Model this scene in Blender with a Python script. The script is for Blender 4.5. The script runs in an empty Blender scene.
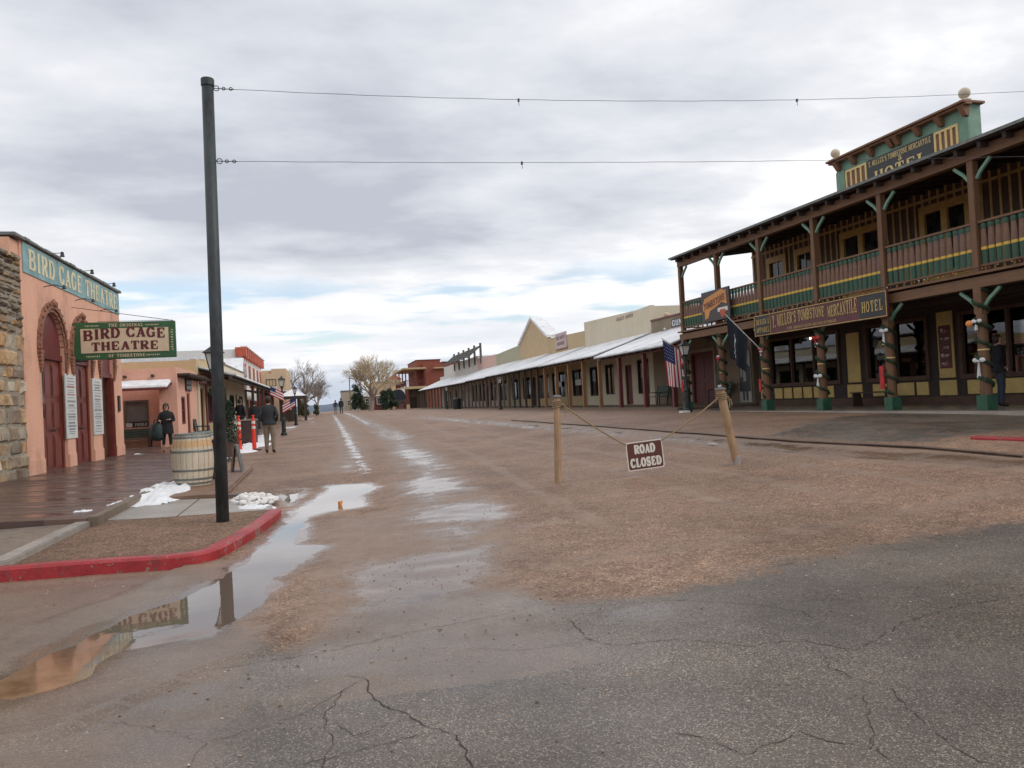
import bpy, bmesh, math, random
import numpy as np
from mathutils import Vector, Matrix, noise
random.seed(7)
rad = math.radians
scene = bpy.context.scene
COL = scene.collection
V = Vector

# ------------------------------------------------------------------ camera
F_PX = 770.0
cam_d = bpy.data.cameras.new('camera')
cam = bpy.data.objects.new('camera', cam_d); COL.objects.link(cam)
cam_d.sensor_width = 36.0; cam_d.lens = 36.0*F_PX/1024.0
cam_d.clip_start = 0.05; cam_d.clip_end = 8000
yaw, pit, rol = rad(13.65), rad(1.1), rad(3.0)
fwd = V((math.sin(yaw)*math.cos(pit), math.cos(yaw)*math.cos(pit), math.sin(pit)))
r0 = V((math.cos(yaw), -math.sin(yaw), 0)); u0 = r0.cross(fwd)
rr = r0*math.cos(rol) - u0*math.sin(rol); uu = r0*math.sin(rol) + u0*math.cos(rol)
cam.matrix_world = Matrix(((rr.x, uu.x, -fwd.x, 0), (rr.y, uu.y, -fwd.y, 0), (rr.z, uu.z, -fwd.z, 1.5), (0, 0, 0, 1)))
scene.camera = cam
scene.render.resolution_x = 1024; scene.render.resolution_y = 768
scene.view_settings.view_transform = 'Standard'; scene.view_settings.look = 'None'
scene.view_settings.exposure = 0.40; scene.view_settings.gamma = 1.0

# ------------------------------------------------------------------ materials
def new_mat(name):
    m = bpy.data.materials.new(name); m.use_nodes = True
    nt = m.node_tree; b = nt.nodes['Principled BSDF']
    return m, nt, b
def nd(nt, t, **k):
    n = nt.nodes.new(t)
    for a, v in k.items():
        if a in n.inputs: n.inputs[a].default_value = v
        else: setattr(n, a, v)
    return n
def lk(nt, a, b): nt.links.new(a, b)
def ramp(nt, fac, stops):
    r = nt.nodes.new('ShaderNodeValToRGB'); e = r.color_ramp.elements
    while len(e) < len(stops): e.new(0.5)
    for i, (p, c) in enumerate(stops):
        e[i].position = p; e[i].color = (c[0], c[1], c[2], 1) if not isinstance(c, (int, float)) else (c, c, c, 1)
    lk(nt, fac, r.inputs['Fac']); return r.outputs['Color']
def mixc(nt, fac, a, b, mode='MIX'):
    m = nt.nodes.new('ShaderNodeMix'); m.data_type = 'RGBA'; m.blend_type = mode
    for sock, v in ((m.inputs[0], fac), (m.inputs[6], a), (m.inputs[7], b)):
        if isinstance(v, (int, float)): sock.default_value = v
        elif isinstance(v, (tuple, list)): sock.default_value = (v[0], v[1], v[2], 1)
        else: lk(nt, v, sock)
    return m.outputs[2]
def mth(nt, op, a, b=None, c=None, clamp=False):
    m = nt.nodes.new('ShaderNodeMath'); m.operation = op; m.use_clamp = clamp
    for i, v in enumerate((a, b, c)):
        if v is None: continue
        if isinstance(v, (int, float)): m.inputs[i].default_value = v
        else: lk(nt, v, m.inputs[i])
    return m.outputs[0]
def sstep(nt, v, lo, hi):
    m = nt.nodes.new('ShaderNodeMapRange'); m.interpolation_type = 'SMOOTHSTEP'
    m.inputs['From Min'].default_value = lo; m.inputs['From Max'].default_value = hi
    lk(nt, v, m.inputs['Value']); return m.outputs[0]
def coords(nt, scale=(1, 1, 1), kind='Object'):
    tc = nt.nodes.new('ShaderNodeTexCoord'); mp = nt.nodes.new('ShaderNodeMapping')
    mp.inputs['Scale'].default_value = scale
    lk(nt, tc.outputs[kind], mp.inputs['Vector']); return mp.outputs['Vector']
def tnoise(nt, vec, scale, detail=4, rough=0.55, out='Fac'):
    n = nd(nt, 'ShaderNodeTexNoise'); n.inputs['Scale'].default_value = scale
    n.inputs['Detail'].default_value = detail; n.inputs['Roughness'].default_value = rough
    lk(nt, vec, n.inputs['Vector']); return n.outputs[out]

def mat(name, c, rough=0.7, var=0.25, sc=3.0, bump=0.15, bsc=40.0, metal=0.0, stretch=(1, 1, 1), c2=None, spec=0.5, vc=False):
    """worn paint / timber / plaster: base colour broken by two noises, fine bump"""
    m, nt, b = new_mat(name)
    v = coords(nt, stretch)
    n1 = tnoise(nt, v, sc, 5); n2 = tnoise(nt, v, sc*7, 4, 0.65)
    f = mth(nt, 'ADD', mth(nt, 'MULTIPLY', n1, 0.6), mth(nt, 'MULTIPLY', n2, 0.4))
    lo = tuple(x*(1-var) for x in c); hi = tuple(min(1, x*(1+var)) for x in (c2 or c))
    col = ramp(nt, f, [(0.32, lo), (0.68, hi)])
    if vc:
        at = nd(nt, 'ShaderNodeAttribute', attribute_name='vc')
        col = mixc(nt, 1.0, col, at.outputs['Color'], 'MULTIPLY')
    lk(nt, col, b.inputs['Base Color'])
    rg = nd(nt, 'ShaderNodeMapRange'); rg.inputs['To Min'].default_value = max(0, rough-0.12); rg.inputs['To Max'].default_value = min(1, rough+0.12)
    lk(nt, n2, rg.inputs['Value']); lk(nt, rg.outputs[0], b.inputs['Roughness'])
    b.inputs['Metallic'].default_value = metal
    b.inputs['Specular IOR Level'].default_value = spec
    if bump:
        bp = nd(nt, 'ShaderNodeBump'); bp.inputs['Strength'].default_value = bump; bp.inputs['Distance'].default_value = 0.02
        lk(nt, tnoise(nt, v, bsc, 5, 0.6), bp.inputs['Height']); lk(nt, bp.outputs[0], b.inputs['Normal'])
    return m
def wood(name, c, c2, rough=0.65, axis='z', sc=1.0):
    st = {'z': (9*sc, 9*sc, 0.7*sc), 'y': (9*sc, 0.7*sc, 9*sc), 'x': (0.7*sc, 9*sc, 9*sc)}[axis]
    m, nt, b = new_mat(name)
    v = coords(nt, st)
    n1 = tnoise(nt, v, 1.6, 6, 0.7); n2 = tnoise(nt, coords(nt), 2.2, 3)
    f = mth(nt, 'ADD', mth(nt, 'MULTIPLY', n1, 0.65), mth(nt, 'MULTIPLY', n2, 0.35))
    lk(nt, ramp(nt, f, [(0.3, c), (0.7, c2)]), b.inputs['Base Color'])
    b.inputs['Roughness'].default_value = rough
    bp = nd(nt, 'ShaderNodeBump'); bp.inputs['Strength'].default_value = 0.35; bp.inputs['Distance'].default_value = 0.01
    lk(nt, n1, bp.inputs['Height']); lk(nt, bp.outputs[0], b.inputs['Normal'])
    return m
def stucco(name, c, stain=0.25):
    m, nt, b = new_mat(name)
    v = coords(nt)
    n1 = tnoise(nt, v, 0.7, 5, 0.6); n2 = tnoise(nt, coords(nt, (1, 1, 0.25)), 2.4, 5, 0.65); n3 = tnoise(nt, v, 14, 3)
    f = mth(nt, 'ADD', mth(nt, 'ADD', mth(nt, 'MULTIPLY', n1, 0.45), mth(nt, 'MULTIPLY', n2, 0.4)), mth(nt, 'MULTIPLY', n3, 0.15))
    lk(nt, ramp(nt, f, [(0.3, tuple(x*(1-stain) for x in c)), (0.5, c), (0.72, tuple(min(1, x*1.13) for x in c))]), b.inputs['Base Color'])
    b.inputs['Roughness'].default_value = 0.85
    bp = nd(nt, 'ShaderNodeBump'); bp.inputs['Strength'].default_value = 0.35; bp.inputs['Distance'].default_value = 0.03
    lk(nt, mth(nt, 'ADD', tnoise(nt, v, 9, 5, 0.6), mth(nt, 'MULTIPLY', tnoise(nt, v, 60, 3), 0.4)), bp.inputs['Height']); lk(nt, bp.outputs[0], b.inputs['Normal'])
    return m

M = {}
M['peach'] = stucco('peach_stucco', (0.72, 0.40, 0.28), 0.48)
M['peach2'] = stucco('peach_adobe', (0.72, 0.40, 0.30), 0.18)
M['turq'] = mat('turquoise_paint', (0.22, 0.37, 0.39), 0.75, 0.35, 2.0)
M['cream_l'] = mat('faded_cream_lettering', (0.66, 0.60, 0.40), 0.8, 0.25, 6)
M['archbrown'] = mat('carved_brown_plaster', (0.27, 0.125, 0.08), 0.85, 0.5, 9, 1.0, 18)
M['maroon'] = mat('maroon_door_paint', (0.17, 0.035, 0.025), 0.42, 0.35, 4)
M['maroon2'] = mat('dark_maroon_trim', (0.14, 0.03, 0.03), 0.5, 0.3, 4)
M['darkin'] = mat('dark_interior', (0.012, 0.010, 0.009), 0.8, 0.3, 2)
M['stone'] = mat('rubble_stone', (0.46, 0.40, 0.32), 0.85, 0.5, 5, 1.0, 12, vc=True)
M['mortar'] = mat('grey_mortar', (0.30, 0.26, 0.205), 0.95, 0.4, 8, 0.8, 20)
M['white'] = mat('white_paint', (0.72, 0.71, 0.68), 0.6, 0.1, 5)
M['paper'] = mat('printed_board', (0.62, 0.64, 0.62), 0.5, 0.08, 3, 0)
M['ink'] = mat('dark_ink', (0.27, 0.28, 0.29), 0.6, 0.2, 3, 0)
M['redink'] = mat('red_ink', (0.42, 0.18, 0.17), 0.6, 0.2, 3, 0)
M['signgreen'] = mat('sign_green', (0.035, 0.115, 0.045), 0.45, 0.3, 5)
M['signcream'] = mat('sign_cream', (0.66, 0.52, 0.36), 0.55, 0.12, 5)
M['signmaroon'] = mat('sign_maroon_letters', (0.12, 0.02, 0.025), 0.5, 0.3, 8)
M['black'] = mat('black_metal', (0.018, 0.021, 0.023), 0.5, 0.6, 5, 0.25, 30)
M['pole'] = mat('dark_painted_steel_pole', (0.036, 0.043, 0.047), 0.55, 0.8, 3.5, 0.3, 25, stretch=(1, 1, 0.35))
M['iron'] = mat('dark_iron', (0.03, 0.03, 0.03), 0.5, 0.4, 8)
M['galv'] = mat('galvanised_hoop', (0.17, 0.18, 0.17), 0.55, 0.35, 9, 0.2, metal=0.4)
M['wire'] = mat('steel_wire', (0.05, 0.05, 0.055), 0.5, 0.2, 8, 0)
M['stave'] = wood('barrel_stave', (0.40, 0.33, 0.24), (0.70, 0.60, 0.46))
M['staveorange'] = wood('rust_stained_stave', (0.48, 0.27, 0.12), (0.62, 0.44, 0.25))
M['postwood'] = wood('pine_post', (0.22, 0.125, 0.065), (0.50, 0.335, 0.20), sc=3.5)
M['amber'] = wood('amber_timber', (0.20, 0.10, 0.045), (0.38, 0.21, 0.10))
M['weather'] = wood('weathered_timber', (0.10, 0.075, 0.055), (0.24, 0.18, 0.13))
M['darkwood'] = wood('dark_timber', (0.03, 0.02, 0.014), (0.08, 0.055, 0.04))
M['hotelwood'] = wood('brown_stained_timber', (0.115, 0.056, 0.026), (0.22, 0.115, 0.058))
M['hotelbeam'] = wood('brown_stained_beam', (0.115, 0.056, 0.026), (0.22, 0.115, 0.058), axis='y')
M['balbrown'] = mat('baluster_brown_paint', (0.18, 0.095, 0.062), 0.6, 0.35, 6)
M['balgreen'] = mat('baluster_green_paint', (0.022, 0.080, 0.045), 0.5, 0.3, 6)
M['balyellow'] = mat('baluster_yellow_paint', (0.62, 0.40, 0.06), 0.5, 0.2, 6)
M['greenbase'] = mat('green_post_paint', (0.028, 0.10, 0.06), 0.5, 0.35, 6)
M['seagreen'] = mat('sea_green_paint', (0.17, 0.30, 0.22), 0.6, 0.25, 4)
M['siding'] = mat('brown_board_siding', (0.10, 0.055, 0.038), 0.75, 0.3, 4)
M['batten'] = mat('ochre_batten_paint', (0.50, 0.32, 0.12), 0.65, 0.3, 5)
M['ochre'] = mat('ochre_frame_paint', (0.55, 0.33, 0.09), 0.6, 0.25, 5)
M['panelyellow'] = mat('pale_yellow_panel_paint', (0.60, 0.44, 0.16), 0.65, 0.18, 4)
M['cornicebrown'] = mat('cornice_brown_paint', (0.22, 0.11, 0.06), 0.65, 0.3, 4)
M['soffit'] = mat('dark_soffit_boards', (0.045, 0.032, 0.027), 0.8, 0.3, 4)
M['roofbrown'] = mat('brown_metal_roof', (0.10, 0.065, 0.055), 0.45, 0.3, 3)
M['yelltrim'] = mat('pale_yellow_trim', (0.72, 0.55, 0.24), 0.6, 0.15, 4)
M['blackboard'] = mat('sign_black', (0.022, 0.025, 0.028), 0.45, 0.3, 4, 0.05)
M['gold'] = mat('gold_lettering', (0.52, 0.36, 0.12), 0.45, 0.25, 8, 0)
M['wine'] = mat('sign_wine_red', (0.115, 0.03, 0.035), 0.5, 0.25, 4, 0.05)
M['olive'] = stucco('olive_grey_stucco', (0.25, 0.20, 0.14), 0.35)
M['cream'] = stucco('cream_stucco', (0.62, 0.55, 0.42), 0.16)
M['tan'] = stucco('tan_stucco', (0.50, 0.38, 0.22), 0.15)
M['tanwood'] = mat('tan_board_paint', (0.52, 0.38, 0.22), 0.75, 0.15, 2)
M['palegreen'] = stucco('pale_green_stucco', (0.40, 0.38, 0.27), 0.15)
M['pink'] = stucco('pink_stucco', (0.62, 0.42, 0.36), 0.12)
M['offwhite'] = stucco('off_white_stucco', (0.60, 0.57, 0.53), 0.15)
M['brick'] = stucco('red_brick_wall', (0.25, 0.075, 0.05), 0.3)
M['darkbrick'] = stucco('dark_red_wall', (0.15, 0.035, 0.03), 0.3)
M['tan2'] = stucco('warm_tan_stucco', (0.58, 0.42, 0.27), 0.15)
M['greywall'] = stucco('grey_weathered_stucco', (0.38, 0.34, 0.27), 0.4)
M['pinksign'] = mat('faded_pink_sign', (0.50, 0.38, 0.38), 0.6, 0.2, 6)
M['slate'] = mat('dark_roofing', (0.10, 0.105, 0.10), 0.7, 0.25, 3)
M['orangered'] = mat('orange_red_trim', (0.50, 0.10, 0.05), 0.6, 0.2, 4)
M['red'] = mat('red_paint', (0.48, 0.03, 0.03), 0.5, 0.25, 5)
M['kerbred'] = mat('worn_red_kerb_paint', (0.40, 0.022, 0.028), 0.45, 0.45, 3.5, 0.4, 30, c2=(0.50, 0.06, 0.06)); M['kerbchip'] = M['kerbred']
M['orange'] = mat('orange_plastic', (0.82, 0.055, 0.03), 0.45, 0.1, 5, 0)
M['rubber'] = mat('black_rubber', (0.02, 0.02, 0.02), 0.7, 0.3, 5)
M['reflect'] = mat('reflective_band', (0.75, 0.72, 0.66), 0.35, 0.1, 5, 0)
M['signbrown'] = mat('road_sign_brown', (0.10, 0.026, 0.016), 0.4, 0.15, 4, 0)
M['signwhite'] = mat('road_sign_white', (0.68, 0.64, 0.57), 0.45, 0.08, 6, 0)
M['rope'] = mat('sisal_rope', (0.33, 0.23, 0.13), 0.9, 0.4, 60, 0.8, 120)
M['garland'] = mat('garland_green', (0.022, 0.048, 0.022), 0.9, 0.6, 30, 1.0, 60)
M['bowwhite'] = mat('white_ribbon', (0.68, 0.70, 0.70), 0.6, 0.1, 8, 0)
M['bowred'] = mat('red_ribbon', (0.45, 0.02, 0.02), 0.5, 0.3, 8, 0)
M['greenbench'] = mat('faded_green_bench_paint', (0.045, 0.085, 0.07), 0.6, 0.35, 6)
M['skin'] = mat('skin', (0.52, 0.30, 0.21), 0.5, 0.1, 8, 0)
M['hair'] = mat('dark_hair', (0.035, 0.018, 0.012), 0.6, 0.4, 40, 0.5, 90)
M['blackcloth'] = mat('black_cloth', (0.012, 0.013, 0.017), 0.9, 0.5, 8, 0.3, 30)
M['greycloth'] = mat('charcoal_jacket_cloth', (0.030, 0.034, 0.042), 0.85, 0.4, 7, 0.3, 30)
M['khaki'] = mat('khaki_cloth', (0.24, 0.19, 0.14), 0.9, 0.2, 8, 0.3, 30)
M['denim'] = mat('dark_denim', (0.03, 0.038, 0.06), 0.9, 0.3, 8, 0.3, 30)
M['teal'] = mat('dark_teal_bag', (0.018, 0.04, 0.04), 0.6, 0.6, 6, 0.3, 25)
M['shoe'] = mat('black_shoe_leather', (0.015, 0.013, 0.012), 0.4, 0.2, 8, 0)
M['bark_g'] = mat('grey_bark', (0.25, 0.21, 0.18), 0.9, 0.35, 10, 0.5)
M['bark_t'] = mat('tan_twig_bark', (0.46, 0.37, 0.25), 0.9, 0.3, 10, 0.5)
M['leaf'] = mat('dark_evergreen_leaf', (0.030, 0.055, 0.028), 0.8, 0.6, 3, 0)
M['leaf2'] = mat('dull_green_leaf', (0.07, 0.085, 0.04), 0.8, 0.5, 3, 0)
M['terracotta'] = mat('brown_planter', (0.10, 0.06, 0.045), 0.7, 0.3, 5)
M['bin'] = mat('brown_bin_panels', (0.07, 0.042, 0.035), 0.7, 0.3, 5)
M['flagred'] = mat('flag_red', (0.42, 0.03, 0.04), 0.8, 0.15, 6, 0)
M['flagwhite'] = mat('flag_white', (0.68, 0.68, 0.68), 0.8, 0.08, 6, 0)
M['flagblue'] = mat('flag_blue', (0.018, 0.03, 0.11), 0.8, 0.2, 6, 0)
M['flagblack'] = mat('flag_black', (0.018, 0.022, 0.033), 0.85, 0.3, 6, 0)
M['lampglass'] = mat('frosted_lamp_glass', (0.55, 0.56, 0.54), 0.25, 0.1, 6, 0)
M['orangecup'] = mat('orange_cup_plastic', (0.75, 0.27, 0.06), 0.5, 0.1, 6, 0)
M['arttan'] = mat('arched_painted_board', (0.36, 0.36, 0.34), 0.6, 0.2, 5, 0)
M['goods'] = mat('assorted_goods', (0.9, 0.9, 0.9), 0.7, 0.2, 9, 0, vc=True)
M['concrete'] = mat('wet_concrete', (0.31, 0.28, 0.25), 0.38, 0.3, 1.3, 0.3, 30)
M['concreted'] = mat('damp_dark_concrete', (0.20, 0.165, 0.135), 0.3, 0.35, 1.1, 0.3, 30)
M['oldkerb'] = mat('dark_stained_kerb', (0.105, 0.070, 0.052), 0.5, 0.6, 1.6, 0.5, 20)
M['hill'] = mat('haze_blue_hill', (0.11, 0.14, 0.19), 1.0, 0.2, 0.01, 0)  # blue-grey of distant haze painted into the hill colour, no air volume

def glass_mat():
    m, nt, b = new_mat('shop_window_glass')
    nt.nodes.remove(b)
    out = nt.nodes['Material Output']
    tr = nd(nt, 'ShaderNodeBsdfTransparent'); tr.inputs[0].default_value = (0.80, 0.83, 0.83, 1)
    gl = nd(nt, 'ShaderNodeBsdfGlossy'); gl.inputs['Roughness'].default_value = 0.02
    fr = nd(nt, 'ShaderNodeFresnel'); fr.inputs[0].default_value = 1.55
    f = mth(nt, 'ADD', mth(nt, 'MULTIPLY', fr.outputs[0], 1.5), 0.03, clamp=True)
    mx = nd(nt, 'ShaderNodeMixShader'); lk(nt, f, mx.inputs[0]); lk(nt, tr.outputs[0], mx.inputs[1]); lk(nt, gl.outputs[0], mx.inputs[2])
    lk(nt, mx.outputs[0], out.inputs['Surface']); return m
M['glass'] = glass_mat()
def darkglass():
    m, nt, b = new_mat('dark_reflective_pane')
    n = tnoise(nt, coords(nt), 3, 3)
    lk(nt, ramp(nt, n, [(0.4, (0.008, 0.009, 0.010)), (0.62, (0.045, 0.045, 0.042))]), b.inputs['Base Color'])
    b.inputs['Roughness'].default_value = 0.06
    return m
M['pane'] = darkglass()
def snow_mat():
    m, nt, b = new_mat('old_snow')
    v = coords(nt)
    n = tnoise(nt, v, 2.5, 6, 0.7)
    lk(nt, ramp(nt, n, [(0.3, (0.60, 0.60, 0.62)), (0.6, (0.82, 0.83, 0.85))]), b.inputs['Base Color'])
    b.inputs['Roughness'].default_value = 0.6
    bp = nd(nt, 'ShaderNodeBump'); bp.inputs['Strength'].default_value = 0.6; bp.inputs['Distance'].default_value = 0.03
    lk(nt, tnoise(nt, v, 14, 5, 0.65), bp.inputs['Height']); lk(nt, bp.outputs[0], b.inputs['Normal'])
    return m
M['snow'] = snow_mat()
def dirtysnow():
    m, nt, b = new_mat('dirty_snow_clods')
    n = tnoise(nt, coords(nt), 9, 6, 0.7)
    lk(nt, ramp(nt, n, [(0.3, (0.45, 0.35, 0.28)), (0.45, (0.72, 0.69, 0.66)), (0.65, (0.84, 0.84, 0.84))]), b.inputs['Base Color'])
    b.inputs['Roughness'].default_value = 0.6
    bp = nd(nt, 'ShaderNodeBump'); bp.inputs['Strength'].default_value = 0.6; bp.inputs['Distance'].default_value = 0.02
    lk(nt, tnoise(nt, coords(nt), 40, 5, 0.65), bp.inputs['Height']); lk(nt, bp.outputs[0], b.inputs['Normal'])
    return m
M['dsnow'] = dirtysnow()
def metalroof_snow():
    m, nt, b = new_mat('snow_dusted_roof')
    v = coords(nt)
    w = nd(nt, 'ShaderNodeTexWave'); w.inputs['Scale'].default_value = 1.3; w.inputs['Distortion'].default_value = 0.4
    w.bands_direction = 'Y'; lk(nt, v, w.inputs['Vector'])
    n = tnoise(nt, v, 0.9, 6, 0.7)
    f = mth(nt, 'ADD', mth(nt, 'MULTIPLY', n, 0.85), mth(nt, 'MULTIPLY', w.outputs['Fac'], 0.12))
    lk(nt, ramp(nt, f, [(0.33, (0.42, 0.43, 0.45)), (0.44, (0.74, 0.75, 0.77)), (0.7, (0.88, 0.89, 0.90))]), b.inputs['Base Color'])
    b.inputs['Roughness'].default_value = 0.55
    return m
M['roofsnow'] = metalroof_snow()
def boardwalk_mat():
    m, nt, b = new_mat('wet_boardwalk_planks')
    tc = nd(nt, 'ShaderNodeTexCoord'); mp = nd(nt, 'ShaderNodeMapping'); lk(nt, tc.outputs['Object'], mp.inputs['Vector'])
    sp = nd(nt, 'ShaderNodeSeparateXYZ'); lk(nt, mp.outputs[0], sp.inputs[0])
    y = mth(nt, 'MULTIPLY', sp.outputs['Y'], 1/0.14)
    fl = mth(nt, 'FLOOR', y); fr = mth(nt, 'FRACT', y)
    cx = nd(nt, 'ShaderNodeCombineXYZ'); lk(nt, fl, cx.inputs[1]); lk(nt, mth(nt, 'MULTIPLY', mth(nt, 'FLOOR', mth(nt, 'MULTIPLY', sp.outputs['X'], 0.55)), 1.0), cx.inputs[0])
    wn = nd(nt, 'ShaderNodeTexWhiteNoise'); lk(nt, cx.outputs[0], wn.inputs['Vector'])
    grain = tnoise(nt, coords(nt, (1.0, 14, 5)), 2.0, 6, 0.7)
    f = mth(nt, 'ADD', mth(nt, 'MULTIPLY', wn.outputs['Value'], 0.5), mth(nt, 'MULTIPLY', grain, 0.5))
    base = ramp(nt, f, [(0.2, (0.060, 0.034, 0.027)), (0.75, (0.155, 0.088, 0.067))])
    gap = mth(nt, 'LESS_THAN', fr, 0.07)
    lk(nt, mixc(nt, gap, base, (0.01, 0.007, 0.006)), b.inputs['Base Color'])
    wet = tnoise(nt, coords(nt, (0.6, 2.5, 1)), 1.3, 5, 0.6)
    rr_ = mth(nt, 'ADD', mth(nt, 'MULTIPLY', sstep(nt, wet, 0.40, 0.62), 0.40), 0.20)
    lk(nt, rr_, b.inputs['Roughness'])
    bp = nd(nt, 'ShaderNodeBump'); bp.inputs['Strength'].default_value = 0.5; bp.inputs['Distance'].default_value = 0.012
    h = mth(nt, 'ADD', mth(nt, 'SUBTRACT', mth(nt, 'MULTIPLY', wn.outputs['Value'], 0.35), gap), mth(nt, 'MULTIPLY', grain, 0.3))
    lk(nt, h, bp.inputs['Height']); lk(nt, bp.outputs[0], b.inputs['Normal'])
    return m
M['boards'] = boardwalk_mat()
def worn_kerb():
    m, nt, b = new_mat('worn_kerb'); v = coords(nt)
    n1 = tnoise(nt, v, 2.2, 7, .7); n2 = tnoise(nt, v, 16, 5, .7)
    red = ramp(nt, n1, [(.3, (.26, .014, .018)), (.7, (.47, .035, .04))])
    w = sstep(nt, mth(nt, 'ADD', mth(nt, 'MULTIPLY', n1, .45), mth(nt, 'MULTIPLY', n2, .55)), .545, .585)
    c = mixc(nt, w, red, (.26, .21, .18))
    d = sstep(nt, tnoise(nt, coords(nt, (1, 1, .5)), 5, 5, .65), .5, .7)
    c = mixc(nt, mth(nt, 'MULTIPLY', d, .55), c, (.10, .035, .028))
    lk(nt, c, b.inputs['Base Color']); lk(nt, mth(nt, 'ADD', mth(nt, 'MULTIPLY', n2, .5), .2), b.inputs['Roughness'])
    bp = nd(nt, 'ShaderNodeBump'); bp.inputs['Strength'].default_value = .6; bp.inputs['Distance'].default_value = .015
    lk(nt, mth(nt, 'SUBTRACT', n2, w), bp.inputs['Height']); lk(nt, bp.outputs[0], b.inputs['Normal']); return m
M['kerbred'] = worn_kerb()
def water_mat():
    m, nt, b = new_mat('puddle_water')
    tc = nd(nt, 'ShaderNodeTexCoord'); sp = nd(nt, 'ShaderNodeSeparateXYZ'); lk(nt, tc.outputs['Object'], sp.inputs[0])
    n = tnoise(nt, tc.outputs['Object'], 2.6, 6, .65)
    y = mth(nt, 'ADD', sp.outputs['Y'], mth(nt, 'MULTIPLY', mth(nt, 'SUBTRACT', n, .5), 2.6))
    silt = mth(nt, 'SUBTRACT', 1.0, sstep(nt, y, 4.9, 6.0))     # silted shallow end
    lk(nt, mixc(nt, silt, (.15, .11, .085), ramp(nt, n, [(.35, (.16, .085, .045)), (.65, (.33, .20, .115))])), b.inputs['Base Color'])
    lk(nt, mth(nt, 'ADD', .015, mth(nt, 'MULTIPLY', silt, .04)), b.inputs['Roughness'])
    lk(nt, mth(nt, 'SUBTRACT', 2.6, mth(nt, 'MULTIPLY', silt, 1.15)), b.inputs['IOR'])
    bp = nd(nt, 'ShaderNodeBump'); bp.inputs['Strength'].default_value = 0.03; bp.inputs['Distance'].default_value = 0.01
    lk(nt, tnoise(nt, coords(nt), 6, 3), bp.inputs['Height']); lk(nt, bp.outputs[0], b.inputs['Normal'])
    return m
M['water'] = water_mat()

def gravel_nodes(nt, v):
    """returns colour, height, for the reddish pea gravel"""
    vo = nd(nt, 'ShaderNodeTexVoronoi'); vo.inputs['Scale'].default_value = 62; lk(nt, v, vo.inputs['Vector'])
    vs = nd(nt, 'ShaderNodeTexVoronoi'); vs.inputs['Scale'].default_value = 140; lk(nt, v, vs.inputs['Vector'])
    sp = nd(nt, 'ShaderNodeSeparateColor'); lk(nt, vo.outputs['Color'], sp.inputs[0])
    sp2 = nd(nt, 'ShaderNodeSeparateColor'); lk(nt, vs.outputs['Color'], sp2.inputs[0])
    f = mth(nt, 'ADD', mth(nt, 'MULTIPLY', sp.outputs[0], 0.6), mth(nt, 'MULTIPLY', sp2.outputs[1], 0.4))
    stone = ramp(nt, f, [(0.0, (0.065, 0.040, 0.027)), (0.35, (0.225, 0.126, 0.076)), (0.65, (0.335, 0.195, 0.118)), (1.0, (0.62, 0.48, 0.37))])
    big = tnoise(nt, v, 0.55, 6, 0.65)
    mid = tnoise(nt, v, 6.0, 6, 0.7)
    stone = mixc(nt, 1.0, stone, ramp(nt, big, [(0.3, (0.62, 0.58, 0.55)), (0.5, (0.95, 0.92, 0.90)), (0.7, (1.22, 1.20, 1.20))]), 'MULTIPLY')
    stone = mixc(nt, 1.0, stone, ramp(nt, mid, [(0.3, (0.72, 0.72, 0.72)), (0.7, (1.2, 1.2, 1.2))]), 'MULTIPLY')
    h = mth(nt, 'ADD', mth(nt, 'MULTIPLY', vo.outputs['Distance'], -0.9), mth(nt, 'MULTIPLY', vs.outputs['Distance'], -0.4))
    h = mth(nt, 'ADD', h, mth(nt, 'MULTIPLY', mid, 0.8))
    return stone, h
def gravel_mat():
    m, nt, b = new_mat('pea_gravel'); v = coords(nt)
    c, h = gravel_nodes(nt, v)
    lk(nt, c, b.inputs['Base Color']); b.inputs['Roughness'].default_value = 0.8
    bp = nd(nt, 'ShaderNodeBump'); bp.inputs['Strength'].default_value = 1.0; bp.inputs['Distance'].default_value = 0.025
    lk(nt, h, bp.inputs['Height']); lk(nt, bp.outputs[0], b.inputs['Normal'])
    return m
M['gravel'] = gravel_mat()
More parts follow.
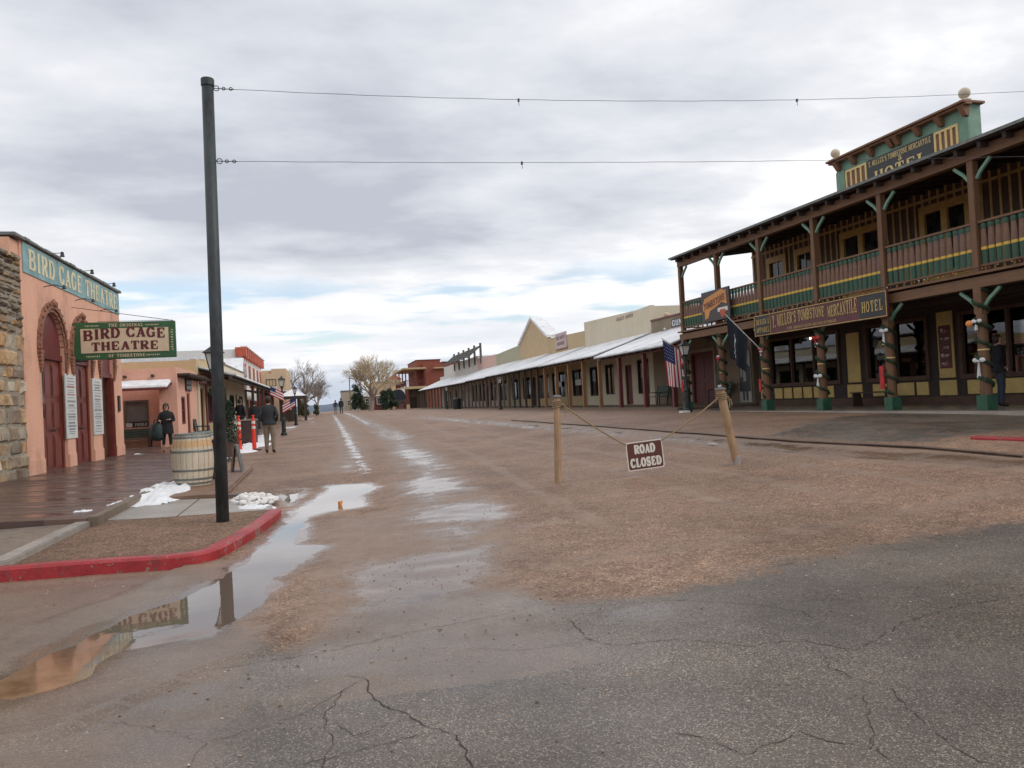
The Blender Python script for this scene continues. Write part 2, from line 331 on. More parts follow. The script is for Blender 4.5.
def ground_mat():
    m, nt, b = new_mat('road_surface'); v = coords(nt)
    att = lambda n: nd(nt, 'ShaderNodeAttribute', attribute_name=n).outputs['Fac']
    n_mid = tnoise(nt, v, 2.2, 7, 0.68); n_fine = tnoise(nt, v, 13, 6, 0.7)
    edge = mth(nt, 'ADD', mth(nt, 'MULTIPLY', mth(nt, 'SUBTRACT', n_mid, 0.5), 0.9), mth(nt, 'MULTIPLY', mth(nt, 'SUBTRACT', n_fine, 0.5), 0.55))
    asph = sstep(nt, mth(nt, 'ADD', att('asph'), mth(nt, 'MULTIPLY', edge, 1.0)), 0.34, 0.66)
    streak = tnoise(nt, coords(nt, (0.9, 1.35, 1)), 1.0, 6, 0.62)
    wet = sstep(nt, mth(nt, 'ADD', att('wet'), mth(nt, 'ADD', mth(nt, 'MULTIPLY', edge, 0.6), mth(nt, 'MULTIPLY', mth(nt, 'SUBTRACT', streak, 0.5), 1.15))), 0.30, 0.72)
    snow = sstep(nt, mth(nt, 'ADD', att('snow'), mth(nt, 'MULTIPLY', edge, 1.2)), 0.50, 0.60)
    mud = sstep(nt, mth(nt, 'ADD', att('mud'), mth(nt, 'MULTIPLY', edge, 0.8)), 0.25, 0.75)
    gc, gh = gravel_nodes(nt, v)
    # packed mud / fine dirt
    mc = ramp(nt, mth(nt, 'ADD', mth(nt, 'MULTIPLY', n_mid, 0.6), mth(nt, 'MULTIPLY', n_fine, 0.4)), [(0.3, (0.17, 0.108, 0.075)), (0.7, (0.31, 0.218, 0.16))])
    gc = mixc(nt, mth(nt, 'MULTIPLY', mud, 0.8), gc, mc)
    # asphalt with pale aggregate
    va = nd(nt, 'ShaderNodeTexVoronoi'); va.inputs['Scale'].default_value = 165; lk(nt, v, va.inputs['Vector'])
    sa = nd(nt, 'ShaderNodeSeparateColor'); lk(nt, va.outputs['Color'], sa.inputs[0])
    ac = ramp(nt, sa.outputs[0], [(0.0, (0.040, 0.033, 0.027)), (0.5, (0.088, 0.073, 0.060)), (0.85, (0.134, 0.112, 0.091)), (0.97, (0.29, 0.25, 0.205))])
    an = tnoise(nt, v, 0.8, 6, 0.6)
    ac = mixc(nt, 1.0, ac, ramp(nt, an, [(0.3, (0.70, 0.68, 0.68)), (0.7, (1.60, 1.50, 1.40))]), 'MULTIPLY')
    dn = tnoise(nt, v, 1.7, 6, 0.7)
    ac = mixc(nt, mth(nt, 'MULTIPLY', sstep(nt, dn, 0.50, 0.68), 0.30), ac, (0.16, 0.12, 0.095))
    ac = mixc(nt, mth(nt, 'MULTIPLY', mud, 0.45), ac, mc)
    base = mixc(nt, asph, gc, ac)
    base = mixc(nt, mth(nt, 'MULTIPLY', wet, 0.55), base, mixc(nt, 1.0, base, (0.50, 0.47, 0.46), 'MULTIPLY'))
    base = mixc(nt, snow, base, ramp(nt, n_fine, [(0.3, (0.52, 0.50, 0.50)), (0.7, (0.80, 0.81, 0.83))]))
    lk(nt, base, b.inputs['Base Color'])
    # roughness: damp asphalt sheen, standing film where wet
    aw = sstep(nt, tnoise(nt, coords(nt, (0.7, 1.0, 1)), 0.9, 5, 0.6), 0.38, 0.66)
    ra = mth(nt, 'ADD', mth(nt, 'MULTIPLY', aw, 0.26), 0.26)
    r = nd(nt, 'ShaderNodeMix'); r.data_type = 'FLOAT'; lk(nt, asph, r.inputs[0]); r.inputs[2].default_value = 0.56; lk(nt, ra, r.inputs[3])
    r2 = nd(nt, 'ShaderNodeMix'); r2.data_type = 'FLOAT'; lk(nt, wet, r2.inputs[0]); lk(nt, r.outputs[0], r2.inputs[2]); r2.inputs[3].default_value = 0.11
    r3 = nd(nt, 'ShaderNodeMix'); r3.data_type = 'FLOAT'; lk(nt, snow, r3.inputs[0]); lk(nt, r2.outputs[0], r3.inputs[2]); r3.inputs[3].default_value = 0.55
    lk(nt, r3.outputs[0], b.inputs['Roughness'])
    hh = nd(nt, 'ShaderNodeMix'); hh.data_type = 'FLOAT'; lk(nt, asph, hh.inputs[0]); lk(nt, gh, hh.inputs[2])
    lk(nt, mth(nt, 'ADD', mth(nt, 'MULTIPLY', sa.outputs[1], 0.25), mth(nt, 'MULTIPLY', n_fine, 0.5)), hh.inputs[3])
    st = mth(nt, 'SUBTRACT', 0.8, mth(nt, 'MULTIPLY', mth(nt, 'MAXIMUM', wet, mth(nt, 'MULTIPLY', mud, 0.45)), 0.775))
    st = mth(nt, 'MULTIPLY', st, mth(nt, 'SUBTRACT', 1.0, mth(nt, 'MULTIPLY', asph, 0.45)))
    bp = nd(nt, 'ShaderNodeBump'); bp.inputs['Distance'].default_value = 0.022
    lk(nt, st, bp.inputs['Strength']); lk(nt, hh.outputs[0], bp.inputs['Height']); lk(nt, bp.outputs[0], b.inputs['Normal'])
    return m
M['ground'] = ground_mat()
M['crack'] = mat('open_crack', (0.030, 0.023, 0.019), 0.8, 0.3, 9, 0)

# ------------------------------------------------------------------ mesh builder
WM = {}      # world matrix of every empty / object
def frame(A, e, n):     # local (s along, d depth, z) -> world
    return Matrix(((e[0], n[0], 0, A[0]), (e[1], n[1], 0, A[1]), (0, 0, 1, 0), (0, 0, 0, 1)))
ID = Matrix.Identity(4)
class MB:
    def __init__(s, fr=None):
        s.v = []; s.f = []; s.c = []; s.mi = []; s.M = fr or ID; s.flip = s.M.to_3x3().determinant() < 0; s.col = (1, 1, 1); s.m = 0
    def add(s, vs, fs):
        o = len(s.v)
        for p in vs: s.v.append(s.M @ V(p))
        for f in fs:
            f = [o+i for i in f]
            if s.flip: f.reverse()
            s.f.append(f); s.c.append(s.col); s.mi.append(s.m)
        return s
    def box(s, x0, x1, y0, y1, z0, z1):
        if x0 > x1: x0, x1 = x1, x0
        if y0 > y1: y0, y1 = y1, y0
        if z0 > z1: z0, z1 = z1, z0
        return s.add([(x0,y0,z0),(x1,y0,z0),(x1,y1,z0),(x0,y1,z0),(x0,y0,z1),(x1,y0,z1),(x1,y1,z1),(x0,y1,z1)],
                     [(3,2,1,0),(4,5,6,7),(0,1,5,4),(1,2,6,5),(2,3,7,6),(3,0,4,7)])
    def hexa(s, p): # 8 points, bottom ring then top ring
        return s.add(p, [(3,2,1,0),(4,5,6,7),(0,1,5,4),(1,2,6,5),(2,3,7,6),(3,0,4,7)])
    def bar(s, p0, p1, w, h, up=(0,0,1)):
        p0, p1 = V(p0), V(p1); d = (p1-p0).normalized(); up = V(up)
        if abs(d.dot(up)) > .95: up = V((1,0,0))
        r = d.cross(up).normalized()*w/2; u = r.cross(d).normalized()*h/2
        return s.hexa([p0-r-u, p0+r-u, p1+r-u, p1-r-u, p0-r+u, p0+r+u, p1+r+u, p1-r+u])
    def tube(s, pts, r, n=8, caps=True):
        pts = [V(p) for p in pts]; k = len(pts)
        rs = r if isinstance(r, (list, tuple)) else [r]*k
        vs = []; prev = None
        for i, p in enumerate(pts):
            d = (pts[min(i+1, k-1)] - pts[max(i-1, 0)])
            d = d.normalized() if d.length > 1e-9 else V((0,0,1))
            if prev is None: a = V((1,0,0)) if abs(d.x) < .9 else V((0,1,0))
            else: a = prev
            x = (a - d*a.dot(d)).normalized(); prev = x; y = d.cross(x)
            for j in range(n):
                t = 2*math.pi*j/n; vs.append(p + (x*math.cos(t) + y*math.sin(t))*rs[i])
        fs = [(i*n+j, i*n+(j+1) % n, (i+1)*n+(j+1) % n, (i+1)*n+j) for i in range(k-1) for j in range(n)]
        if caps: fs += [tuple(reversed(range(n))), tuple(range((k-1)*n, k*n))]
        return s.add(vs, fs)
    def lathe(s, c, prof, n=16, sx=1, sy=1, caps=True):   # prof: (r, z)
        c = V(c); vs = []
        for r, z in prof:
            for j in range(n):
                t = 2*math.pi*j/n; vs.append(c + V((r*math.cos(t)*sx, r*math.sin(t)*sy, z)))
        k = len(prof)
        fs = [(i*n+j, i*n+(j+1) % n, (i+1)*n+(j+1) % n, (i+1)*n+j) for i in range(k-1) for j in range(n)]
        if caps: fs += [tuple(reversed(range(n))), tuple(range((k-1)*n, k*n))]
        return s.add(vs, fs)
    def ball(s, c, r, n=10, m=7, sc=(1,1,1)):
        c = V(c)
        prof = [(max(1e-3, math.sin(math.pi*i/m))*r, -math.cos(math.pi*i/m)*r*sc[2]) for i in range(m+1)]
        return s.lathe(c, prof, n, sc[0], sc[1])
    def prism(s, poly, o, u, v, w):   # poly in (u,v) plane at o, extruded by vector w
        o, u, v, w = V(o), V(u), V(v), V(w); k = len(poly)
        vs = [o+u*a+v*b for a, b in poly] + [o+u*a+v*b+w for a, b in poly]
        fs = [tuple(reversed(range(k))), tuple(range(k, 2*k))] + [(i, (i+1) % k, k+(i+1) % k, k+i) for i in range(k)]
        return s.add(vs, fs)
    def build(s, name, m, parent=None, smooth=False, bevel=0, recalc=False, label=None, keep=False):
        ob = link_mesh(name, s, m, parent, smooth, bevel, recalc)
        if label: ob['label'] = label
        return ob
def link_mesh(name, s, m, parent, smooth, bevel, recalc):
    me = bpy.data.meshes.new(name)
    pm = WM[parent.name].inverted() if parent is not None else None
    org = V((0, 0, 0))
    vs = [pm @ p for p in s.v] if pm is not None else s.v
    me.from_pydata([tuple(p) for p in vs], [], s.f)
    for x in (m if isinstance(m, (list, tuple)) else [m]): me.materials.append(M[x] if isinstance(x, str) else x)
    if any(s.mi): me.polygons.foreach_set('material_index', s.mi)
    if len(set(s.c)) > 1 or (s.c and s.c[0] != (1, 1, 1)):
        ca = me.color_attributes.new('vc', 'FLOAT_COLOR', 'CORNER'); arr = []
        for p in me.polygons: arr += list(s.c[p.index]+(1,))*p.loop_total
        ca.data.foreach_set('color', arr)
    if recalc or bevel:
        bm = bmesh.new(); bm.from_mesh(me)
        if bevel:
            bmesh.ops.bevel(bm, geom=[e for e in bm.edges if len(e.link_faces) == 2 and e.calc_face_angle(0) > .6], offset=bevel, segments=2, affect='EDGES', clamp_overlap=True)
        bmesh.ops.recalc_face_normals(bm, faces=bm.faces); bm.to_mesh(me); bm.free()
    if smooth: me.polygons.foreach_set('use_smooth', [True]*len(me.polygons))
    me.update()
    ob = bpy.data.objects.new(name, me); COL.objects.link(ob)
    if parent is not None: ob.parent = parent; WM[ob.name] = WM[parent.name].copy()
    else: WM[ob.name] = ID.copy()
    return ob
def thing(name, label, cat, loc=(0,0,0), group=None, fr=None):
    o = bpy.data.objects.new(name, None); COL.objects.link(o); o.empty_display_size = 0.2
    p = (fr @ V(loc)) if fr is not None else V(loc)
    o.location = p; WM[o.name] = Matrix.Translation(p)
    o['label'] = label; o['category'] = cat
    if group: o['group'] = group
    return o
def tag(o, label, cat, group=None, kind=None):
    o['label'] = label; o['category'] = cat
    if group: o['group'] = group
    if kind: o['kind'] = kind
    return o
def struct(o): o['kind'] = 'structure'; return o
def stuff(o, label=None, cat=None):
    o['kind'] = 'stuff'
    if label: o['label'] = label; o['category'] = cat
    return o
def copy_tree(o, dx, label=None, parent=None):
    c = o.copy(); COL.objects.link(c)
    if parent is None: c.location = o.location + V(dx); WM[c.name] = Matrix.Translation(c.location)
    else: c.parent = parent; WM[c.name] = WM[parent.name].copy()
    if label: c['label'] = label
    for ch in list(o.children): copy_tree(ch, None, None, c)
    return c

# ------------------------------------------------------------------ lettering (western slab face drawn as ribbons)
def arc(cx, cy, rx, ry, a0, a1, n=10):
    return [(cx+rx*math.cos(rad(a0+(a1-a0)*i/n)), cy+ry*math.sin(rad(a0+(a1-a0)*i/n))) for i in range(n+1)]
K, T = 0.25, 0.11   # thick, thin
def glyph(ch):
    """list of (points, width or (w0,w1)) in a unit box; serif bars added"""
    def serif(x, y, w=0.36): return ([(x-w/2, y), (x+w/2, y)], T)
    L, R, B_, T_ = 0.2, 0.8, T/2, 1-T/2
    stem = lambda x: ([(x, B_), (x, T_)], K)
    g = {
     'A': [([(0.17, B_), (0.5, T_)], T*1.3), ([(0.5, T_), (0.8, B_)], K), ([(0.28, .33), (0.7, .33)], T), serif(.17, B_, .34), serif(.8, B_, .38)],
     'B': [stem(L), ([(L, T_)]+arc(.55, .75, .25, .25-T/2, 90, -90)+[(L, .5)], 'c'), ([(L, .5)]+arc(.58, .27, .27, .27-T/2, 90, -90)+[(L, B_)], 'c'), serif(.15, T_, .3), serif(.15, B_, .3)],
     'C': [(arc(.52, .5, .37, .5-T/2, 40, 320, 16), 'c'), ([(.84, .66), (.84, .95)], T), ([(.84, .05), (.84, .34)], T)],
     'D': [stem(L), ([(L, T_)]+arc(.45, .5, .40, .5-T/2, 90, -90, 12)+[(L, B_)], 'c'), serif(.14, T_, .28), serif(.14, B_, .28)],
     'E': [stem(.25), ([(.1, T_), (.86, T_)], T), ([(.1, B_), (.86, B_)], T), ([(.25, .5), (.64, .5)], T), ([(.83, T_), (.83, .7)], T), ([(.83, B_), (.83, .3)], T), ([(.62, .62), (.62, .38)], T)],
     'F': [stem(.25), ([(.1, T_), (.86, T_)], T), serif(.25, B_, .42), ([(.25, .5), (.64, .5)], T), ([(.83, T_), (.83, .68)], T)],
     'G': [(arc(.5, .5, .36, .5-T/2, 40, 330, 16), 'c'), ([(.83, .66), (.83, .95)], T), ([(.80, B_), (.80, .45)], K*.8), ([(.58, .45), (.95, .45)], T)],
     'H': [stem(L), stem(R), ([(L, .5), (R, .5)], T), serif(L, T_), serif(L, B_), serif(R, T_), serif(R, B_)],
     'I': [stem(.5), serif(.5, T_, .6), serif(.5, B_, .6)],
     'J': [([(.62, T_), (.62, .25)]+arc(.38, .25, .24, .25-T/2, 0, -160, 6), 'c'), serif(.62, T_, .5)],
     'K': [stem(L), ([(.32, .42), (.78, T_)], T), ([(.42, .55), (.82, B_)], K), serif(L, T_), serif(L, B_), serif(.8, T_, .3), serif(.82, B_, .32)],
     'L': [stem(.28), serif(.28, T_, .46), ([(.08, B_), (.86, B_)], T), ([(.83, B_), (.83, .36)], T)],
     'M': [([(.15, B_), (.15, T_)], T), ([(.15, T_), (.48, .15)], K), ([(.48, .15), (.82, T_)], T), ([(.82, B_), (.82, T_)], K), serif(.13, T_, .26), serif(.14, B_, .28), serif(.84, T_, .3), serif(.84, B_, .32)],
     'N': [([(.18, B_), (.18, T_)], T), ([(.18, T_), (.8, B_)], K), ([(.82, B_), (.82, T_)], T), serif(.16, T_, .3), serif(.18, B_, .32), serif(.82, T_, .32)],
     'O': [(arc(.5, .5, .36, .5-T/2, 0, 360, 20), 'c')],
     'P': [stem(L), ([(L, T_)]+arc(.55, .71, .27, .29-T/2, 90, -90)+[(L, .42)], 'c'), serif(.15, T_, .3), serif(L, B_, .4)],
     'R': [stem(L), ([(L, T_)]+arc(.52, .73, .26, .27-T/2, 90, -90)+[(L, .46)], 'c'), ([(.48, .46), (.8, B_)], K), serif(.15, T_, .3), serif(L, B_), serif(.86, B_, .26)],
     'S': [(arc(.5, .73, .29, .27-T/2, 30, 250, 10)+arc(.5, .27, .31, .27-T/2, 80, -150, 10), 's'), ([(.78, .70), (.78, .96)], T), ([(.19, .05), (.19, .30)], T)],
     'T': [stem(.5), ([(.08, T_), (.92, T_)], T), serif(.5, B_, .46), ([(.11, T_), (.11, .68)], T), ([(.89, T_), (.89, .68)], T)],
     'U': [([(.2, T_), (.2, .28)]+arc(.5, .28, .3, .28-T/2, 180, 360, 8)+[(.8, T_)], 'c'), serif(.2, T_), serif(.8, T_, .3)],
     'V': [([(.2, T_), (.5, B_)], K), ([(.5, B_), (.82, T_)], T), serif(.2, T_), serif(.82, T_, .3)],
     'W': [([(.12, T_), (.32, B_)], K), ([(.32, B_), (.5, .8)], T), ([(.5, .8), (.68, B_)], K), ([(.68, B_), (.88, T_)], T), serif(.13, T_, .26), serif(.87, T_, .26)],
     'Y': [([(.2, T_), (.5, .45)], K), ([(.82, T_), (.5, .45)], T), ([(.5, B_), (.5, .5)], K), serif(.2, T_, .34), serif(.82, T_, .3), serif(.5, B_, .42)],
     'Z': [([(.1, T_), (.86, T_)], T), ([(.82, T_), (.16, B_)], K), ([(.12, B_), (.9, B_)], T), ([(.13, T_), (.13, .72)], T), ([(.87, B_), (.87, .28)], T)],
     '&': [(arc(.45, .76, .2, .22, -60, 240, 10)+[(.85, .05)], T*1.3), (arc(.42, .28, .28, .26, 140, 330, 8)+[(.82, .45)], K*.7)],
     "'": [([(.5, .95), (.45, .7)], K*.8)], '.': [([(.4, .0), (.4, .18)], K)], '-': [([(.25, .42), (.75, .42)], T*1.2)],
    }
    return g.get(ch, [])
def ribbon_w(p, mode, cw):
    return cw
def text(mb, s, o, u, v, n, h, w, gap=0.12, arcfn=None, thick=0.006, bold=1.0, heights=None):
    """o: start point lower-left; u right, v up, n outward; letters h high, w wide"""
    o, u, v, n = V(o), V(u).normalized(), V(v).normalized(), V(n).normalized()
    x = 0; q = 0
    for i, ch in enumerate(s):
        if ch == ' ': x += w*0.55; continue
        cw = w*(0.62 if ch in "I" else 0.4 if ch in "'." else 1.12 if ch in 'MW' else 1)
        for pts, md in glyph(ch):
            q += 1
            k = len(pts); L_ = []; R_ = []
            P2 = [((px*cw), (py*h)) for px, py in pts]
            for j, (px, py) in enumerate(P2):
                a = P2[max(j-1, 0)]; b_ = P2[min(j+1, k-1)]
                if abs(a[0]-b_[0])+abs(a[1]-b_[1]) < 1e-9: a = P2[j-2]
                dx, dy = b_[0]-a[0], b_[1]-a[1]; l = math.hypot(dx, dy) or 1; dx /= l; dy /= l
                if md == 'c': ww = (T + (K-T)*abs(dy)**1.5)*bold
                elif md == 's': ww = (T + (K-T)*min(1, abs(dx)+.1 if .3 < pts[j][1] < .7 else abs(dy)))*bold
                else: ww = md*bold
                ww *= (w*abs(dy)+h*0.75*abs(dx)) if (abs(dx) > abs(dy)) else w
                if not isinstance(md, str) and abs(dx) > .98: ww = md*bold*h*0.85
                L_.append((px-dy*ww/2, py+dx*ww/2)); R_.append((px+dy*ww/2, py-dx*ww/2))
            base = arcfn(x) if arcfn else 0
            hs = heights(x) if heights else 1
            off = n*(thick + 0.00035*(q % 9))
            def W(p): return o + u*(x+p[0]) + v*(base+p[1]*hs) + off
            vs = [W(p) for p in L_] + [W(p) for p in R_]
            vs2 = [p - off*1.0 for p in vs]
            fs = [(j, k+j, k+j+1, j+1) for j in range(k-1)]
            nn = (vs[k]-vs[0]).cross(vs[1]-vs[0])
            if nn.dot(n) < 0: fs = [tuple(reversed(f)) for f in fs]
            sv = mb.flip; 
            mb.add(vs, fs)
        x += cw + w*gap
    return x
def text_width(s, w, gap=0.12):
    x = 0
    for ch in s:
        if ch == ' ': x += w*0.55; continue
        x += w*(0.62 if ch in "I" else 0.4 if ch in "'." else 1.12 if ch in 'MW' else 1) + w*gap
    return x - w*gap
def text_fit(mb, s, o, u, v, n, width, h, **k):
    w = width/text_width(s, 1.0, k.get('gap', 0.12)); return text(mb, s, o, u, v, n, h, w, **k)

# ------------------------------------------------------------------ terrain
def itp(y, X, Y): return np.interp(y, X, Y)
def smn(t): t = np.clip(t, 0, 1); return t*t*(3-2*t)
def gz_np(x, y):
    L = itp(y, [0,9,16,27,40,70,130,300,900], [0,0,.1,.15,.25,.45,.75,.3,-8])
    C = itp(y, [3,6,12,30,85,130,300,900], [.02,.07,.16,.38,.88,.95,.4,-8])
    R = itp(y, [0,5,10,14,30,130,300,900], [.1,.25,.5,.62,.7,.78,.4,-8])
    z = np.where(x < 4, L+(C-L)*smn((x+2.5)/6.5), C+(R-C)*smn((x-4)/7))
    xc = itp(y, [4.5,6,8,9.5,11.5,14.4], [-1.5,-1.0,-.75,-.5,-.1,.35])
    w = np.minimum(1, 1.25*np.exp(-((x-xc)/1.1)**2)*smn((y-2.5)/2)*(1-smn((y-14)/4)))
    return z*(1-w)
def gz(x, y): return float(gz_np(np.array([x*1.0]), np.array([y*1.0]))[0])
PUD = [(-1.93,5.1),(-1.80,5.62),(-1.62,6.1),(-1.46,6.45),(-1.22,6.75),(-1.05,7.17),(-0.89,8.03),(-0.75,8.9),(-0.66,9.66),(-0.49,11.95),(-0.29,12.94),(-0.05,14.13),(0.03,15.34),(0.63,15.17),(0.85,14.29),(0.47,13.12),(0.47,11.77),(-0.03,11.53),(-0.32,10.99),(-0.36,9.64),(-0.38,8.95),(-0.08,8.62),(-0.34,7.85),(-0.52,7.1),(-0.56,6.5),(-0.68,6.0),(-0.84,5.6),(-1.12,5.46),(-1.37,5.4),(-1.46,4.99),(-1.61,4.81),(-1.76,4.67)]
PUD2 = [(-0.81,14.64),(-0.45,14.78),(-0.5,13.66),(-0.62,12.55),(-0.72,12.79)]
ASPH = [(-40,8.3),(-3.1,8.2),(-1.2,7.9),(-0.95,6.6),(-0.62,5.43),(-0.23,5.06),(-0.04,5.42),(0.1,5.82),(0.37,5.97),(1.03,5.99),(1.57,5.34),(2.14,5.23),(2.8,5.27),(3.59,5.58),(4.39,5.75),(5.35,5.92),(6.29,5.92),(8.03,5.61),(40,5.0),(40,-60),(-40,-60)]
WETA = [(0.07,6.15),(0.23,7.18),(0.64,7.61),(1.63,7.57),(1.34,6.68),(1.02,5.93),(0.68,5.71)]
DRV = [(8.25,13.9),(8.55,11.4),(9.3,9.9),(9.9,10.3),(10.9,10.3),(14.4,10.5),(14.3,16.6),(12.3,17.0),(10.2,15.2)]
def sd_poly(px, py, poly):
    """signed distance, positive inside"""
    d = np.full(px.shape, 1e9); ins = np.zeros(px.shape, bool); n = len(poly)
    for i in range(n):
        ax, ay = poly[i]; bx, by = poly[(i+1) % n]
        ex, ey = bx-ax, by-ay
        t = np.clip(((px-ax)*ex+(py-ay)*ey)/(ex*ex+ey*ey+1e-12), 0, 1)
        d = np.minimum(d, np.hypot(px-ax-t*ex, py-ay-t*ey))
        if ay != by:
            c = ((ay > py) != (by > py)) & (px < (bx-ax)*(py-ay)/(by-ay)+ax); ins ^= c
    return np.where(ins, d, -d)
def d_line(px, py, pl):
    d = np.full(px.shape, 1e9)
    for (ax, ay), (bx, by) in zip(pl[:-1], pl[1:]):
        ex, ey = bx-ax, by-ay
        t = np.clip(((px-ax)*ex+(py-ay)*ey)/(ex*ex+ey*ey+1e-12), 0, 1)
        d = np.minimum(d, np.hypot(px-ax-t*ex, py-ay-t*ey))
    return d
xs = list(np.arange(-4.2, 9.6, 0.075)); s_ = 0.09
x = 9.6
while x < 3000: xs.append(x); s_ *= 1.09; x += s_
s_ = 0.09; x = -4.2
left = []
while x > -3000: s_ *= 1.09; x -= s_; left.append(x)
xs = np.array(left[::-1]+xs)
ys = list(np.arange(1.6, 16.5, 0.07)); s_ = 0.075; y = 16.5
while y < 3000: ys.append(y); s_ *= 1.022 if y < 120 else 1.08; y += s_
lo = []; y = 1.6; s_ = .1
while y > -400: s_ *= 1.25; y -= s_; lo.append(y)
ys = np.array(lo[::-1]+ys)
GX, GY = np.meshgrid(xs, ys); gx, gy = GX.ravel(), GY.ravel()
Z = gz_np(gx, gy)
near = (np.abs(gx-2) < 14) & (gy > 0) & (gy < 60)
rnd = np.zeros_like(Z)
idx = np.where(near)[0]
rnd[idx] = [noise.noise(V((gx[i]*1.3, gy[i]*1.3, 0)))*0.6+noise.noise(V((gx[i]*4.1, gy[i]*4.1, 3)))*.4 for i in idx]
Z = Z + rnd*0.012*np.where(near, 1, 0)
sdp = np.full(gx.shape, -99.0); sel = near & (gy < 18)
sdp[sel] = np.maximum(sd_poly(gx[sel], gy[sel], PUD), sd_poly(gx[sel], gy[sel], PUD2))
sdr = sdp + rnd*0.16
ZW = 0.012
basin = ZW - 0.05*np.clip(sdr, -2, .8)
k = np.clip(1-(-sdr-0.05)/0.6, 0, 1)      # 1 in / near the water, 0 away
Z = np.where(sdr > 0, basin, np.where(k > 0, np.maximum(Z, ZW+0.035*np.clip(-sdr, 0, 1)), Z))
# old wheel ruts along the right hand gutter
GUT = [(7.0,57.0),(7.64,34.11),(8.0,22.0),(8.09,17.6),(8.15,14.0),(8.25,12.5),(8.61,10.89),(8.83,9.57),(9.0,8.4)]
dg2 = d_line(gx, gy, [(6.09,46),(6.7,30),(7.17,19.7),(7.47,13.0),(7.87,10.4),(8.42,8.2)])
Z = Z - 0.035*np.exp(-(dg2/0.12)**2)
def S(t): return np.clip(t, 0, 1)
asph = S(0.5+sd_poly(gx, gy, ASPH)*1.0)
drv = S(0.5+sd_poly(gx, gy, DRV)*1.0)
asph = np.maximum(asph, drv*.62)
wet = S(1.0-(-sdp)/0.35)*0.8
wet = np.maximum(wet, S(0.5+sd_poly(gx, gy, WETA)*1.2)*.95)
trk = [(1.15,7.2),(1.39,9.3),(1.6,12.0),(1.8,14.0),(2.1,19),(2.45,30),(2.5,42),(2.4,60),(2.2,95)]
wet = np.maximum(wet, 0.66*np.exp(-(d_line(gx, gy, trk)/0.62)**2)*(.8+.5*rnd))
for cx_, cy_, ax_, ay_, q_ in ((1.6,9.8,.8,1.3,.95),(1.7,12.9,.7,2.2,.9),(2.1,19,.6,5.5,.85),(-.5,3.9,1.1,.35,.55),(1.0,6.6,.8,.5,.6),(2.4,30,.7,8,.72),(.35,7.3,.5,.7,.5),(-.9,4.4,.8,.4,.6),(1.3,3.4,.9,.3,.4),(1.1,8.2,.9,.5,.45),(-.1,6.4,.6,.35,.5),(3.4,5.6,.9,.25,.5),(7.6,14,.55,2.5,.6),(7.4,22,.5,5,.6),(0.1,3.9,.35,.25,.6)):
    wet = np.maximum(wet, q_*np.exp(-(((gx-cx_)/ax_)**2+((gy-cy_)/ay_)**2)))
wet = np.maximum(wet, 0.50*np.exp(-(d_line(gx, gy, [(0.4,17.2),(0.75,23.5),(0.85,34),(0.8,60),(0.8,95)])/0.38)**2))
dm = d_line(gx, gy, [(6.2,52),(7.0,30),(7.5,20),(7.75,13),(8.1,10),(8.7,8.0),(10,6.2)])
wet = np.maximum(wet, 0.62*np.exp(-(dm/0.42)**2))
wet = np.maximum(wet, 0.45*np.exp(-((gx-0.3)**2/3+(gy-4.3)**2/1.2)))
wet = np.maximum(wet, 0.55*np.exp(-((gx-1.95)**2/.7+(gy-4.75)**2/.12)))
wet = np.maximum(wet, 0.40*np.exp(-((gx-1.4)**2/3+(gy-8.6)**2/2)))
mud = np.maximum(np.exp(-(d_line(gx, gy, trk)/0.8)**2), np.exp(-(dm/0.7)**2))
mud = np.maximum(mud, S(0.9-(gx-0.6)**2/1.6)*S((12-gy)/2)*(gy > 4))
mud = np.maximum(mud, np.exp(-(d_line(gx, gy, [(0.4,17.2),(0.75,23.5),(0.85,34),(0.8,60)])/0.6)**2))
mud = np.maximum(mud, S((8.6-gy)/.6)*S((-gx-.2)/.6)*1.0)
for rx in (3.1, 4.55, 5.6, 6.9):
    mud = np.maximum(mud, .62*np.exp(-((gx-rx-.25*np.sin(gy*.23+rx))/.2)**2)*S((gy-6)/2)*(gy < 90))
    Z -= 0.0*Z
mud = np.maximum(mud, .5*np.exp(-((gy-6.6-.12*(gx-4))/.35)**2)*(gx > .5))
snow = 0.56*np.exp(-(d_line(gx, gy, [(0.72,16.4),(0.74,20),(0.72,24),(0.75,30),(0.8,49),(0.8,80)])/0.30)**2)
snow = np.maximum(snow, 0.55*np.exp(-(d_line(gx, gy, [(2.3,45),(2.4,70),(2.2,100)])/0.3)**2))
snow = np.maximum(snow, 0.62*np.exp(-(d_line(gx, gy, [(-3.0,20.5),(-2.9,24),(-3.1,30),(-2.75,34),(-3.1,40)])/0.22)**2))
snow = np.maximum(snow, 0.47*np.exp(-(d_line(gx, gy, [(-2.4,44),(-2.0,60),(-1.0,62),(-2.2,90)])/0.6)**2))
nx, ny = len(xs), len(ys)
me = bpy.data.meshes.new('ground')
ii = np.arange(nx*ny).reshape(ny, nx)
q = np.stack([ii[:-1,:-1].ravel(), ii[:-1,1:].ravel(), ii[1:,1:].ravel(), ii[1:,:-1].ravel()], 1)
me.vertices.add(nx*ny); me.vertices.foreach_set('co', np.stack([gx, gy, Z], 1).astype(np.float32).ravel())
me.loops.add(q.size); me.loops.foreach_set('vertex_index', q.astype(np.int32).ravel())
me.polygons.add(len(q)); me.polygons.foreach_set('loop_start', np.arange(0, q.size, 4, dtype=np.int32)); me.polygons.foreach_set('loop_total', np.full(len(q), 4, dtype=np.int32))
me.update(calc_edges=True); me.polygons.foreach_set('use_smooth', np.ones(len(q), bool))
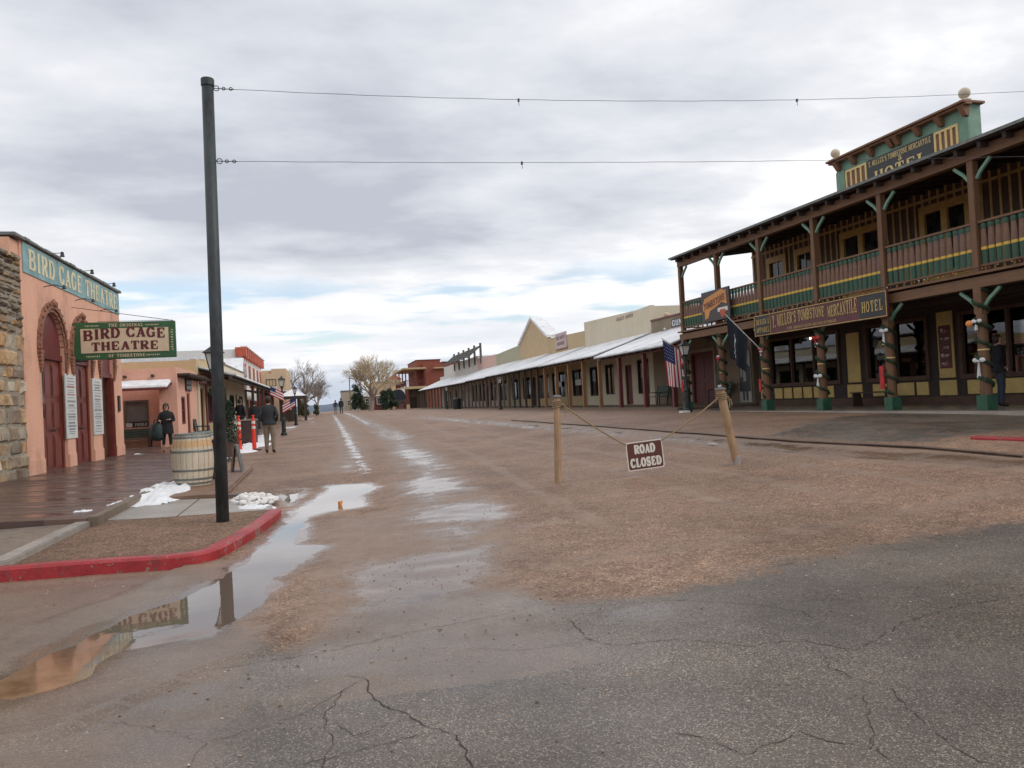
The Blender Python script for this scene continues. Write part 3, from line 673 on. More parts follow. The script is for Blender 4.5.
for nme, arr in (('asph', asph), ('wet', wet), ('mud', mud), ('snow', snow)):
    a = me.attributes.new(nme, 'FLOAT', 'POINT'); a.data.foreach_set('value', arr.astype(np.float32))
me.materials.append(M['ground'])
ground = bpy.data.objects.new('ground', me); COL.objects.link(ground); struct(ground); WM['ground'] = ID.copy()

# water sheet: outline of the puddle grown a little, the ground rises through it
def grow(poly, d):
    n = len(poly); a = sum(poly[i][0]*poly[(i+1) % n][1]-poly[(i+1) % n][0]*poly[i][1] for i in range(n)); sg = 1 if a > 0 else -1
    out = []
    for i in range(n):
        x0, y0 = poly[i-1]; x1, y1 = poly[(i+1) % n]; dx, dy = x1-x0, y1-y0; l = math.hypot(dx, dy)
        out.append((poly[i][0]+sg*dy/l*d, poly[i][1]-sg*dx/l*d))
    return out
wb = MB()
for pl_, zz_ in ((grow(PUD, .20), ZW), (grow(PUD2, .14), ZW-.0025)):
    if sum(pl_[i-1][0]*pl_[i][1]-pl_[i][0]*pl_[i-1][1] for i in range(len(pl_))) < 0: pl_ = pl_[::-1]
    wb.add([(a, b, zz_) for a, b in pl_], [tuple(range(len(pl_)))])
struct(wb.build('puddle', 'water'))
# far hills
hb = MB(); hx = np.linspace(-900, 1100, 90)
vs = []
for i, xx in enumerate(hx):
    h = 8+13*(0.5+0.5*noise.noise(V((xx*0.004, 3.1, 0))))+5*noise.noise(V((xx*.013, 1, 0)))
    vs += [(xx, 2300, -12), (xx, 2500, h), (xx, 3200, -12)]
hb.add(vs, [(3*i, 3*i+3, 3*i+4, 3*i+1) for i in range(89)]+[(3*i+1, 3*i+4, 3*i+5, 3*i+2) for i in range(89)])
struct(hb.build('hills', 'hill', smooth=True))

# cracks in the asphalt: ragged ribbons just above the surface
CR = [([(0.03,4.42),(0.14,4.31),(0.17,4.0),(0.36,3.65),(0.49,3.45),(0.51,3.16),(.55,2.9)], .012), ([(-0.2,3.4),(0.16,3.48),(0.44,3.53)], .008), ([(-0.1,3.2),(-0.05,3.61),(-0.07,3.91),(0.03,4.21),(0.14,4.34)], .008),
 ([(-0.6,3.8),(-0.19,3.96),(-0.07,4.1),(0.14,4.31)], .006), ([(1.49,5.1),(1.47,4.43),(1.56,4.28),(1.96,4.22),(2.25,3.98),(2.58,3.95),(2.77,3.69),(3.26,3.96),(3.86,4.14),(4.38,4.16),(5.5,4.4)], .009),
 ([(1.40,3.15),(1.52,3.01),(1.58,2.85),(1.91,2.96),(1.94,2.86),(2.07,2.72),(2.16,2.80)], .010), ([(2.57,3.77),(2.47,3.53),(2.55,3.19),(2.44,2.87),(2.36,2.58),(2.41,2.35)], .007), ([(2.5,3.3),(2.44,3.23),(2.09,2.75),(2.07,2.5)], .006),
 ([(-1.9,4.68),(-1.3,4.76),(-0.79,4.85),(-0.16,4.89),(0.53,5.08),(1.2,5.2)], .007), ([(1.71,5.1),(2.32,4.97),(2.74,4.64),(2.89,4.4),(2.89,4.11)], .007), ([(3.3,3.9),(3.7,3.5),(4.3,3.4),(4.9,3.0)], .005),
 ([(-1.2,4.3),(-.8,4.0),(-.6,3.8),(-.7,3.3)], .004), ([(0.3,3.7),(0.05,3.62),(-.07,3.9)], .005), ([(.7,4.6),(1.1,4.4),(1.47,4.43)], .004)]
cb = MB(); rc = random.Random(3)
for pl, w in CR:
    P = []
    for a, b_ in zip(pl[:-1], pl[1:]):
        L = math.dist(a, b_); n = max(2, int(L/0.035))
        for j in range(n):
            t = j/n; P.append((a[0]+(b_[0]-a[0])*t+rc.gauss(0, .009), a[1]+(b_[1]-a[1])*t+rc.gauss(0, .009)))
    n = len(P); vs = []
    for i, p in enumerate(P):
        a, b_ = P[max(0, i-1)], P[min(n-1, i+1)]; dx, dy = b_[0]-a[0], b_[1]-a[1]; l = math.hypot(dx, dy) or 1
        ww = w*.62*rc.uniform(.15, 1.0)*min(1, i/3+.1, (n-1-i)/3+.1)*.62
        # ground surface height incl. its small undulation
        zz = gz(p[0], p[1])+0.012*(noise.noise(V((p[0]*1.3, p[1]*1.3, 0)))*.6+noise.noise(V((p[0]*4.1, p[1]*4.1, 3)))*.4)+0.003
        vs += [(p[0]-dy/l*ww, p[1]+dx/l*ww, zz), (p[0]+dy/l*ww, p[1]-dx/l*ww, zz)]
    cb.add(vs, [(2*i, 2*i+1, 2*i+3, 2*i+2) for i in range(n-1)])
struct(cb.build('asphalt_cracks', 'crack'))

# loose pebbles on the near road and at the gravel edge
pb = MB(); rp = random.Random(11)
def pebble(mb, x, y, z, r, rnd_):
    a = rnd_.random()*6.3; sx, sy, sz = r*rnd_.uniform(.8, 1.4), r*rnd_.uniform(.6, 1.1), r*rnd_.uniform(.5, .8)
    vs = [(x+math.cos(a+t)*sx, y+math.sin(a+t)*sy, z) for t in (0, 1.26, 2.5, 3.77, 5.0)]+[(x, y, z+sz), (x+math.cos(a)*sx*.4, y+math.sin(a)*sy*.4, z+sz*.95)]
    mb.add(vs, [(0,1,6),(1,2,5,6),(2,3,5),(3,4,5),(4,0,6,5)])
for i in range(2600):
    x_ = rp.uniform(-2.5, 8); y_ = rp.gauss(6.3, 1.5) if rp.random() < .6 else rp.uniform(3, 13)
    if y_ < 2.8: continue
    sdv = float(sd_poly(np.array([x_]), np.array([y_]), PUD)[0])
    if sdv > -.1: continue
    fq = rp.uniform(.45, 1.1); pb.col = tuple(c*fq for c in rp.choice([(.36,.22,.15),(.5,.38,.3),(.24,.15,.1),(.6,.52,.44)]))
    pebble(pb, x_, y_, gz(x_, y_)+.001, rp.uniform(.004, .010), rp)
stuff(pb.build('loose_pebbles', mat('pebble_stone', (0.75,0.75,0.75), .8, .1, 9, 0, vc=True)), 'loose brown and grey pebbles scattered over the road', 'pebbles')

# kerbs / islands / walks ------------------------------------------------
def strip(mb, pl, w, h, z0=None, cap=0.0):
    """kerb of width w to the left of the polyline, rounded shoulder"""
    n = len(pl); sec = [(0, -0.1), (0, h-.025), (.02, h), (w, h), (w, -0.1)]
    vs = []
    for i, p in enumerate(pl):
        a, b_ = V(pl[max(0, i-1)]), V(pl[min(n-1, i+1)]); d = (b_-a).normalized(); nn = V((-d.y, d.x))
        z = gz(p[0], p[1]) if z0 is None else z0
        for o, hh in sec: vs.append((p[0]+nn.x*o, p[1]+nn.y*o, z+hh))
    k_ = 5
    fs = [(i*k_+j, (i+1)*k_+j, (i+1)*k_+j+1, i*k_+j+1) for i in range(n-1) for j in range(k_-1)]
    fs += [tuple(range(k_)), tuple(reversed(range((n-1)*k_, n*k_)))]
    return mb.add(vs, fs)
def smooth_pl(pl, n=6):
    out = []
    for i in range(len(pl)-1):
        p0, p1, p2, p3 = pl[max(0, i-1)], pl[i], pl[i+1], pl[min(len(pl)-1, i+2)]
        for j in range(n):
            t = j/n
            out.append(tuple(0.5*((2*p1[k])+(-p0[k]+p2[k])*t+(2*p0[k]-5*p1[k]+4*p2[k]-p3[k])*t*t+(-p0[k]+3*p1[k]-3*p2[k]+p3[k])*t**3) for k in (0, 1)))
    return out+[pl[-1]]
REDK = smooth_pl([(-12,8.9),(-6,8.55),(-3.12,8.38),(-2.3,8.3),(-1.55,8.18),(-1.2,8.32),(-1.02,8.9),(-0.86,9.8),(-0.72,10.8),(-0.68,11.35)])
kb = MB(); strip(kb, REDK, 0.15, 0.135, 0.0)
struct(kb.build('kerb', 'kerbred', recalc=True))
kb = MB(); strip(kb, [(9.86,10.15),(9.95,9.9),(10.3,9.1),(11.2,7.2)], 0.15, 0.05); struct(kb.build('kerb', 'kerbred', recalc=True))
kb = MB()
for (a, b_) in ((0.0, 1.0),):
    strip(kb, [(x_+.02*math.sin(y_*2.1), y_) for x_, y_ in [(GUT[i][0]+(GUT[i+1][0]-GUT[i][0])*t/6, GUT[i][1]+(GUT[i+1][1]-GUT[i][1])*t/6) for i in range(len(GUT)-2, 0, -1) for t in range(6, 0, -1)]], -0.13, 0.03)
struct(kb.build('kerb', 'oldkerb', recalc=True))
# gravel island inside the red kerb
ib = MB(); isl = [(-12,9.03),(-6,8.69)] + [(p[0]-.02, p[1]) for p in []]
ins = [(x_-0.145*0.0, y_) for x_, y_ in []]
inner = []
for i, p in enumerate(REDK):
    a, b_ = V(REDK[max(0, i-1)]), V(REDK[min(len(REDK)-1, i+1)]); d = (b_-a).normalized(); inner.append((p[0]-d.y*.149, p[1]+d.x*.149))
inner = [p for p in inner if p[0] > -3.25]
poly = inner + [(-0.84, 11.46), (-3.08, 11.62), (-3.1, 8.55)]
ib.prism(poly, (0,0,-0.05), (1,0,0), (0,1,0), (0,0,0.165)); struct(ib.build('gravel_bed', 'gravel'))
kb = MB(); kb.box(-3.27, -3.09, 8.5, 11.6, -0.1, 0.185); struct(kb.build('kerb', 'concrete', bevel=.012))
# concrete apron south of the boardwalk and concrete crossing pad
ap = MB(); ap.hexa([(-14,8.95,-.1),(-3.272,8.55,-.1),(-3.272,11.2,-.1),(-14,11.2,-.1),(-14,8.95,.14),(-3.272,8.55,.14),(-3.272,11.2,.17),(-14,11.2,.17)])
struct(ap.build('pavement', 'concreted'))
pad = MB(); pad.hexa([(-3.08,11.63,-.1),(-.78,11.47,-.1),(-1.0,13.5,-.1),(-3.08,13.7,-.1),(-3.08,11.63,.13),(-.78,11.47,.075),(-1.0,13.5,.095),(-3.08,13.7,.15)])
struct(pad.build('pavement', 'concrete', bevel=.01))
jb = MB(); jb.hexa([(-2.1,11.57,.10),(-2.08,11.57,.10),(-2.08,13.6,.10),(-2.1,13.6,.10),(-2.1,11.57,.111),(-2.08,11.57,.111),(-2.08,13.6,.129),(-2.1,13.6,.129)]); struct(jb.build('pavement', 'oldkerb'))
# damp earth bed with stained kerb carrying the barrels
bd = MB(); bd.hexa([(-3.08,13.72,-.1),(-1.72,13.62,-.1),(-1.75,19.4,-.1),(-3.08,19.6,-.1),(-3.08,13.72,.19),(-1.72,13.62,.17),(-1.75,19.4,.21),(-3.08,19.6,.23)])
struct(bd.build('gravel_bed', mat('damp_red_earth', (0.20,0.115,0.075), 0.5, 0.35, 3, .6, 25), bevel=.03))
kb = MB(); kb.hexa([(-1.70,13.35,-.1),(-1.02,13.52,-.1),(-1.02,13.68,-.1),(-1.70,13.61,-.1),(-1.70,13.35,.18),(-1.02,13.52,.14),(-1.02,13.68,.14),(-1.70,13.61,.18)]); struct(kb.build('kerb', 'oldkerb', bevel=.012))
# boardwalk in front of the theatre
bw = MB(); bw.hexa([(-8,11.22,-.1),(-3.12,11.22,-.1),(-3.12,30.95,-.1),(-8,30.95,-.1),(-8,11.22,.40),(-3.12,11.22,.22),(-3.12,30.95,.30),(-8,30.95,.42)])
struct(bw.build('boardwalk', 'boards'))
eb = MB(); eb.hexa([(-3.117,11.22,-.1),(-2.99,11.22,-.1),(-2.99,24,-.1),(-3.117,24,-.1),(-3.117,11.22,.235),(-2.99,11.22,.235),(-2.99,24,.285),(-3.117,24,.285)])
struct(eb.build('boardwalk', 'weather', bevel=.01))
def bwz(x_): return 0.25 + (-3.12-x_)/4.88*0.13
# walk in front of the left row, further up
lw = MB(); lw.hexa([(-8,30.96,-.1),(-3.5,30.96,-.1),(-3.5,120,-.1),(-8,120,-.1),(-8,30.96,.42),(-3.5,30.96,.33),(-3.5,120,.83),(-8,120,.88)])
struct(lw.build('pavement', 'concreted'))
# right hand walks
hp = MB(); hp.hexa([(14.26,7,.2),(21,7,.2),(21,28.2,.2),(13.1,28.2,.2),(14.42,7,.69),(21,7,.69),(21,28.2,.69),(13.32,28.2,.69)])
struct(hp.build('pavement', 'concreted', bevel=.02))
hp = MB(); hp.hexa([(13.55,28.21,.2),(18,28.21,.2),(18,126,.2),(13.55,126,.2),(13.55,28.21,.80),(18,28.21,.80),(18,126,.80),(13.55,126,.80)])
struct(hp.build('boardwalk', 'weather', bevel=.02))

# snow ------------------------------------------------------------------
def snow_pile(cx, cy, lx, ly, h, z0, ang, seed, name='snow_patch', m='snow', n=34, ragged=.45):
    mb = MB(); vs = []; fs = []; ca, sa = math.cos(ang), math.sin(ang); keep = {}
    for i in range(n+1):
        for j in range(n+1):
            a, b_ = (i/n*2-1)*1.3, (j/n*2-1)*1.3
            r = math.hypot(a, b_)+ragged*noise.noise(V((a*1.7+seed, b_*1.7, seed*3.1)))+.09*noise.noise(V((a*5+seed, b_*5, 7)))
            zz = h*1.25*max(0, 1-r**2)**.5*(0.8+.7*noise.noise(V((a*5, b_*5, seed))))-0.022-0.12*max(0, r-.9)
            vs.append((cx+a*lx*ca-b_*ly*sa, cy+a*lx*sa+b_*ly*ca, z0+zz)); keep[(i, j)] = r < 1.35
    for i in range(n):
        for j in range(n):
            q_ = [(i, j), (i+1, j), (i+1, j+1), (i, j+1)]
            if all(keep[t] for t in q_): fs.append([t[0]*(n+1)+t[1] for t in q_])
    mb.add(vs, fs); return mb.build(name, m, smooth=True)
snow_pile(-2.88, 15.0, .44, 1.6, .08, .205, 0, 1.3, ragged=.3)
snow_pile(-2.80, 17.6, .26, 0.9, .05, .22, 0, 5.3)
snow_pile(-3.20, 12.9, .07, .8, .025, .225, 0.0, 8.2, ragged=.7)
snow_pile(-3.05, 11.75, .12, .08, .03, .12, .3, 2.2)
snow_pile(-3.4, 12.0, .13, .07, .03, .24, .3, 4.2)
snow_pile(-5.85, 26.6, .22, .12, .07, bwz(-5.85), .3, 4.9)
snow_pile(-1.15, 12.15, .28, .30, .035, .09, .2, 6.6)
snow_pile(-3.3, 24.2, .42, 2.6, .05, .27, -.03, 3.9, ragged=.6)
snow_pile(-2.95, 31.5, .65, 3.8, .07, .20, .0, 9.4, ragged=.5)
snow_pile(-3.1, 39.5, .7, 4.4, .08, .27, .02, 7.1, ragged=.6)
snow_pile(-2.4, 55, .9, 3.5, .05, .33, .02, 2.7, ragged=.7)
snow_pile(-1.6, 84, 1.0, 4, .06, .5, .02, 4.4, ragged=.6)
for o in [o for o in bpy.data.objects if o.name.startswith('snow_patch')]: stuff(o, 'patch of old white snow lying on the ground', 'snow')
cl = MB(); rs = random.Random(5)
for i in range(120):
    a = rs.random()*6.283; r_ = math.sqrt(rs.random())
    x_, y_ = -1.18+math.cos(a)*r_*.33-.12*math.sin(a)*r_, 12.95+math.sin(a)*r_*.62; sz = rs.uniform(.025, .07)
    hgt = .075*(1-r_**2)
    o = len(cl.v); cl.ball((x_, y_, .10+hgt), sz, 7, 5, (rs.uniform(.8,1.3), rs.uniform(.8,1.2), .75))
    for q_ in range(o, len(cl.v)): cl.v[q_] += V((noise.noise(cl.v[q_]*22), noise.noise(cl.v[q_]*22+V((5,0,0))), noise.noise(cl.v[q_]*22+V((9,9,0)))))*.028
stuff(cl.build('snow_clods', 'dsnow', smooth=True), 'heap of dirty snow clods at the kerb corner behind the red kerb', 'snow')

# ------------------------------------------------------------------ facade helpers
LF = frame((-6.35, 0), (0, 1), (-1, 0))     # left street wall: s = Y, d to the west
RF = frame((14.0, 0), (0, 1), (1, 0))       # right porch line: s = Y, d to the east
def wall_open(mb, s0, s1, z0, z1, d0, d1, ops):
    """rectangular wall with rectangular openings (a,b,zl,zh)"""
    ss = sorted({s0, s1, *[o[0] for o in ops], *[o[1] for o in ops]}); zs = sorted({z0, z1, *[o[2] for o in ops], *[o[3] for o in ops]})
    for i in range(len(ss)-1):
        run = None
        for j in range(len(zs)-1):
            a, b_, c, d = ss[i], ss[i+1], zs[j], zs[j+1]; mx, mz = (a+b_)/2, (c+d)/2
            if mx < s0 or mx > s1 or mz < z0 or mz > z1 or any(o[0] < mx < o[1] and o[2] < mz < o[3] for o in ops):
                if run: mb.box(a, b_, d0, d1, run[0], run[1]); run = None
            else: run = (run[0], d) if run else (c, d)
        if run: mb.box(ss[i], ss[i+1], d0, d1, run[0], run[1])
def window(par, fr, a, b_, zl, zh, d, m='white', pane='pane', bars=(1, 1), fw=.07, name='window', label=None):
    f = MB(fr); e = .003
    f.box(a+e, a+fw, d-.03, d+.07, zl+e, zh-e); f.box(b_-fw, b_-e, d-.03, d+.07, zl+e, zh-e)
    f.box(a+fw, b_-fw, d-.03, d+.07, zl+e, zl+fw); f.box(a+fw, b_-fw, d-.03, d+.07, zh-fw, zh-e)
    for i in range(1, bars[0]+1): x_ = a+(b_-a)*i/(bars[0]+1); f.box(x_-.018, x_+.018, d-.01, d+.05, zl+fw, zh-fw)
    for i in range(1, bars[1]+1): z_ = zl+(zh-zl)*i/(bars[1]+1); f.box(a+fw, b_-fw, d-.006, d+.046, z_-.018, z_+.018)
    w = f.build(name, m, par)
    if label: w['label'] = label
    p = MB(fr); p.box(a+fw-.01, b_-fw+.01, d+.055, d+.062, zl+fw-.01, zh-fw+.01); p.build('pane', pane, w)
    return w
def door(par, fr, a, b_, zl, zh, d, m='maroon2', fm=None, panels=2, glassz=None, label=None):
    f = MB(fr); fw = .09
    f.box(a+.003, a+fw, d-.04, d+.10, zl, zh-.003); f.box(b_-fw, b_-.003, d-.04, d+.10, zl, zh-.003); f.box(a+fw, b_-fw, d-.04, d+.10, zh-fw, zh-.003)
    fo = f.build('door_frame', fm or m, par)
    l = MB(fr); l.box(a+fw+.002, b_-fw-.002, d+.03, d+.07, zl+.01, zh-fw-.002)
    w = (b_-a-2*fw)
    for j, (p0, p1) in enumerate([(.08, .42), (.48, .94)]):
        for q_ in range(panels):
            x0 = a+fw+w*q_/panels+.06; x1 = a+fw+w*(q_+1)/panels-.06
            l.box(x0, x1, d+.015, d+.032, zl+(zh-zl)*p0, zl+(zh-zl)*p1)
    do = l.build('door', m, par, bevel=.004)
    if label: do['label'] = label
    h = MB(fr); h.ball((b_-fw-.09, d-.02, zl+1.0), .032, 8, 6); h.bar((b_-fw-.09, d-.02, zl+1.0), (b_-fw-.09, d+.03, zl+1.0), .015, .015); h.build('handle', 'iron', do)
    return do

# ------------------------------------------------------------------ theatre
M['curtain'] = mat('grey_net_curtain', (0.20, 0.20, 0.19), .8, .2, 4)
th = thing('theatre', 'peach stucco theatre with turquoise name band and three tall brown arches beside the boardwalk', 'theatre', (0, 18.7, .38), fr=LF)
Y0, Y1, ZB, ZT = 18.80, 27.05, 0.30, 5.56
arches = [(19.85, 21.52), (22.14, 23.72), (24.66, 26.06)]
wm = MB(LF); D = .42
def arch_z(a, b_, s, spring):
    c = (a+b_)/2; r = (b_-a)/2; t = max(0, 1-((s-c)/r)**2); return spring+math.sqrt(t)*r*1.15
SPR = 3.22
edges = [Y0]
for a, b_ in arches: edges += [a, b_]
edges.append(Y1)
for i in range(0, len(edges), 2): wm.box(edges[i], edges[i+1], 0, D, ZB, ZT)
for a, b_ in arches:
    n = 18
    for i in range(n):
        s0, s1 = a+(b_-a)*(1-math.cos(math.pi*i/n))/2, a+(b_-a)*(1-math.cos(math.pi*(i+1)/n))/2
        z0_, z1_ = arch_z(a, b_, s0, SPR), arch_z(a, b_, s1, SPR)
        wm.add([(s0,0,z0_),(s1,0,z1_),(s1,D,z1_),(s0,D,z0_),(s0,0,ZT),(s1,0,ZT),(s1,D,ZT),(s0,D,ZT)], [(3,2,1,0),(4,5,6,7),(0,1,5,4),(2,3,7,6)])
wm.box(Y0, Y1, D+.5, 16, ZB, ZT-.5)      # body behind
wm.box(Y0, Y0+.4, D, D+.5, ZB, ZT-.2); wm.box(Y1-.4, Y1, D, D+.5, ZB, ZT-.05)
wm.box(18.30, 18.797, .03, .5, 5.12, 5.50)  # broken end of the plaster over the stone
wm.build('wall', 'peach', th)
rf = MB(LF); rf.box(Y0+.02, Y1-.02, D+.55, 15.9, ZT-.49, ZT-.35); rf.build('roof', 'slate', th)
for i in range(0, len(edges), 2): pl = MB(LF); pl.box(edges[i]+.02 if i else edges[i]-.02, edges[i+1]-.02, -.03, -.002, ZB, ZB+.40); pl.build('plinth', 'peach', th, bevel=.01)
cp = MB(LF); rcp = random.Random(2)
s = 18.32
while s < Y1+.05:
    w = rcp.uniform(.3, .6); cp.box(s, min(s+w, Y1+.06), -.07-rcp.random()*.025, D+.05, ZT+.003-(0.02 if s < 18.7 else 0), ZT+.055+rcp.random()*.03); s += w+.004
cp.build('coping', 'galv', th, bevel=.01)
bnd = MB(LF); bnd.box(Y0+.12, Y1-.015, -.022, -.003, 4.86, ZT-.03); band = bnd.build('name_band', 'turq', th)
tx = MB(LF); text_fit(tx, 'BIRD CAGE THEATRE', (19.25, -.022, 4.98), (1,0,0), (0,0,1), (0,-1,0), 7.5, .46, gap=.14, bold=1.3); tx.build('lettering', 'cream_l', band)
for a, b_ in arches:     # carved surrounds
    c = (a+b_)/2; r = (b_-a)/2
    for k_, (ro, dep, zo) in enumerate(((.10, -.10, 0), (.20, -.07, 0), (.30, -.13, 0))):
        pass
    sm_ = MB(LF)
    rings = [(0.0, .08, -.03), (.08, .15, -.07), (.15, .23, -.045)]
    for q0, q1, dd in rings:
        n = 26; vs = []
        for i in range(n+1):
            t = math.pi*i/n; j = .012*math.sin(i*2.7)
            for q_ in (q0, q1+j):
                for d_ in (0.0 if q0 else .1, dd+.012*math.sin(i*3.1)):
                    vs.append((c-math.cos(t)*(r+q_), d_, SPR+math.sin(t)*(r*1.15+q_)))
        fs = []
        for i in range(n):
            o = 4*i; fs += [(o+1, o+5, o+7, o+3), (o+3, o+7, o+6, o+2), (o, o+4, o+5, o+1)]
        sm_.add(vs, fs)
    for sgn, e_ in ((-1, a), (1, b_)):     # stacked corbels
        for i in range(6):
            z_ = SPR-.02-.085*i; w = .235-.026*i
            s0 = e_ if sgn > 0 else e_-w; sm_.box(s0+.003, s0+w, -.08+.007*i, .02, z_-.078, z_)
    for i in range(15):      # carved bosses round the arch
        t = math.pi*(i+.5)/15; sm_.ball((c-math.cos(t)*(r+.19), -.055, SPR+math.sin(t)*(r*1.15+.19)), .035, 6, 4)
    sm_.lathe((c, -.06, SPR+r*1.15+.12), [(.05, 0), (.09, .04), (.10, .09), (.06, .14), (.03, .17), (.01, .20)], 8)
    sm_.build('arch_surround', 'archbrown', th, recalc=True)
    # recessed doors filling the arch
    dd = .11; dm_ = MB(LF); e3 = (a == arches[2][0])
    lintel = 2.92 if e3 else SPR-.05
    top = MB(LF); n = 16; pv = [(a+.002, lintel)]+[(a+(b_-a)*(1-math.cos(math.pi*i/n))/2, arch_z(a, b_, a+(b_-a)*(1-math.cos(math.pi*i/n))/2, SPR)+.01) for i in range(n+1)]+[(b_-.002, lintel)]
    top.prism(pv, (0, dd-.02, 0), (1,0,0), (0,0,1), (0,.06,0)); top.box(a, b_, dd-.06, dd+.04, lintel-.14, lintel-.002)
    top.build('tympanum', 'maroon2' , th, recalc=True)
    if e3:
        f = MB(LF); f.box(a+.002, a+.20, dd-.1, dd+.05, ZB+.02, lintel-.142); f.box(b_-.20, b_-.002, dd-.1, dd+.05, ZB+.02, lintel-.142)
        for x_ in (a+.05, a+.13, b_-.15, b_-.07): f.box(x_, x_+.03, dd-.13, dd-.1, ZB+.02, lintel-.142)
        f.build('door_frame', 'maroon', th)
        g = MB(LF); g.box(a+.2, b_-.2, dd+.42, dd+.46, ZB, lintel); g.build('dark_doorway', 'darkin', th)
    else:
        mid = c+.06
        g = MB(LF); g.box(a+.002, a+.34, dd-.04, dd+.05, ZB+.02, lintel-.142); g.box(b_-.12, b_-.002, dd-.04, dd+.05, ZB+.02, lintel-.142); g.build('door_frame', 'maroon', th)
        for (x0, x1) in ((a+.342, mid), (mid+.004, b_-.122)):
            l = MB(LF); l.box(x0, x1, dd, dd+.05, ZB+.03, lintel-.142)
            for z0_, z1_ in ((.42, 1.22), (1.34, 2.02), (2.12, lintel-.25)):
                wx = x1-x0; l.box(x0+.07, x1-.07, dd-.016, dd+.002, z0_+.0, z1_)
                l.box(x0+.11, x1-.11, dd-.028, dd-.014, z0_+.05, z1_-.05)
            dl = l.build('door', 'maroon', th, bevel=.005)
            hh = MB(LF); hh.ball((mid-.07 if x1 == mid else mid+.08, dd-.045, 1.32), .03, 8, 6); hh.build('handle', 'iron', dl)
        p_ = MB(LF); p_.box(a+.07, a+.28, dd-.052, dd-.043, 1.62, 2.72); p_.build('side_light', 'pane', th)
for s_, lab in ((19.7, 0), (22.95, 0), (25.6, 0)):
    pass
sp = MB(LF)
for y_ in (21.1, 23.6, 25.9):       # floodlights on the parapet
    l = MB(LF); l.tube([(y_, .2, ZT+.05), (y_, .05, ZT+.13), (y_, -.15, ZT+.14)], .009, 6); l.lathe((y_+.0, -.17, ZT+.07), [(.02,.10),(.038,.085),(.04,.03),(.055,-.01),(.05,-.025)], 10)
    l.build('floodlight', 'iron', th)
for y_, z_ in ((20.2, 4.72), (22.55, 4.72), (24.9, 4.74)):    # small wall lamps on thin arms
    l = MB(LF); l.tube([(y_, -.01, z_), (y_+.02, -.22, z_+.05), (y_+.05, -.42, z_+.0)], .012, 5); l.lathe((y_+.05, -.43, z_-.05), [(.05, 0), (.035, .05), (.02, .09)], 8); l.build('wall_lamp', 'iron', th)
bx = MB(LF); bx.box(26.42, 26.62, -.05, -.002, 1.75, 2.25); bx.build('wall_plate', 'iron', th, bevel=.01)

# notice boards on the piers
def poster(lab, s0, s1, z0, z1, seed):
    p = thing('notice_board', lab, 'notice board', ((s0+s1)/2, -.02, z0), 'tall printed boards on the theatre piers', LF)
    b_ = MB(LF); b_.box(s0, s1, -.03, -.003, z0, z1); b_.build('board', 'paper', p)
    r_ = random.Random(seed); t = MB(LF); z_ = z1-.1
    i = 0
    while z_ > z0+.08:
        h = r_.choice([.02, .02, .02, .035, .05]); w = (s1-s0)*r_.uniform(.45, .82); c_ = (s0+s1)/2
        x_ = c_-w/2; t.m = 1 if h > .03 and i < 8 and seed == 1 else 0
        while x_ < c_+w/2-.03:
            l = r_.uniform(.02, .07); t.box(x_, min(x_+l, c_+w/2), -.0325, -.0305, z_-h, z_); x_ += l+.012
        z_ -= h+r_.choice([.025, .03, .055]); i += 1
    t.build('printing', ['ink', 'redink'], p)
poster('tall white printed board between the first and second arch of the theatre', 21.40, 22.24, 1.08, 2.72, 1)
poster('tall white printed board between the second and third arch of the theatre', 23.72, 24.66, 1.10, 2.70, 2)

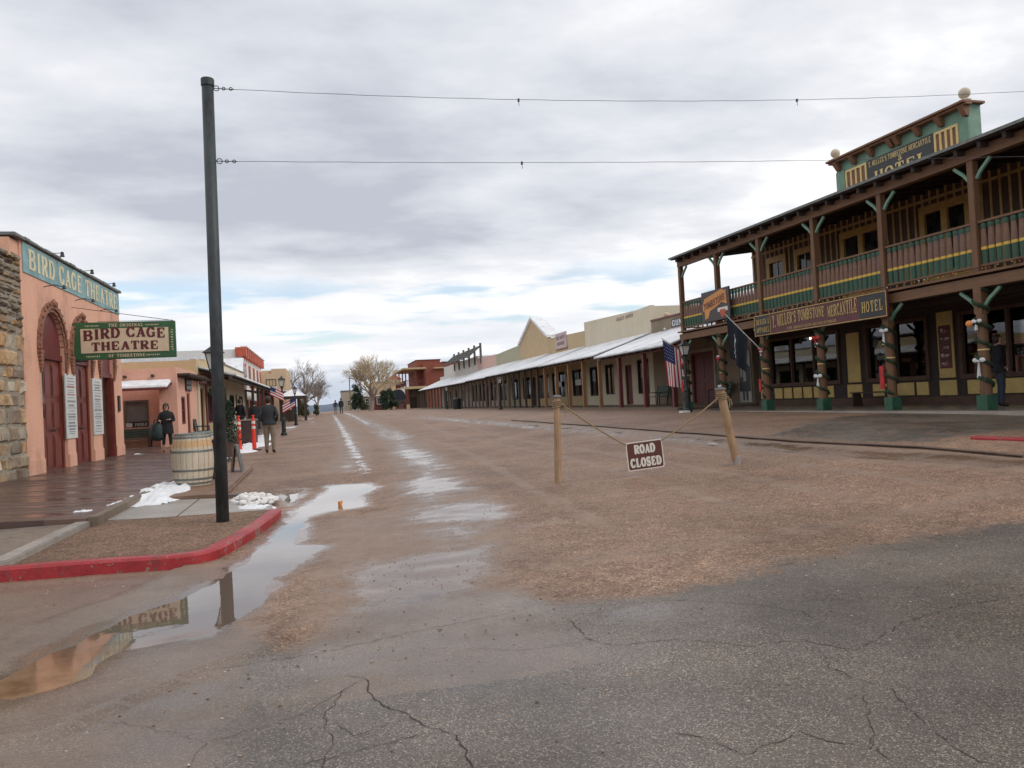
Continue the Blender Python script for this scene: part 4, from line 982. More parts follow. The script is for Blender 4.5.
# hanging sign at right angles to the wall
hs = thing('hanging_sign', 'green framed cream sign with maroon slab lettering hung out over the boardwalk', 'hanging sign', (-5.2, 22.2, 3.06))
XS0, XS1, ZS0, ZS1, YS = -6.34, -3.84, 3.10, 4.08, 22.2
a_ = MB(); a_.box(XS0, XS1, YS, YS+.12, ZS0, ZS1); a_.build('sign_box', 'signgreen', hs, bevel=.012)
for sd_ in (-1, 1):
    yy = YS-.004 if sd_ < 0 else YS+.124
    fld = MB(); fld.box(XS0+.19, XS1-.17, min(yy, yy-.008*(-sd_)), max(yy, yy-.008*(-sd_)), ZS0+.17, ZS1-.17); fo = fld.build('sign_face', 'signcream', hs)
    yt = YS-.012 if sd_ < 0 else YS+.132; n_ = (0, sd_, 0); u_ = (-sd_, 0, 0); xl = (XS0+.24 if sd_ < 0 else XS1-.22)
    t = MB(); W_ = XS1-XS0-.46
    ax = lambda x_: .07*math.sin(math.pi*min(1, max(0, x_/W_)))
    text_fit(t, 'BIRD CAGE', (xl+.02*(-sd_), yt, ZS0+.50), u_, (0,0,1), n_, W_-.04, .27, gap=.10, bold=1.25, arcfn=ax)
    text_fit(t, 'THEATRE', (xl+.20*(-sd_), yt, ZS0+.22), u_, (0,0,1), n_, W_-.40, .23, gap=.10, bold=1.25, arcfn=lambda x_: .02*math.sin(math.pi*min(1, x_/(W_-.4))))
    t.build('lettering', 'signmaroon', fo, recalc=False)
    t = MB(); yt2 = YS-.001 if sd_ < 0 else YS+.121
    text_fit(t, 'THE ORIGINAL', (xl+.62*(-sd_), yt2, ZS1-.13), u_, (0,0,1), n_, .86, .085, gap=.14)
    text_fit(t, 'OF TOMBSTONE', (xl+.60*(-sd_), yt2, ZS0+.045), u_, (0,0,1), n_, .90, .085, gap=.14)
    for q0 in (.28, W_-.30):          # scroll ornaments either side of the words
        for zz in (ZS1-.09, ZS0+.085):
            for i in range(7): 
                x_ = xl+(-sd_)*(q0-.2+i*.05); t.box(x_-.014, x_+.014, yt2-.001, yt2+.001, zz-.012*(1+i % 2), zz+.012)
    for i in range(9): t.box(XS1-.10-.02*(i % 2), XS1-.06, yt2-.001, yt2+.001, ZS0+.2+i*.065, ZS0+.225+i*.065)
    t.build('lettering', 'signcream', hs, recalc=False)
br = MB(); br.tube([(-6.36, YS+.06, ZS1+.42), (-3.9, YS+.06, ZS1+.01)], .008, 5); br.tube([(-6.36, 24.6, ZS1+.30), (-3.9, YS+.06, ZS1+.02)], .007, 5); br.bar((-6.36, YS+.06, ZS0-.03), (-6.0, YS+.06, ZS0-.03), .04, .04); br.build('bracket', 'iron', hs)

# rubble stone wall ------------------------------------------------------
sw = thing('stone_wall', 'rough rubble stone wall joining the near corner of the theatre', 'stone wall', (-6.5, 16, .3))
b_ = MB(LF); b_.box(12.0, 18.78, .022, .55, .1, 5.0); b_.build('mortar_core', 'mortar', sw)
st = MB(LF); r_ = random.Random(21); z_ = .32; 
while z_ < 5.05:
    h = r_.uniform(.22, .40) if z_ < 3.4 else r_.uniform(.09, .2); s = 12.0+r_.random()*.3
    top = 5.15+.06*math.sin(z_)
    while s < 18.72:
        w = r_.uniform(.22, .62)*(1 if z_ < 3.4 else .8); e_ = min(s+w, 18.79); hh = min(h, 5.2-z_)*r_.uniform(.93, 1.0)
        c0 = r_.choice([(1.0,.95,.85),(.85,.82,.78),(.55,.5,.45),(1.15,.8,.5),(1.1,1.08,1.0),(.7,.62,.55),(.45,.37,.32),(1.0,.78,.55)])
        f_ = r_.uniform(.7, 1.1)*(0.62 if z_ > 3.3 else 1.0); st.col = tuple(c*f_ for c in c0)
        d_ = r_.uniform(-.02, .035); j = lambda a=.03: r_.uniform(-a, a)*1.9
        y0 = d_; sk_ = r_.uniform(-.04, .04)
        st.add([(s+.012+j(.01),y0+.03,z_+.012+j(.015)),(e_-.012+j(.01),y0+.03,z_+.012+j(.015)),(e_-.01,.2,z_+.01),(s+.01,.2,z_+.01),(s+.012+j(.01),y0+.03,z_+hh-.012+j(.015)),(e_-.012+j(.01),y0+.03,z_+hh-.012+j(.015)),(e_-.01,.2,z_+hh-.01),(s+.01,.2,z_+hh-.01),
                (s+.05,y0-.02+j(.015),z_+.05),(e_-.05,y0-.02+j(.015),z_+.05),(s+.05,y0-.02+j(.015),z_+hh-.05),(e_-.05,y0-.02+j(.015),z_+hh-.05)],
               [(3,2,1,0),(4,5,6,7),(1,2,6,5),(2,3,7,6),(3,0,4,7),(0,1,9,8),(1,5,11,9),(5,4,10,11),(4,0,8,10),(8,9,11,10)])
        s = e_
    z_ += h
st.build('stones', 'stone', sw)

# ------------------------------------------------------------------ peach adobe with corner entrance
ad = thing('adobe_shop', 'low peach adobe shop with snow topped awning beyond the theatre', 'shop', (-5.4, 31, .4))
AF = frame((-5.4, 0), (0, 1), (-1, 0))
w = MB(); ZA = 3.36
wall_open(w, -11, -5.4, .35, ZA, 0, .3, [])  # placeholder replaced below
w = MB(); 
w.box(-6.02, -5.4, 31.0, 31.3, .35, ZA-.18); w.box(-11, -8.2, 31.0, 31.3, .35, ZA-.18); w.box(-8.2, -6.02, 31.0, 31.3, 2.62, ZA-.18); w.box(-11, -5.4, 31.0, 31.3, ZA-.178, ZA-.02)
w.box(-6.02, -5.72, 31.3, 32.1, .35, 2.9); w.box(-6.02, -5.4, 31.3, 31.31, .35, .36)
fx = MB(AF); wall_open(fx, 31.3, 35.6, .35, ZA, 0, .28, [(31.85, 32.75, 1.18, 2.26), (33.05, 33.85, .42, 2.42)])
w.v += [V(p) for p in fx.v]; o_ = len(w.v)-len(fx.v); w.f += [[i+o_ for i in f] for f in fx.f]; w.c += fx.c; w.mi += fx.mi
bk = MB(); wall_open(bk, -8.2, -6.02, .35, 2.62, 32.1, 32.3, [(-7.5, -6.62, 1.15, 2.2)])
w.v += [V(p) for p in bk.v]; o_ = len(w.v)-len(bk.v); w.f += [[i+o_ for i in f] for f in bk.f]; w.c += bk.c; w.mi += bk.mi
w.box(-11, -8.2, 31.31, 40, .35, ZA-.3); w.box(-8.19, -5.7, 32.6, 40, .35, ZA-.3)
w.build('wall', 'peach2', ad)
window(ad, ID, -7.5, -6.62, 1.15, 2.2, 32.12, 'weather', pane='curtain', bars=(0, 0))
lt = MB(); lt.box(-7.3, -6.66, 32.08, 32.085, 1.16, 1.38); lt.build('window_sign', 'blackboard', ad)
lt = MB(); text_fit(lt, 'PUEBLO', (-7.12, 32.078, 1.20), (1,0,0), (0,0,1), (0,-1,0), .42, .12, gap=.15); lt.box(-7.44, -7.22, 32.066, 32.07, 1.17, 1.33); lt.build('lettering', 'paper', ad)
window(ad, AF, 31.85, 32.75, 1.18, 2.26, .06, 'maroon2', bars=(1, 1)); door(ad, AF, 33.05, 33.85, .42, 2.42, .08, 'weather', 'brick')
aw = MB(); aw.hexa([(-8.35,30.15,2.50),(-5.55,30.15,2.50),(-5.55,31.0,2.72),(-8.35,31.0,2.72),(-8.35,30.15,2.57),(-5.55,30.15,2.57),(-5.55,31.0,2.79),(-8.35,31.0,2.79)])
awo = aw.build('awning', 'maroon2', ad)
sn = MB(); sn.hexa([(-8.33,30.17,2.573),(-5.57,30.17,2.573),(-5.57,30.99,2.793),(-8.33,30.99,2.793),(-8.33,30.2,2.67),(-5.6,30.2,2.67),(-5.6,30.99,2.92),(-8.33,30.99,2.92)]); sn.build('snow_cover', 'snow', awo, bevel=.03)
for x_ in (-9.1, -8.1, -7.15, -6.2):
    v_ = MB(); v_.tube([(x_, 30.85, 3.05), (x_, 31.1, 3.05)], .06, 8); v_.build('roof_beam_end', 'darkwood', ad)
pg = MB(AF); pg.box(31.2, 35.8, -.45, .0, 3.04, 3.12)
for i in range(7): pg.bar((31.4+i*.68, -.62, 3.0), (31.4+i*.68, 0, 3.0), .07, .07)
pg.build('canopy', 'darkwood', ad)
sg = MB(AF); sg.box(32.75, 33.95, -.06, -.003, 2.50, 3.0); so = sg.build('wall_sign', 'blackboard', ad, label='dark wall sign with small pale words')
t = MB(AF); text_fit(t, 'OPEN', (32.85, -.062, 2.77), (1,0,0), (0,0,1), (0,-1,0), .95, .15); text_fit(t, 'GIFTS', (32.85, -.062, 2.56), (1,0,0), (0,0,1), (0,-1,0), .95, .13); t.build('lettering', 'paper', so)
wl = MB(AF)

def bench(label, c, ang, L=1.3, m='greenbench', group=None, back=True, cat='bench', plank=False, zs=1.0):
    """slatted bench, front facing local -y"""
    ca, sa = math.cos(ang), math.sin(ang); fr = Matrix(((ca, -sa, 0, c[0]), (sa, ca, 0, c[1]), (0, 0, zs, c[2]), (0, 0, 0, 1)))
    t = thing('bench', label, cat, c, group)
    s = MB(fr)
    for i in range(4): s.box(-L/2, L/2, -.22+i*.115, -.12+i*.115, .41, .445)
    s.build('seat', m, t, bevel=.006)
    if back:
        b_ = MB(fr)
        for i in range(4): z0 = .52+i*.11; y0 = .24+i*.025; b_.add([(-L/2,y0,z0),(L/2,y0,z0),(L/2,y0+.03,z0),(-L/2,y0+.03,z0),(-L/2,y0+.02,z0+.095),(L/2,y0+.02,z0+.095),(L/2,y0+.05,z0+.095),(-L/2,y0+.05,z0+.095)], [(3,2,1,0),(4,5,6,7),(0,1,5,4),(1,2,6,5),(2,3,7,6),(3,0,4,7)])
        b_.build('backrest', m, t)
    for x_ in (-L/2+.08, L/2-.08):
        l = MB(fr)
        if plank: l.add([(x_-.03,-.2,0),(x_+.03,-.2,0),(x_+.03,.2,0),(x_-.03,.2,0),(x_-.03,-.12,.41),(x_+.03,-.12,.41),(x_+.03,.16,.41),(x_-.03,.16,.41)], [(3,2,1,0),(4,5,6,7),(0,1,5,4),(1,2,6,5),(2,3,7,6),(3,0,4,7)])
        else: l.bar((x_, -.2, 0), (x_, -.18, .41), .05, .05); l.bar((x_, .22, 0), (x_, .34 if back else .2, .95 if back else .41), .05, .05); l.bar((x_, -.2, .62), (x_, .28, .64), .05, .04) if back else None; l.bar((x_, -.19, .41), (x_, -.19, .62), .045, .045) if back else None
        l.build('leg', m if plank else 'iron', t)
    return t
bench('dark green bench under the window in the peach adobe porch', (-7.05, 31.75, .40), 0, 1.15, zs=.74)

# benches / chairs in front of adobe
bench('grey green seat beside the door of the peach adobe', (-5.05, 34.6, .40), rad(90), .7, 'greenbench')

# ------------------------------------------------------------------ people
def person(label, c, ang, h, jacket, trousers, coat=0.0, hairlen=0, arms='down', stride=.0, hat=False, group=None, bare_shin=False, glasses=False, fingers=True, legw=1.0):
    """continuous skinned body; local front is -y"""
    t = thing('person', label, 'person', c, group)
    ca, sa = math.cos(ang), math.sin(ang)
    k = h/1.75
    fr = Matrix(((ca*k, -sa*k, 0, c[0]), (sa*k, ca*k, 0, c[1]), (0, 0, k, c[2]), (0, 0, 0, 1)))
    vs = []; es = []; rr_ = []
    def a(p, r, par=None):
        vs.append(p); rr_.append(r); i = len(vs)-1
        if par is not None: es.append((par, i))
        return i
    pel = a((0, 0, .95), (.15, .115)); wst = a((0, 0, 1.10), (.145, .105), pel); ch = a((0, .0, 1.28), (.165, .115), wst); sh = a((0, .01, 1.42), (.12, .085), ch)
    nk = a((0, .0, 1.50), (.055, .055), sh); hd0 = a((0, -.005, 1.57), (.072, .08), nk); hd = a((0, -.01, 1.655), (.078, .092), hd0); a((0, -.005, 1.72), (.058, .07), hd)
    tips = []
    for sg in (-1, 1):
        hip = a((sg*.095, 0, .88), (.095*legw, .10*legw), pel)
        kn = a((sg*.105, -.02-sg*stride*.5, .49), (.062*legw, .064*legw), hip); cf = a((sg*.108, .0-sg*stride*.8, .32), (.055*legw, .056*legw), kn)
        an = a((sg*.11, .02-sg*stride, .09), (.038 if bare_shin else .05, .042 if bare_shin else .05), cf); he = a((sg*.11, .02-sg*stride, .045), (.042, .042), an); a((sg*.125, -.13-sg*stride, .035), (.04, .032), he)
        s_ = a((sg*.18, .01, 1.40), (.07, .07), sh)
        if arms == 'down': el = a((sg*.245, .03, 1.12), (.052, .052), s_); wr = a((sg*.25, -.05, .88), (.034, .036), el); hdv = V((0, -.02, -1))
        elif arms == 'front': el = a((sg*.25, -.02, 1.12), (.055, .055), s_); wr = a((sg*.09, -.23, 1.17), (.034, .036), el); hdv = V((-sg*.9, -.3, .1))
        elif arms == 'pocket': el = a((sg*.28, .10, 1.14), (.055, .055), s_); wr = a((sg*.20, -.06, .97), (.038, .038), el); hdv = V((-sg*.2, -.5, -.8))
        elif arms == 'bag':
            if sg > 0: el = a((sg*.25, .0, 1.13), (.055, .055), s_); wr = a((sg*.09, -.22, 1.18), (.034, .036), el); hdv = V((-sg*.9, -.3, .1))
            else: el = a((sg*.27, -.02, 1.14), (.055, .055), s_); wr = a((sg*.26, -.25, 1.15), (.034, .036), el); hdv = V((0, -.9, .1))
        hdv.normalize(); pm = V(vs[wr])+hdv*.055; pa = a(tuple(pm), (.036, .022), wr)
        tips.append((sg, V(vs[wr]), pm, hdv))
    me = bpy.data.meshes.new('tmp'); me.from_pydata(vs, es, []); tmp = bpy.data.objects.new('tmp', me); COL.objects.link(tmp)
    sk = tmp.modifiers.new('s', 'SKIN'); sk.use_smooth_shade = True
    for i, r_ in enumerate(rr_): me.skin_vertices[0].data[i].radius = r_
    me.skin_vertices[0].data[0].use_root = True
    sb = tmp.modifiers.new('u', 'SUBSURF'); sb.levels = sb.render_levels = 2
    dg = bpy.context.evaluated_depsgraph_get(); dg.update(); ev = tmp.evaluated_get(dg); bm_ = bpy.data.meshes.new_from_object(ev)
    mb = MB(fr); mb.v = [fr @ v.co for v in bm_.vertices]; mb.f = [list(p.vertices) for p in bm_.polygons]; mb.c = [(1,1,1)]*len(mb.f)
    cents = [p.center.copy() for p in bm_.polygons]
    for q in cents:
        if q.z > 1.49: m = 0
        elif q.z < (.10): m = 3
        elif any((q-w).dot(d) > .0 and (q-w).length < .14 for _, w, p, d in tips): m = 0
        elif q.z < .93 and abs(q.x) < .2: m = 0 if (bare_shin and q.z < .30) else 2
        else: m = 1
        mb.mi.append(m)
    bpy.data.objects.remove(tmp); 
    def sub(f):
        mb.m = 0; o = len(mb.v); f(); 
    if fingers:
        for sg, w, p, d in tips:
            side = d.cross(V((0, 0, 1))); side = side.normalized() if side.length > .3 else V((1, 0, 0))
            dn = side.cross(d).normalized(); dn = -dn if dn.z > 0 else dn
            if arms == 'down': side = V((0, 1, 0)); dn = V((-sg, 0, 0))
            for j in range(4):
                o_ = side*(-.027+.018*j); L = (.062, .072, .068, .054)[j]
                b0 = p+o_; mb.tube([b0, b0+d*L*.5+dn*.004, b0+d*L*.85+dn*.018, b0+d*L*.95+dn*.03], [.0095, .009, .008, .006], 6)
            b0 = w+d*.03-side*.028; mb.tube([b0, b0-side*.022+d*.022, b0-side*.028+d*.05+dn*.008], [.011, .0095, .007], 6)
    # face: nose, ears, brow
    mb.tube([(0, -.098, 1.675), (0, -.122, 1.64), (0, -.108, 1.628)], [.009, .015, .008], 6)
    for sg in (-1, 1): mb.ball((sg*.082, .005, 1.645), .022, 6, 5, (.4, .8, 1.2))
    mb.m = 4
    for sg in (-1, 1): mb.ball((sg*.032, -.094, 1.668), .011, 6, 4, (1.2, .6, .8))
    mb.m = 5; mb.ball((0, -.099, 1.600), .022, 6, 4, (1.1, .3, .25))
    mb.build('body', ['skin', jacket, trousers, 'shoe', 'rubber', 'archbrown'], t, smooth=True)
    if coat:
        cm = MB(fr); pr = [(.20, .955-coat), (.212, 1.0-coat), (.195, .95), (.175, 1.10), (.19, 1.25), (.185, 1.36), (.13, 1.45), (.075, 1.50), (.07, 1.52)]
        n = 20; vv = []
        for r_, z_ in pr:
            for j in range(n):
                q_ = 2*math.pi*j/n; w_ = 1+.05*noise.noise(V((math.cos(q_)*2, math.sin(q_)*2, z_*5)))
                vv.append((r_*math.cos(q_)*1.08*w_, r_*math.sin(q_)*.80*w_, z_))
        cm.add(vv, [(i*n+j, i*n+(j+1) % n, (i+1)*n+(j+1) % n, (i+1)*n+j) for i in range(len(pr)-1) for j in range(n)])
        cm.build('coat', jacket, t, smooth=True)
    hm = MB(fr)
    hm.lathe((0, .018, 0), [(.094, 1.61+.02), (.098, 1.66), (.094, 1.71), (.075, 1.748), (.03, 1.77)], 14, 1.0, 1.05)
    n = 14; 
    back = MB(fr); back.ball((0, .035, 1.64-.02*hairlen), .098+.006*hairlen, 12, 8, (1.0+.10*hairlen, .85, 1.15+.22*hairlen))
    # keep the hair off the face: only faces behind the brow
    fb = MB(); fb.v = hm.v+back.v; allf = hm.f+[[i+len(hm.v) for i in f] for f in back.f]
    inv = fr.inverted()
    for f in allf:
        cc = sum((inv @ fb.v[i] for i in f), V((0,0,0)))/len(f)
        if cc.y > -.0 or cc.z > 1.715: fb.f.append(f); fb.c.append((1,1,1)); fb.mi.append(0)
    fb.build('hair', 'hair', t, smooth=True)
    if hat:
        b_ = MB(fr); b_.lathe((0, 0, 0), [(.17, 1.725), (.175, 1.735), (.10, 1.742), (.098, 1.80), (.08, 1.86), (.03, 1.865)], 16); b_.build('hat', 'darkwood', t, smooth=True)
    if glasses:
        g = MB(fr); 
        for sg in (-1, 1): g.box(sg*.035-.026, sg*.035+.026, -.122, -.104, 1.650, 1.690); g.bar((sg*.06, -.11, 1.675), (sg*.088, 0, 1.67), .005, .006)
        g.box(-.01, .01, -.118, -.108, 1.672, 1.682); g.build('sunglasses', 'blackboard', t)
    return t, fr
w_, wf = person('woman in black coat and sunglasses walking up the boardwalk past the peach adobe', (-5.13, 27.4, bwz(-5.1)), rad(18), 1.64, 'blackcloth', 'blackcloth', coat=.28, hairlen=1, arms='bag', stride=.10, bare_shin=True, glasses=True)
bg = thing('shoulder_bag', 'large dark teal bag carried at the side of the woman in black', 'bag', (-5.50, 27.25, 1.0))
m_ = MB(); n = 16
prof = [(.02, -.36), (.15, -.33), (.22, -.2), (.235, 0), (.20, .16), (.12, .24), (.02, .26)]
m_.lathe((-5.42, 27.32, 1.08), prof, 16, 1.0, .62); m_.v = [p+V((noise.noise(p*5), noise.noise(p*5+V((3,0,0))), noise.noise(p*5+V((0,7,0)))))*.05 for p in m_.v]
m_.build('bag_body', 'teal', bg, smooth=True)
m_ = MB(); m_.tube([(-5.52, 27.30, 1.28), (-5.46, 27.26, 1.42), (-5.36, 27.2, 1.42), (-5.30, 27.25, 1.30)], .014, 6); m_.build('strap', 'blackcloth', bg)
person('man in charcoal jacket and khaki trousers standing with his back turned on the gravel', (-1.82, 26.3, gz(-1.82, 26.3)), rad(172), 1.84, 'greycloth', 'khaki', coat=.08, arms='pocket', stride=.03, legw=1.28)
person('person in black jacket facing the shops beyond the orange posts, left one of the pair', (-3.95, 38.6, .38), rad(150), 1.78, 'blackcloth', 'denim', coat=.1, arms='pocket')
person('person in black coat facing the shops beyond the orange posts, right one of the pair', (-3.35, 38.9, .38), rad(200), 1.68, 'blackcloth', 'denim', coat=.2, arms='down')
person('distant walker in dark jacket on the road, left one of two', (1.10, 93, gz(1.1, 93)), rad(180), 1.66, 'denim', 'khaki', arms='down', stride=.12, fingers=True)
person('distant walker in dark blue coat on the road, right one of two', (1.72, 92, gz(1.7, 92)), rad(180), 1.82, 'flagblack', 'blackcloth', coat=.15, arms='down', stride=.12)

# ------------------------------------------------------------------ tall steel pole and wires
pz = 0.115
tp = thing('steel_pole', 'tall dark steel pole standing in the gravel bed behind the red kerb', 'pole', (-1.36, 10.58, pz))
def tall_pole(t, x_, y_, z0, z1, lean):
    m_ = MB(); m_.tube([(x_, y_, z0-.1), (x_+lean*.5, y_, (z0+z1)/2), (x_+lean, y_, z1)], [.080, .077, .074], 24); m_.build('shaft', 'pole', t, smooth=False)
    for p in t.children[-1].data.polygons: p.use_smooth = len(p.vertices) == 4
    m_ = MB(); m_.lathe((x_+lean, y_, z1), [(.076, -.09), (.084, -.085), (.084, 0.0), (.078, .01), (.02, .02)], 24); m_.build('cap', 'pole', t)
tall_pole(tp, -1.36, 10.58, pz, 5.87, .055)
t2 = thing('steel_pole', 'tall dark steel pole across the road outside the right edge of the picture', 'pole', (11.9, 9.6, .5))
tall_pole(t2, 11.9, 9.6, .5, 6.3, 0)
def cable(lab, z0, z1, sag, tails):
    a_, b_ = V((-1.25, 10.58, z0)), V((11.82, 9.6, z1)); pts = []
    for i in range(49):
        t = i/48; p = a_.lerp(b_, t); p.z -= sag*4*t*(1-t)+.0025*math.sin(i*1.9); pts.append(p)
    m_ = MB(); m_.tube(pts[1:], .0034, 5)
    tp_ = [a_+V((-.02, 0, 0))]
    for i in range(3): # eye bolt and turnbuckle loops
        c = a_+V((.05+.09*i, 0, 0)); rr_ = .035 if i == 0 else .02
        m_.tube([c+V((math.cos(q*.785)*rr_, 0, math.sin(q*.785)*rr_)) for q in range(9)], .006, 5)
    m_.tube([a_, pts[1]], .006, 5)
    for f_ in tails:
        p = a_.lerp(b_, f_); p.z -= sag*4*f_*(1-f_); m_.box(p.x-.012, p.x+.012, p.y-.012, p.y+.012, p.z-.03, p.z+.012); m_.tube([p, p+V((.004, 0, -.085))], .004, 5)
    tag(m_.build('overhead_cable', 'wire'), lab, 'cable', 'steel cables strung from the tall pole')
cable('upper steel cable running from the top of the tall pole across the road', 5.76, 5.95, .19, (.31, .63, .93))
cable('lower steel cable running from the tall pole across the road in front of the hotel', 4.80, 4.88, .06, (.31,))

# ------------------------------------------------------------------ street lamps
def street_lamp(label, x_, y_, z0, h, m='black', group='lantern street lamps', r=.055, garl=False):
    t = thing('street_lamp', label, 'street lamp', (x_, y_, z0), group)
    m_ = MB(); m_.lathe((x_, y_, z0), [(.16, -.05), (.16, .10), (.13, .14), (.105, .16), (.10, .75), (.12, .78), (.12, .82), (.07, .86), (r, .95), (r*.8, h-.62), (.075, h-.60), (.075, h-.56), (.03, h-.53)], 12); m_.build('post', m, t)
    z = z0+h-.55
    f = MB(); b, w = .085, .15
    f.lathe((x_, y_, z), [(.05, 0), (.095, .015), (.095, .03)], 4)
    for sx in (-1, 1):
        for sy in (-1, 1): f.bar((x_+sx*b, y_+sy*b, z+.03), (x_+sx*w, y_+sy*w, z+.36), .018, .018)
    for k_, zz in ((b, z+.03), (w, z+.36)):
        for sx in (-1, 1): f.bar((x_+sx*k_, y_-k_, zz), (x_+sx*k_, y_+k_, zz), .02, .02); f.bar((x_-k_, y_+sx*k_, zz), (x_+k_, y_+sx*k_, zz), .02, .02)
    lt_ = f.build('lantern_frame', m, t)
    g = MB(); q = .93; g.hexa([(x_-b*q, y_-b*q, z+.035), (x_+b*q, y_-b*q, z+.035), (x_+b*q, y_+b*q, z+.035), (x_-b*q, y_+b*q, z+.035), (x_-w*q, y_-w*q, z+.355), (x_+w*q, y_-w*q, z+.355), (x_+w*q, y_+w*q, z+.355), (x_-w*q, y_+w*q, z+.355)]); g.build('lantern_glass', 'lampglass', t)
    c = MB(); W = .20
    c.add([(x_-W, y_-W, z+.37), (x_+W, y_-W, z+.37), (x_+W, y_+W, z+.37), (x_-W, y_+W, z+.37), (x_-.05, y_-.05, z+.50), (x_+.05, y_-.05, z+.50), (x_+.05, y_+.05, z+.50), (x_-.05, y_+.05, z+.50)], [(3,2,1,0),(4,5,6,7),(0,1,5,4),(1,2,6,5),(2,3,7,6),(3,0,4,7)]); c.lathe((x_, y_, z+.5), [(.03, 0), (.03, .04), (.012, .08)], 8); c.build('lantern_roof', m, t)
    return t
street_lamp('lantern street lamp almost hidden behind the tall steel pole', -2.17, 16.66, gz(-1.93, 16.66)+.05, 2.78)
street_lamp('lantern street lamp hung with small flags beside the man in khaki trousers', -2.12, 40.6, gz(-2.1, 40.6), 3.0)
street_lamp('distant lantern street lamp in front of the snow roofed pavilion', -2.2, 59.3, gz(-2.2, 59.3), 2.9)
street_lamp('lantern street lamp beside the hanging national flag and the end of the hotel porch', 12.85, 25.9, gz(12.85, 25.9), 2.62)
street_lamp('lantern street lamp in front of the dark porch posts of the shop row', 13.0, 57.6, gz(13, 57.6), 2.55)
street_lamp('far lantern street lamp near the end of the shop row', 13.0, 84.5, gz(13, 84.5), 2.55)
fb = tag(MB().box(12.35, 12.65, 25.3, 25.6, gz(12.5, 25.4)-.02, gz(12.5, 25.4)+.07).build('concrete_block', 'white', bevel=.01), 'small pale block on the gravel beside the street lamp at the hotel', 'block')

# ------------------------------------------------------------------ barrels
def barrel(label, x_, y_, z0, h=.93, r=.30, tilt=0):
    t = thing('barrel', label, 'barrel', (x_, y_, z0), 'oak barrels at the kerb corner'); n = 22
    prof = lambda q: r*(1+.20*max(0,math.sin(math.pi*q))**.9)
    for band, (q0, q1, m_) in enumerate(((0, .74, 'stave'), (.74, .87, 'staveorange'), (.87, 1.0, 'stave'))):
        b_ = MB()
        for j in range(n):
            a0, a1 = 2*math.pi*j/n+.008, 2*math.pi*(j+1)/n-.008; k_ = max(2, int(10*(q1-q0))); vs = []
            dr = (hash((j*37) % 11) % 5-2)*.0008
            for i in range(k_+1):
                q = q0+(q1-q0)*i/k_; R_ = prof(q)+dr
                for a_ in (a0, (a0+a1)/2, a1): vs.append((x_+math.cos(a_)*R_, y_+math.sin(a_)*R_, z0+h*q))
            b_.add(vs, [(3*i+c, 3*i+c+1, 3*i+c+4, 3*i+c+3) for i in range(k_) for c in (0, 1)])
        b_.build('staves', m_, t)
    dk = MB(); dk.lathe((x_, y_, z0), [(prof(0)-.012, .0), (prof(.25)-.012, h*.25), (prof(.5)-.012, h*.5), (prof(.75)-.012, h*.75), (prof(1)-.015, h-.045)], n); dk.build('lid', 'stave', t)
    for q in (.05, .13, .30, .36, .66, .93, .985):
        if q in (.36,): continue
        hb_ = MB(); w = .038; hb_.lathe((x_, y_, z0+h*q-w/2), [(prof(q-.02)+.001, 0), (prof(q-.02)+.006, 0), (prof(q+.02)+.006, w), (prof(q+.02)+.001, w)], 28); hb_.build('hoop', 'galv', t)
barrel('weathered oak barrel with grey hoops and an orange stained band, nearest the boardwalk corner', -2.48, 15.55, .195, .97, .31)
barrel('second oak barrel mostly hidden behind the tall steel pole', -2.52, 17.6, .21, .93, .30)
# planter with shrub
def leaves(mb, c, R, n, s, rnd_, flat=1.0):
    c = V(c)
    for _ in range(n):
        d = V((rnd_.gauss(0, 1), rnd_.gauss(0, 1), rnd_.gauss(0, 1))).normalized()*(rnd_.random()**.45)
        p = c+V((d.x*R[0], d.y*R[1], d.z*R[2])); a_ = V((rnd_.gauss(0, 1), rnd_.gauss(0, 1), rnd_.gauss(0, 1)*flat)).normalized(); b_ = a_.orthogonal().normalized(); b_ = (b_*math.cos(1)+a_.cross(b_)*math.sin(rnd_.random()*6)).normalized()
        l = s*rnd_.uniform(.6, 1.4); w = l*.45
        mb.add([p-a_*l/2, p+b_*w/2, p+a_*l/2, p-b_*w/2], [(0,1,2,3)])
r4 = random.Random(4)
ps = thing('potted_shrub', 'dark green conical shrub in a planter behind the tall steel pole', 'shrub', (-2.75, 23.6, .27))
m_ = MB(); m_.lathe((-2.75, 23.6, .25), [(.2, 0), (.26, .4), (.28, .42), (.25, .43)], 14); m_.build('planter', 'terracotta', ps)
m_ = MB(); 
for i in range(7): leaves(m_, (-2.75, 23.6, .75+i*.17), (.36-i*.04, .36-i*.04, .16), 260, .07, r4)
m_.build('foliage', 'leaf', ps); m_ = MB(); m_.tube([(-2.75, 23.6, .5), (-2.75, 23.6, 1.7)], [.03, .01], 6); m_.build('stem', 'bark_g', ps)
# small sandwich board / chair near the lamp
sbd = thing('sandwich_board', 'small weathered folding board beside the hidden street lamp', 'folding sign', (-2.0, 18.2, .17))
m_ = MB(); m_.hexa([(-2.12,18.0,.17),(-2.09,18.0,.17),(-2.09,18.5,.17),(-2.12,18.5,.17),(-2.03,18.0,.80),(-2.0,18.0,.80),(-2.0,18.5,.80),(-2.03,18.5,.80)]); m_.build('panel', 'weather', sbd)
m_ = MB(); m_.hexa([(-1.89,18.0,.17),(-1.86,18.0,.17),(-1.86,18.5,.17),(-1.89,18.5,.17),(-1.995,18.0,.80),(-1.965,18.0,.80),(-1.965,18.5,.80),(-1.995,18.5,.80)]); m_.build('panel', 'galv', sbd)

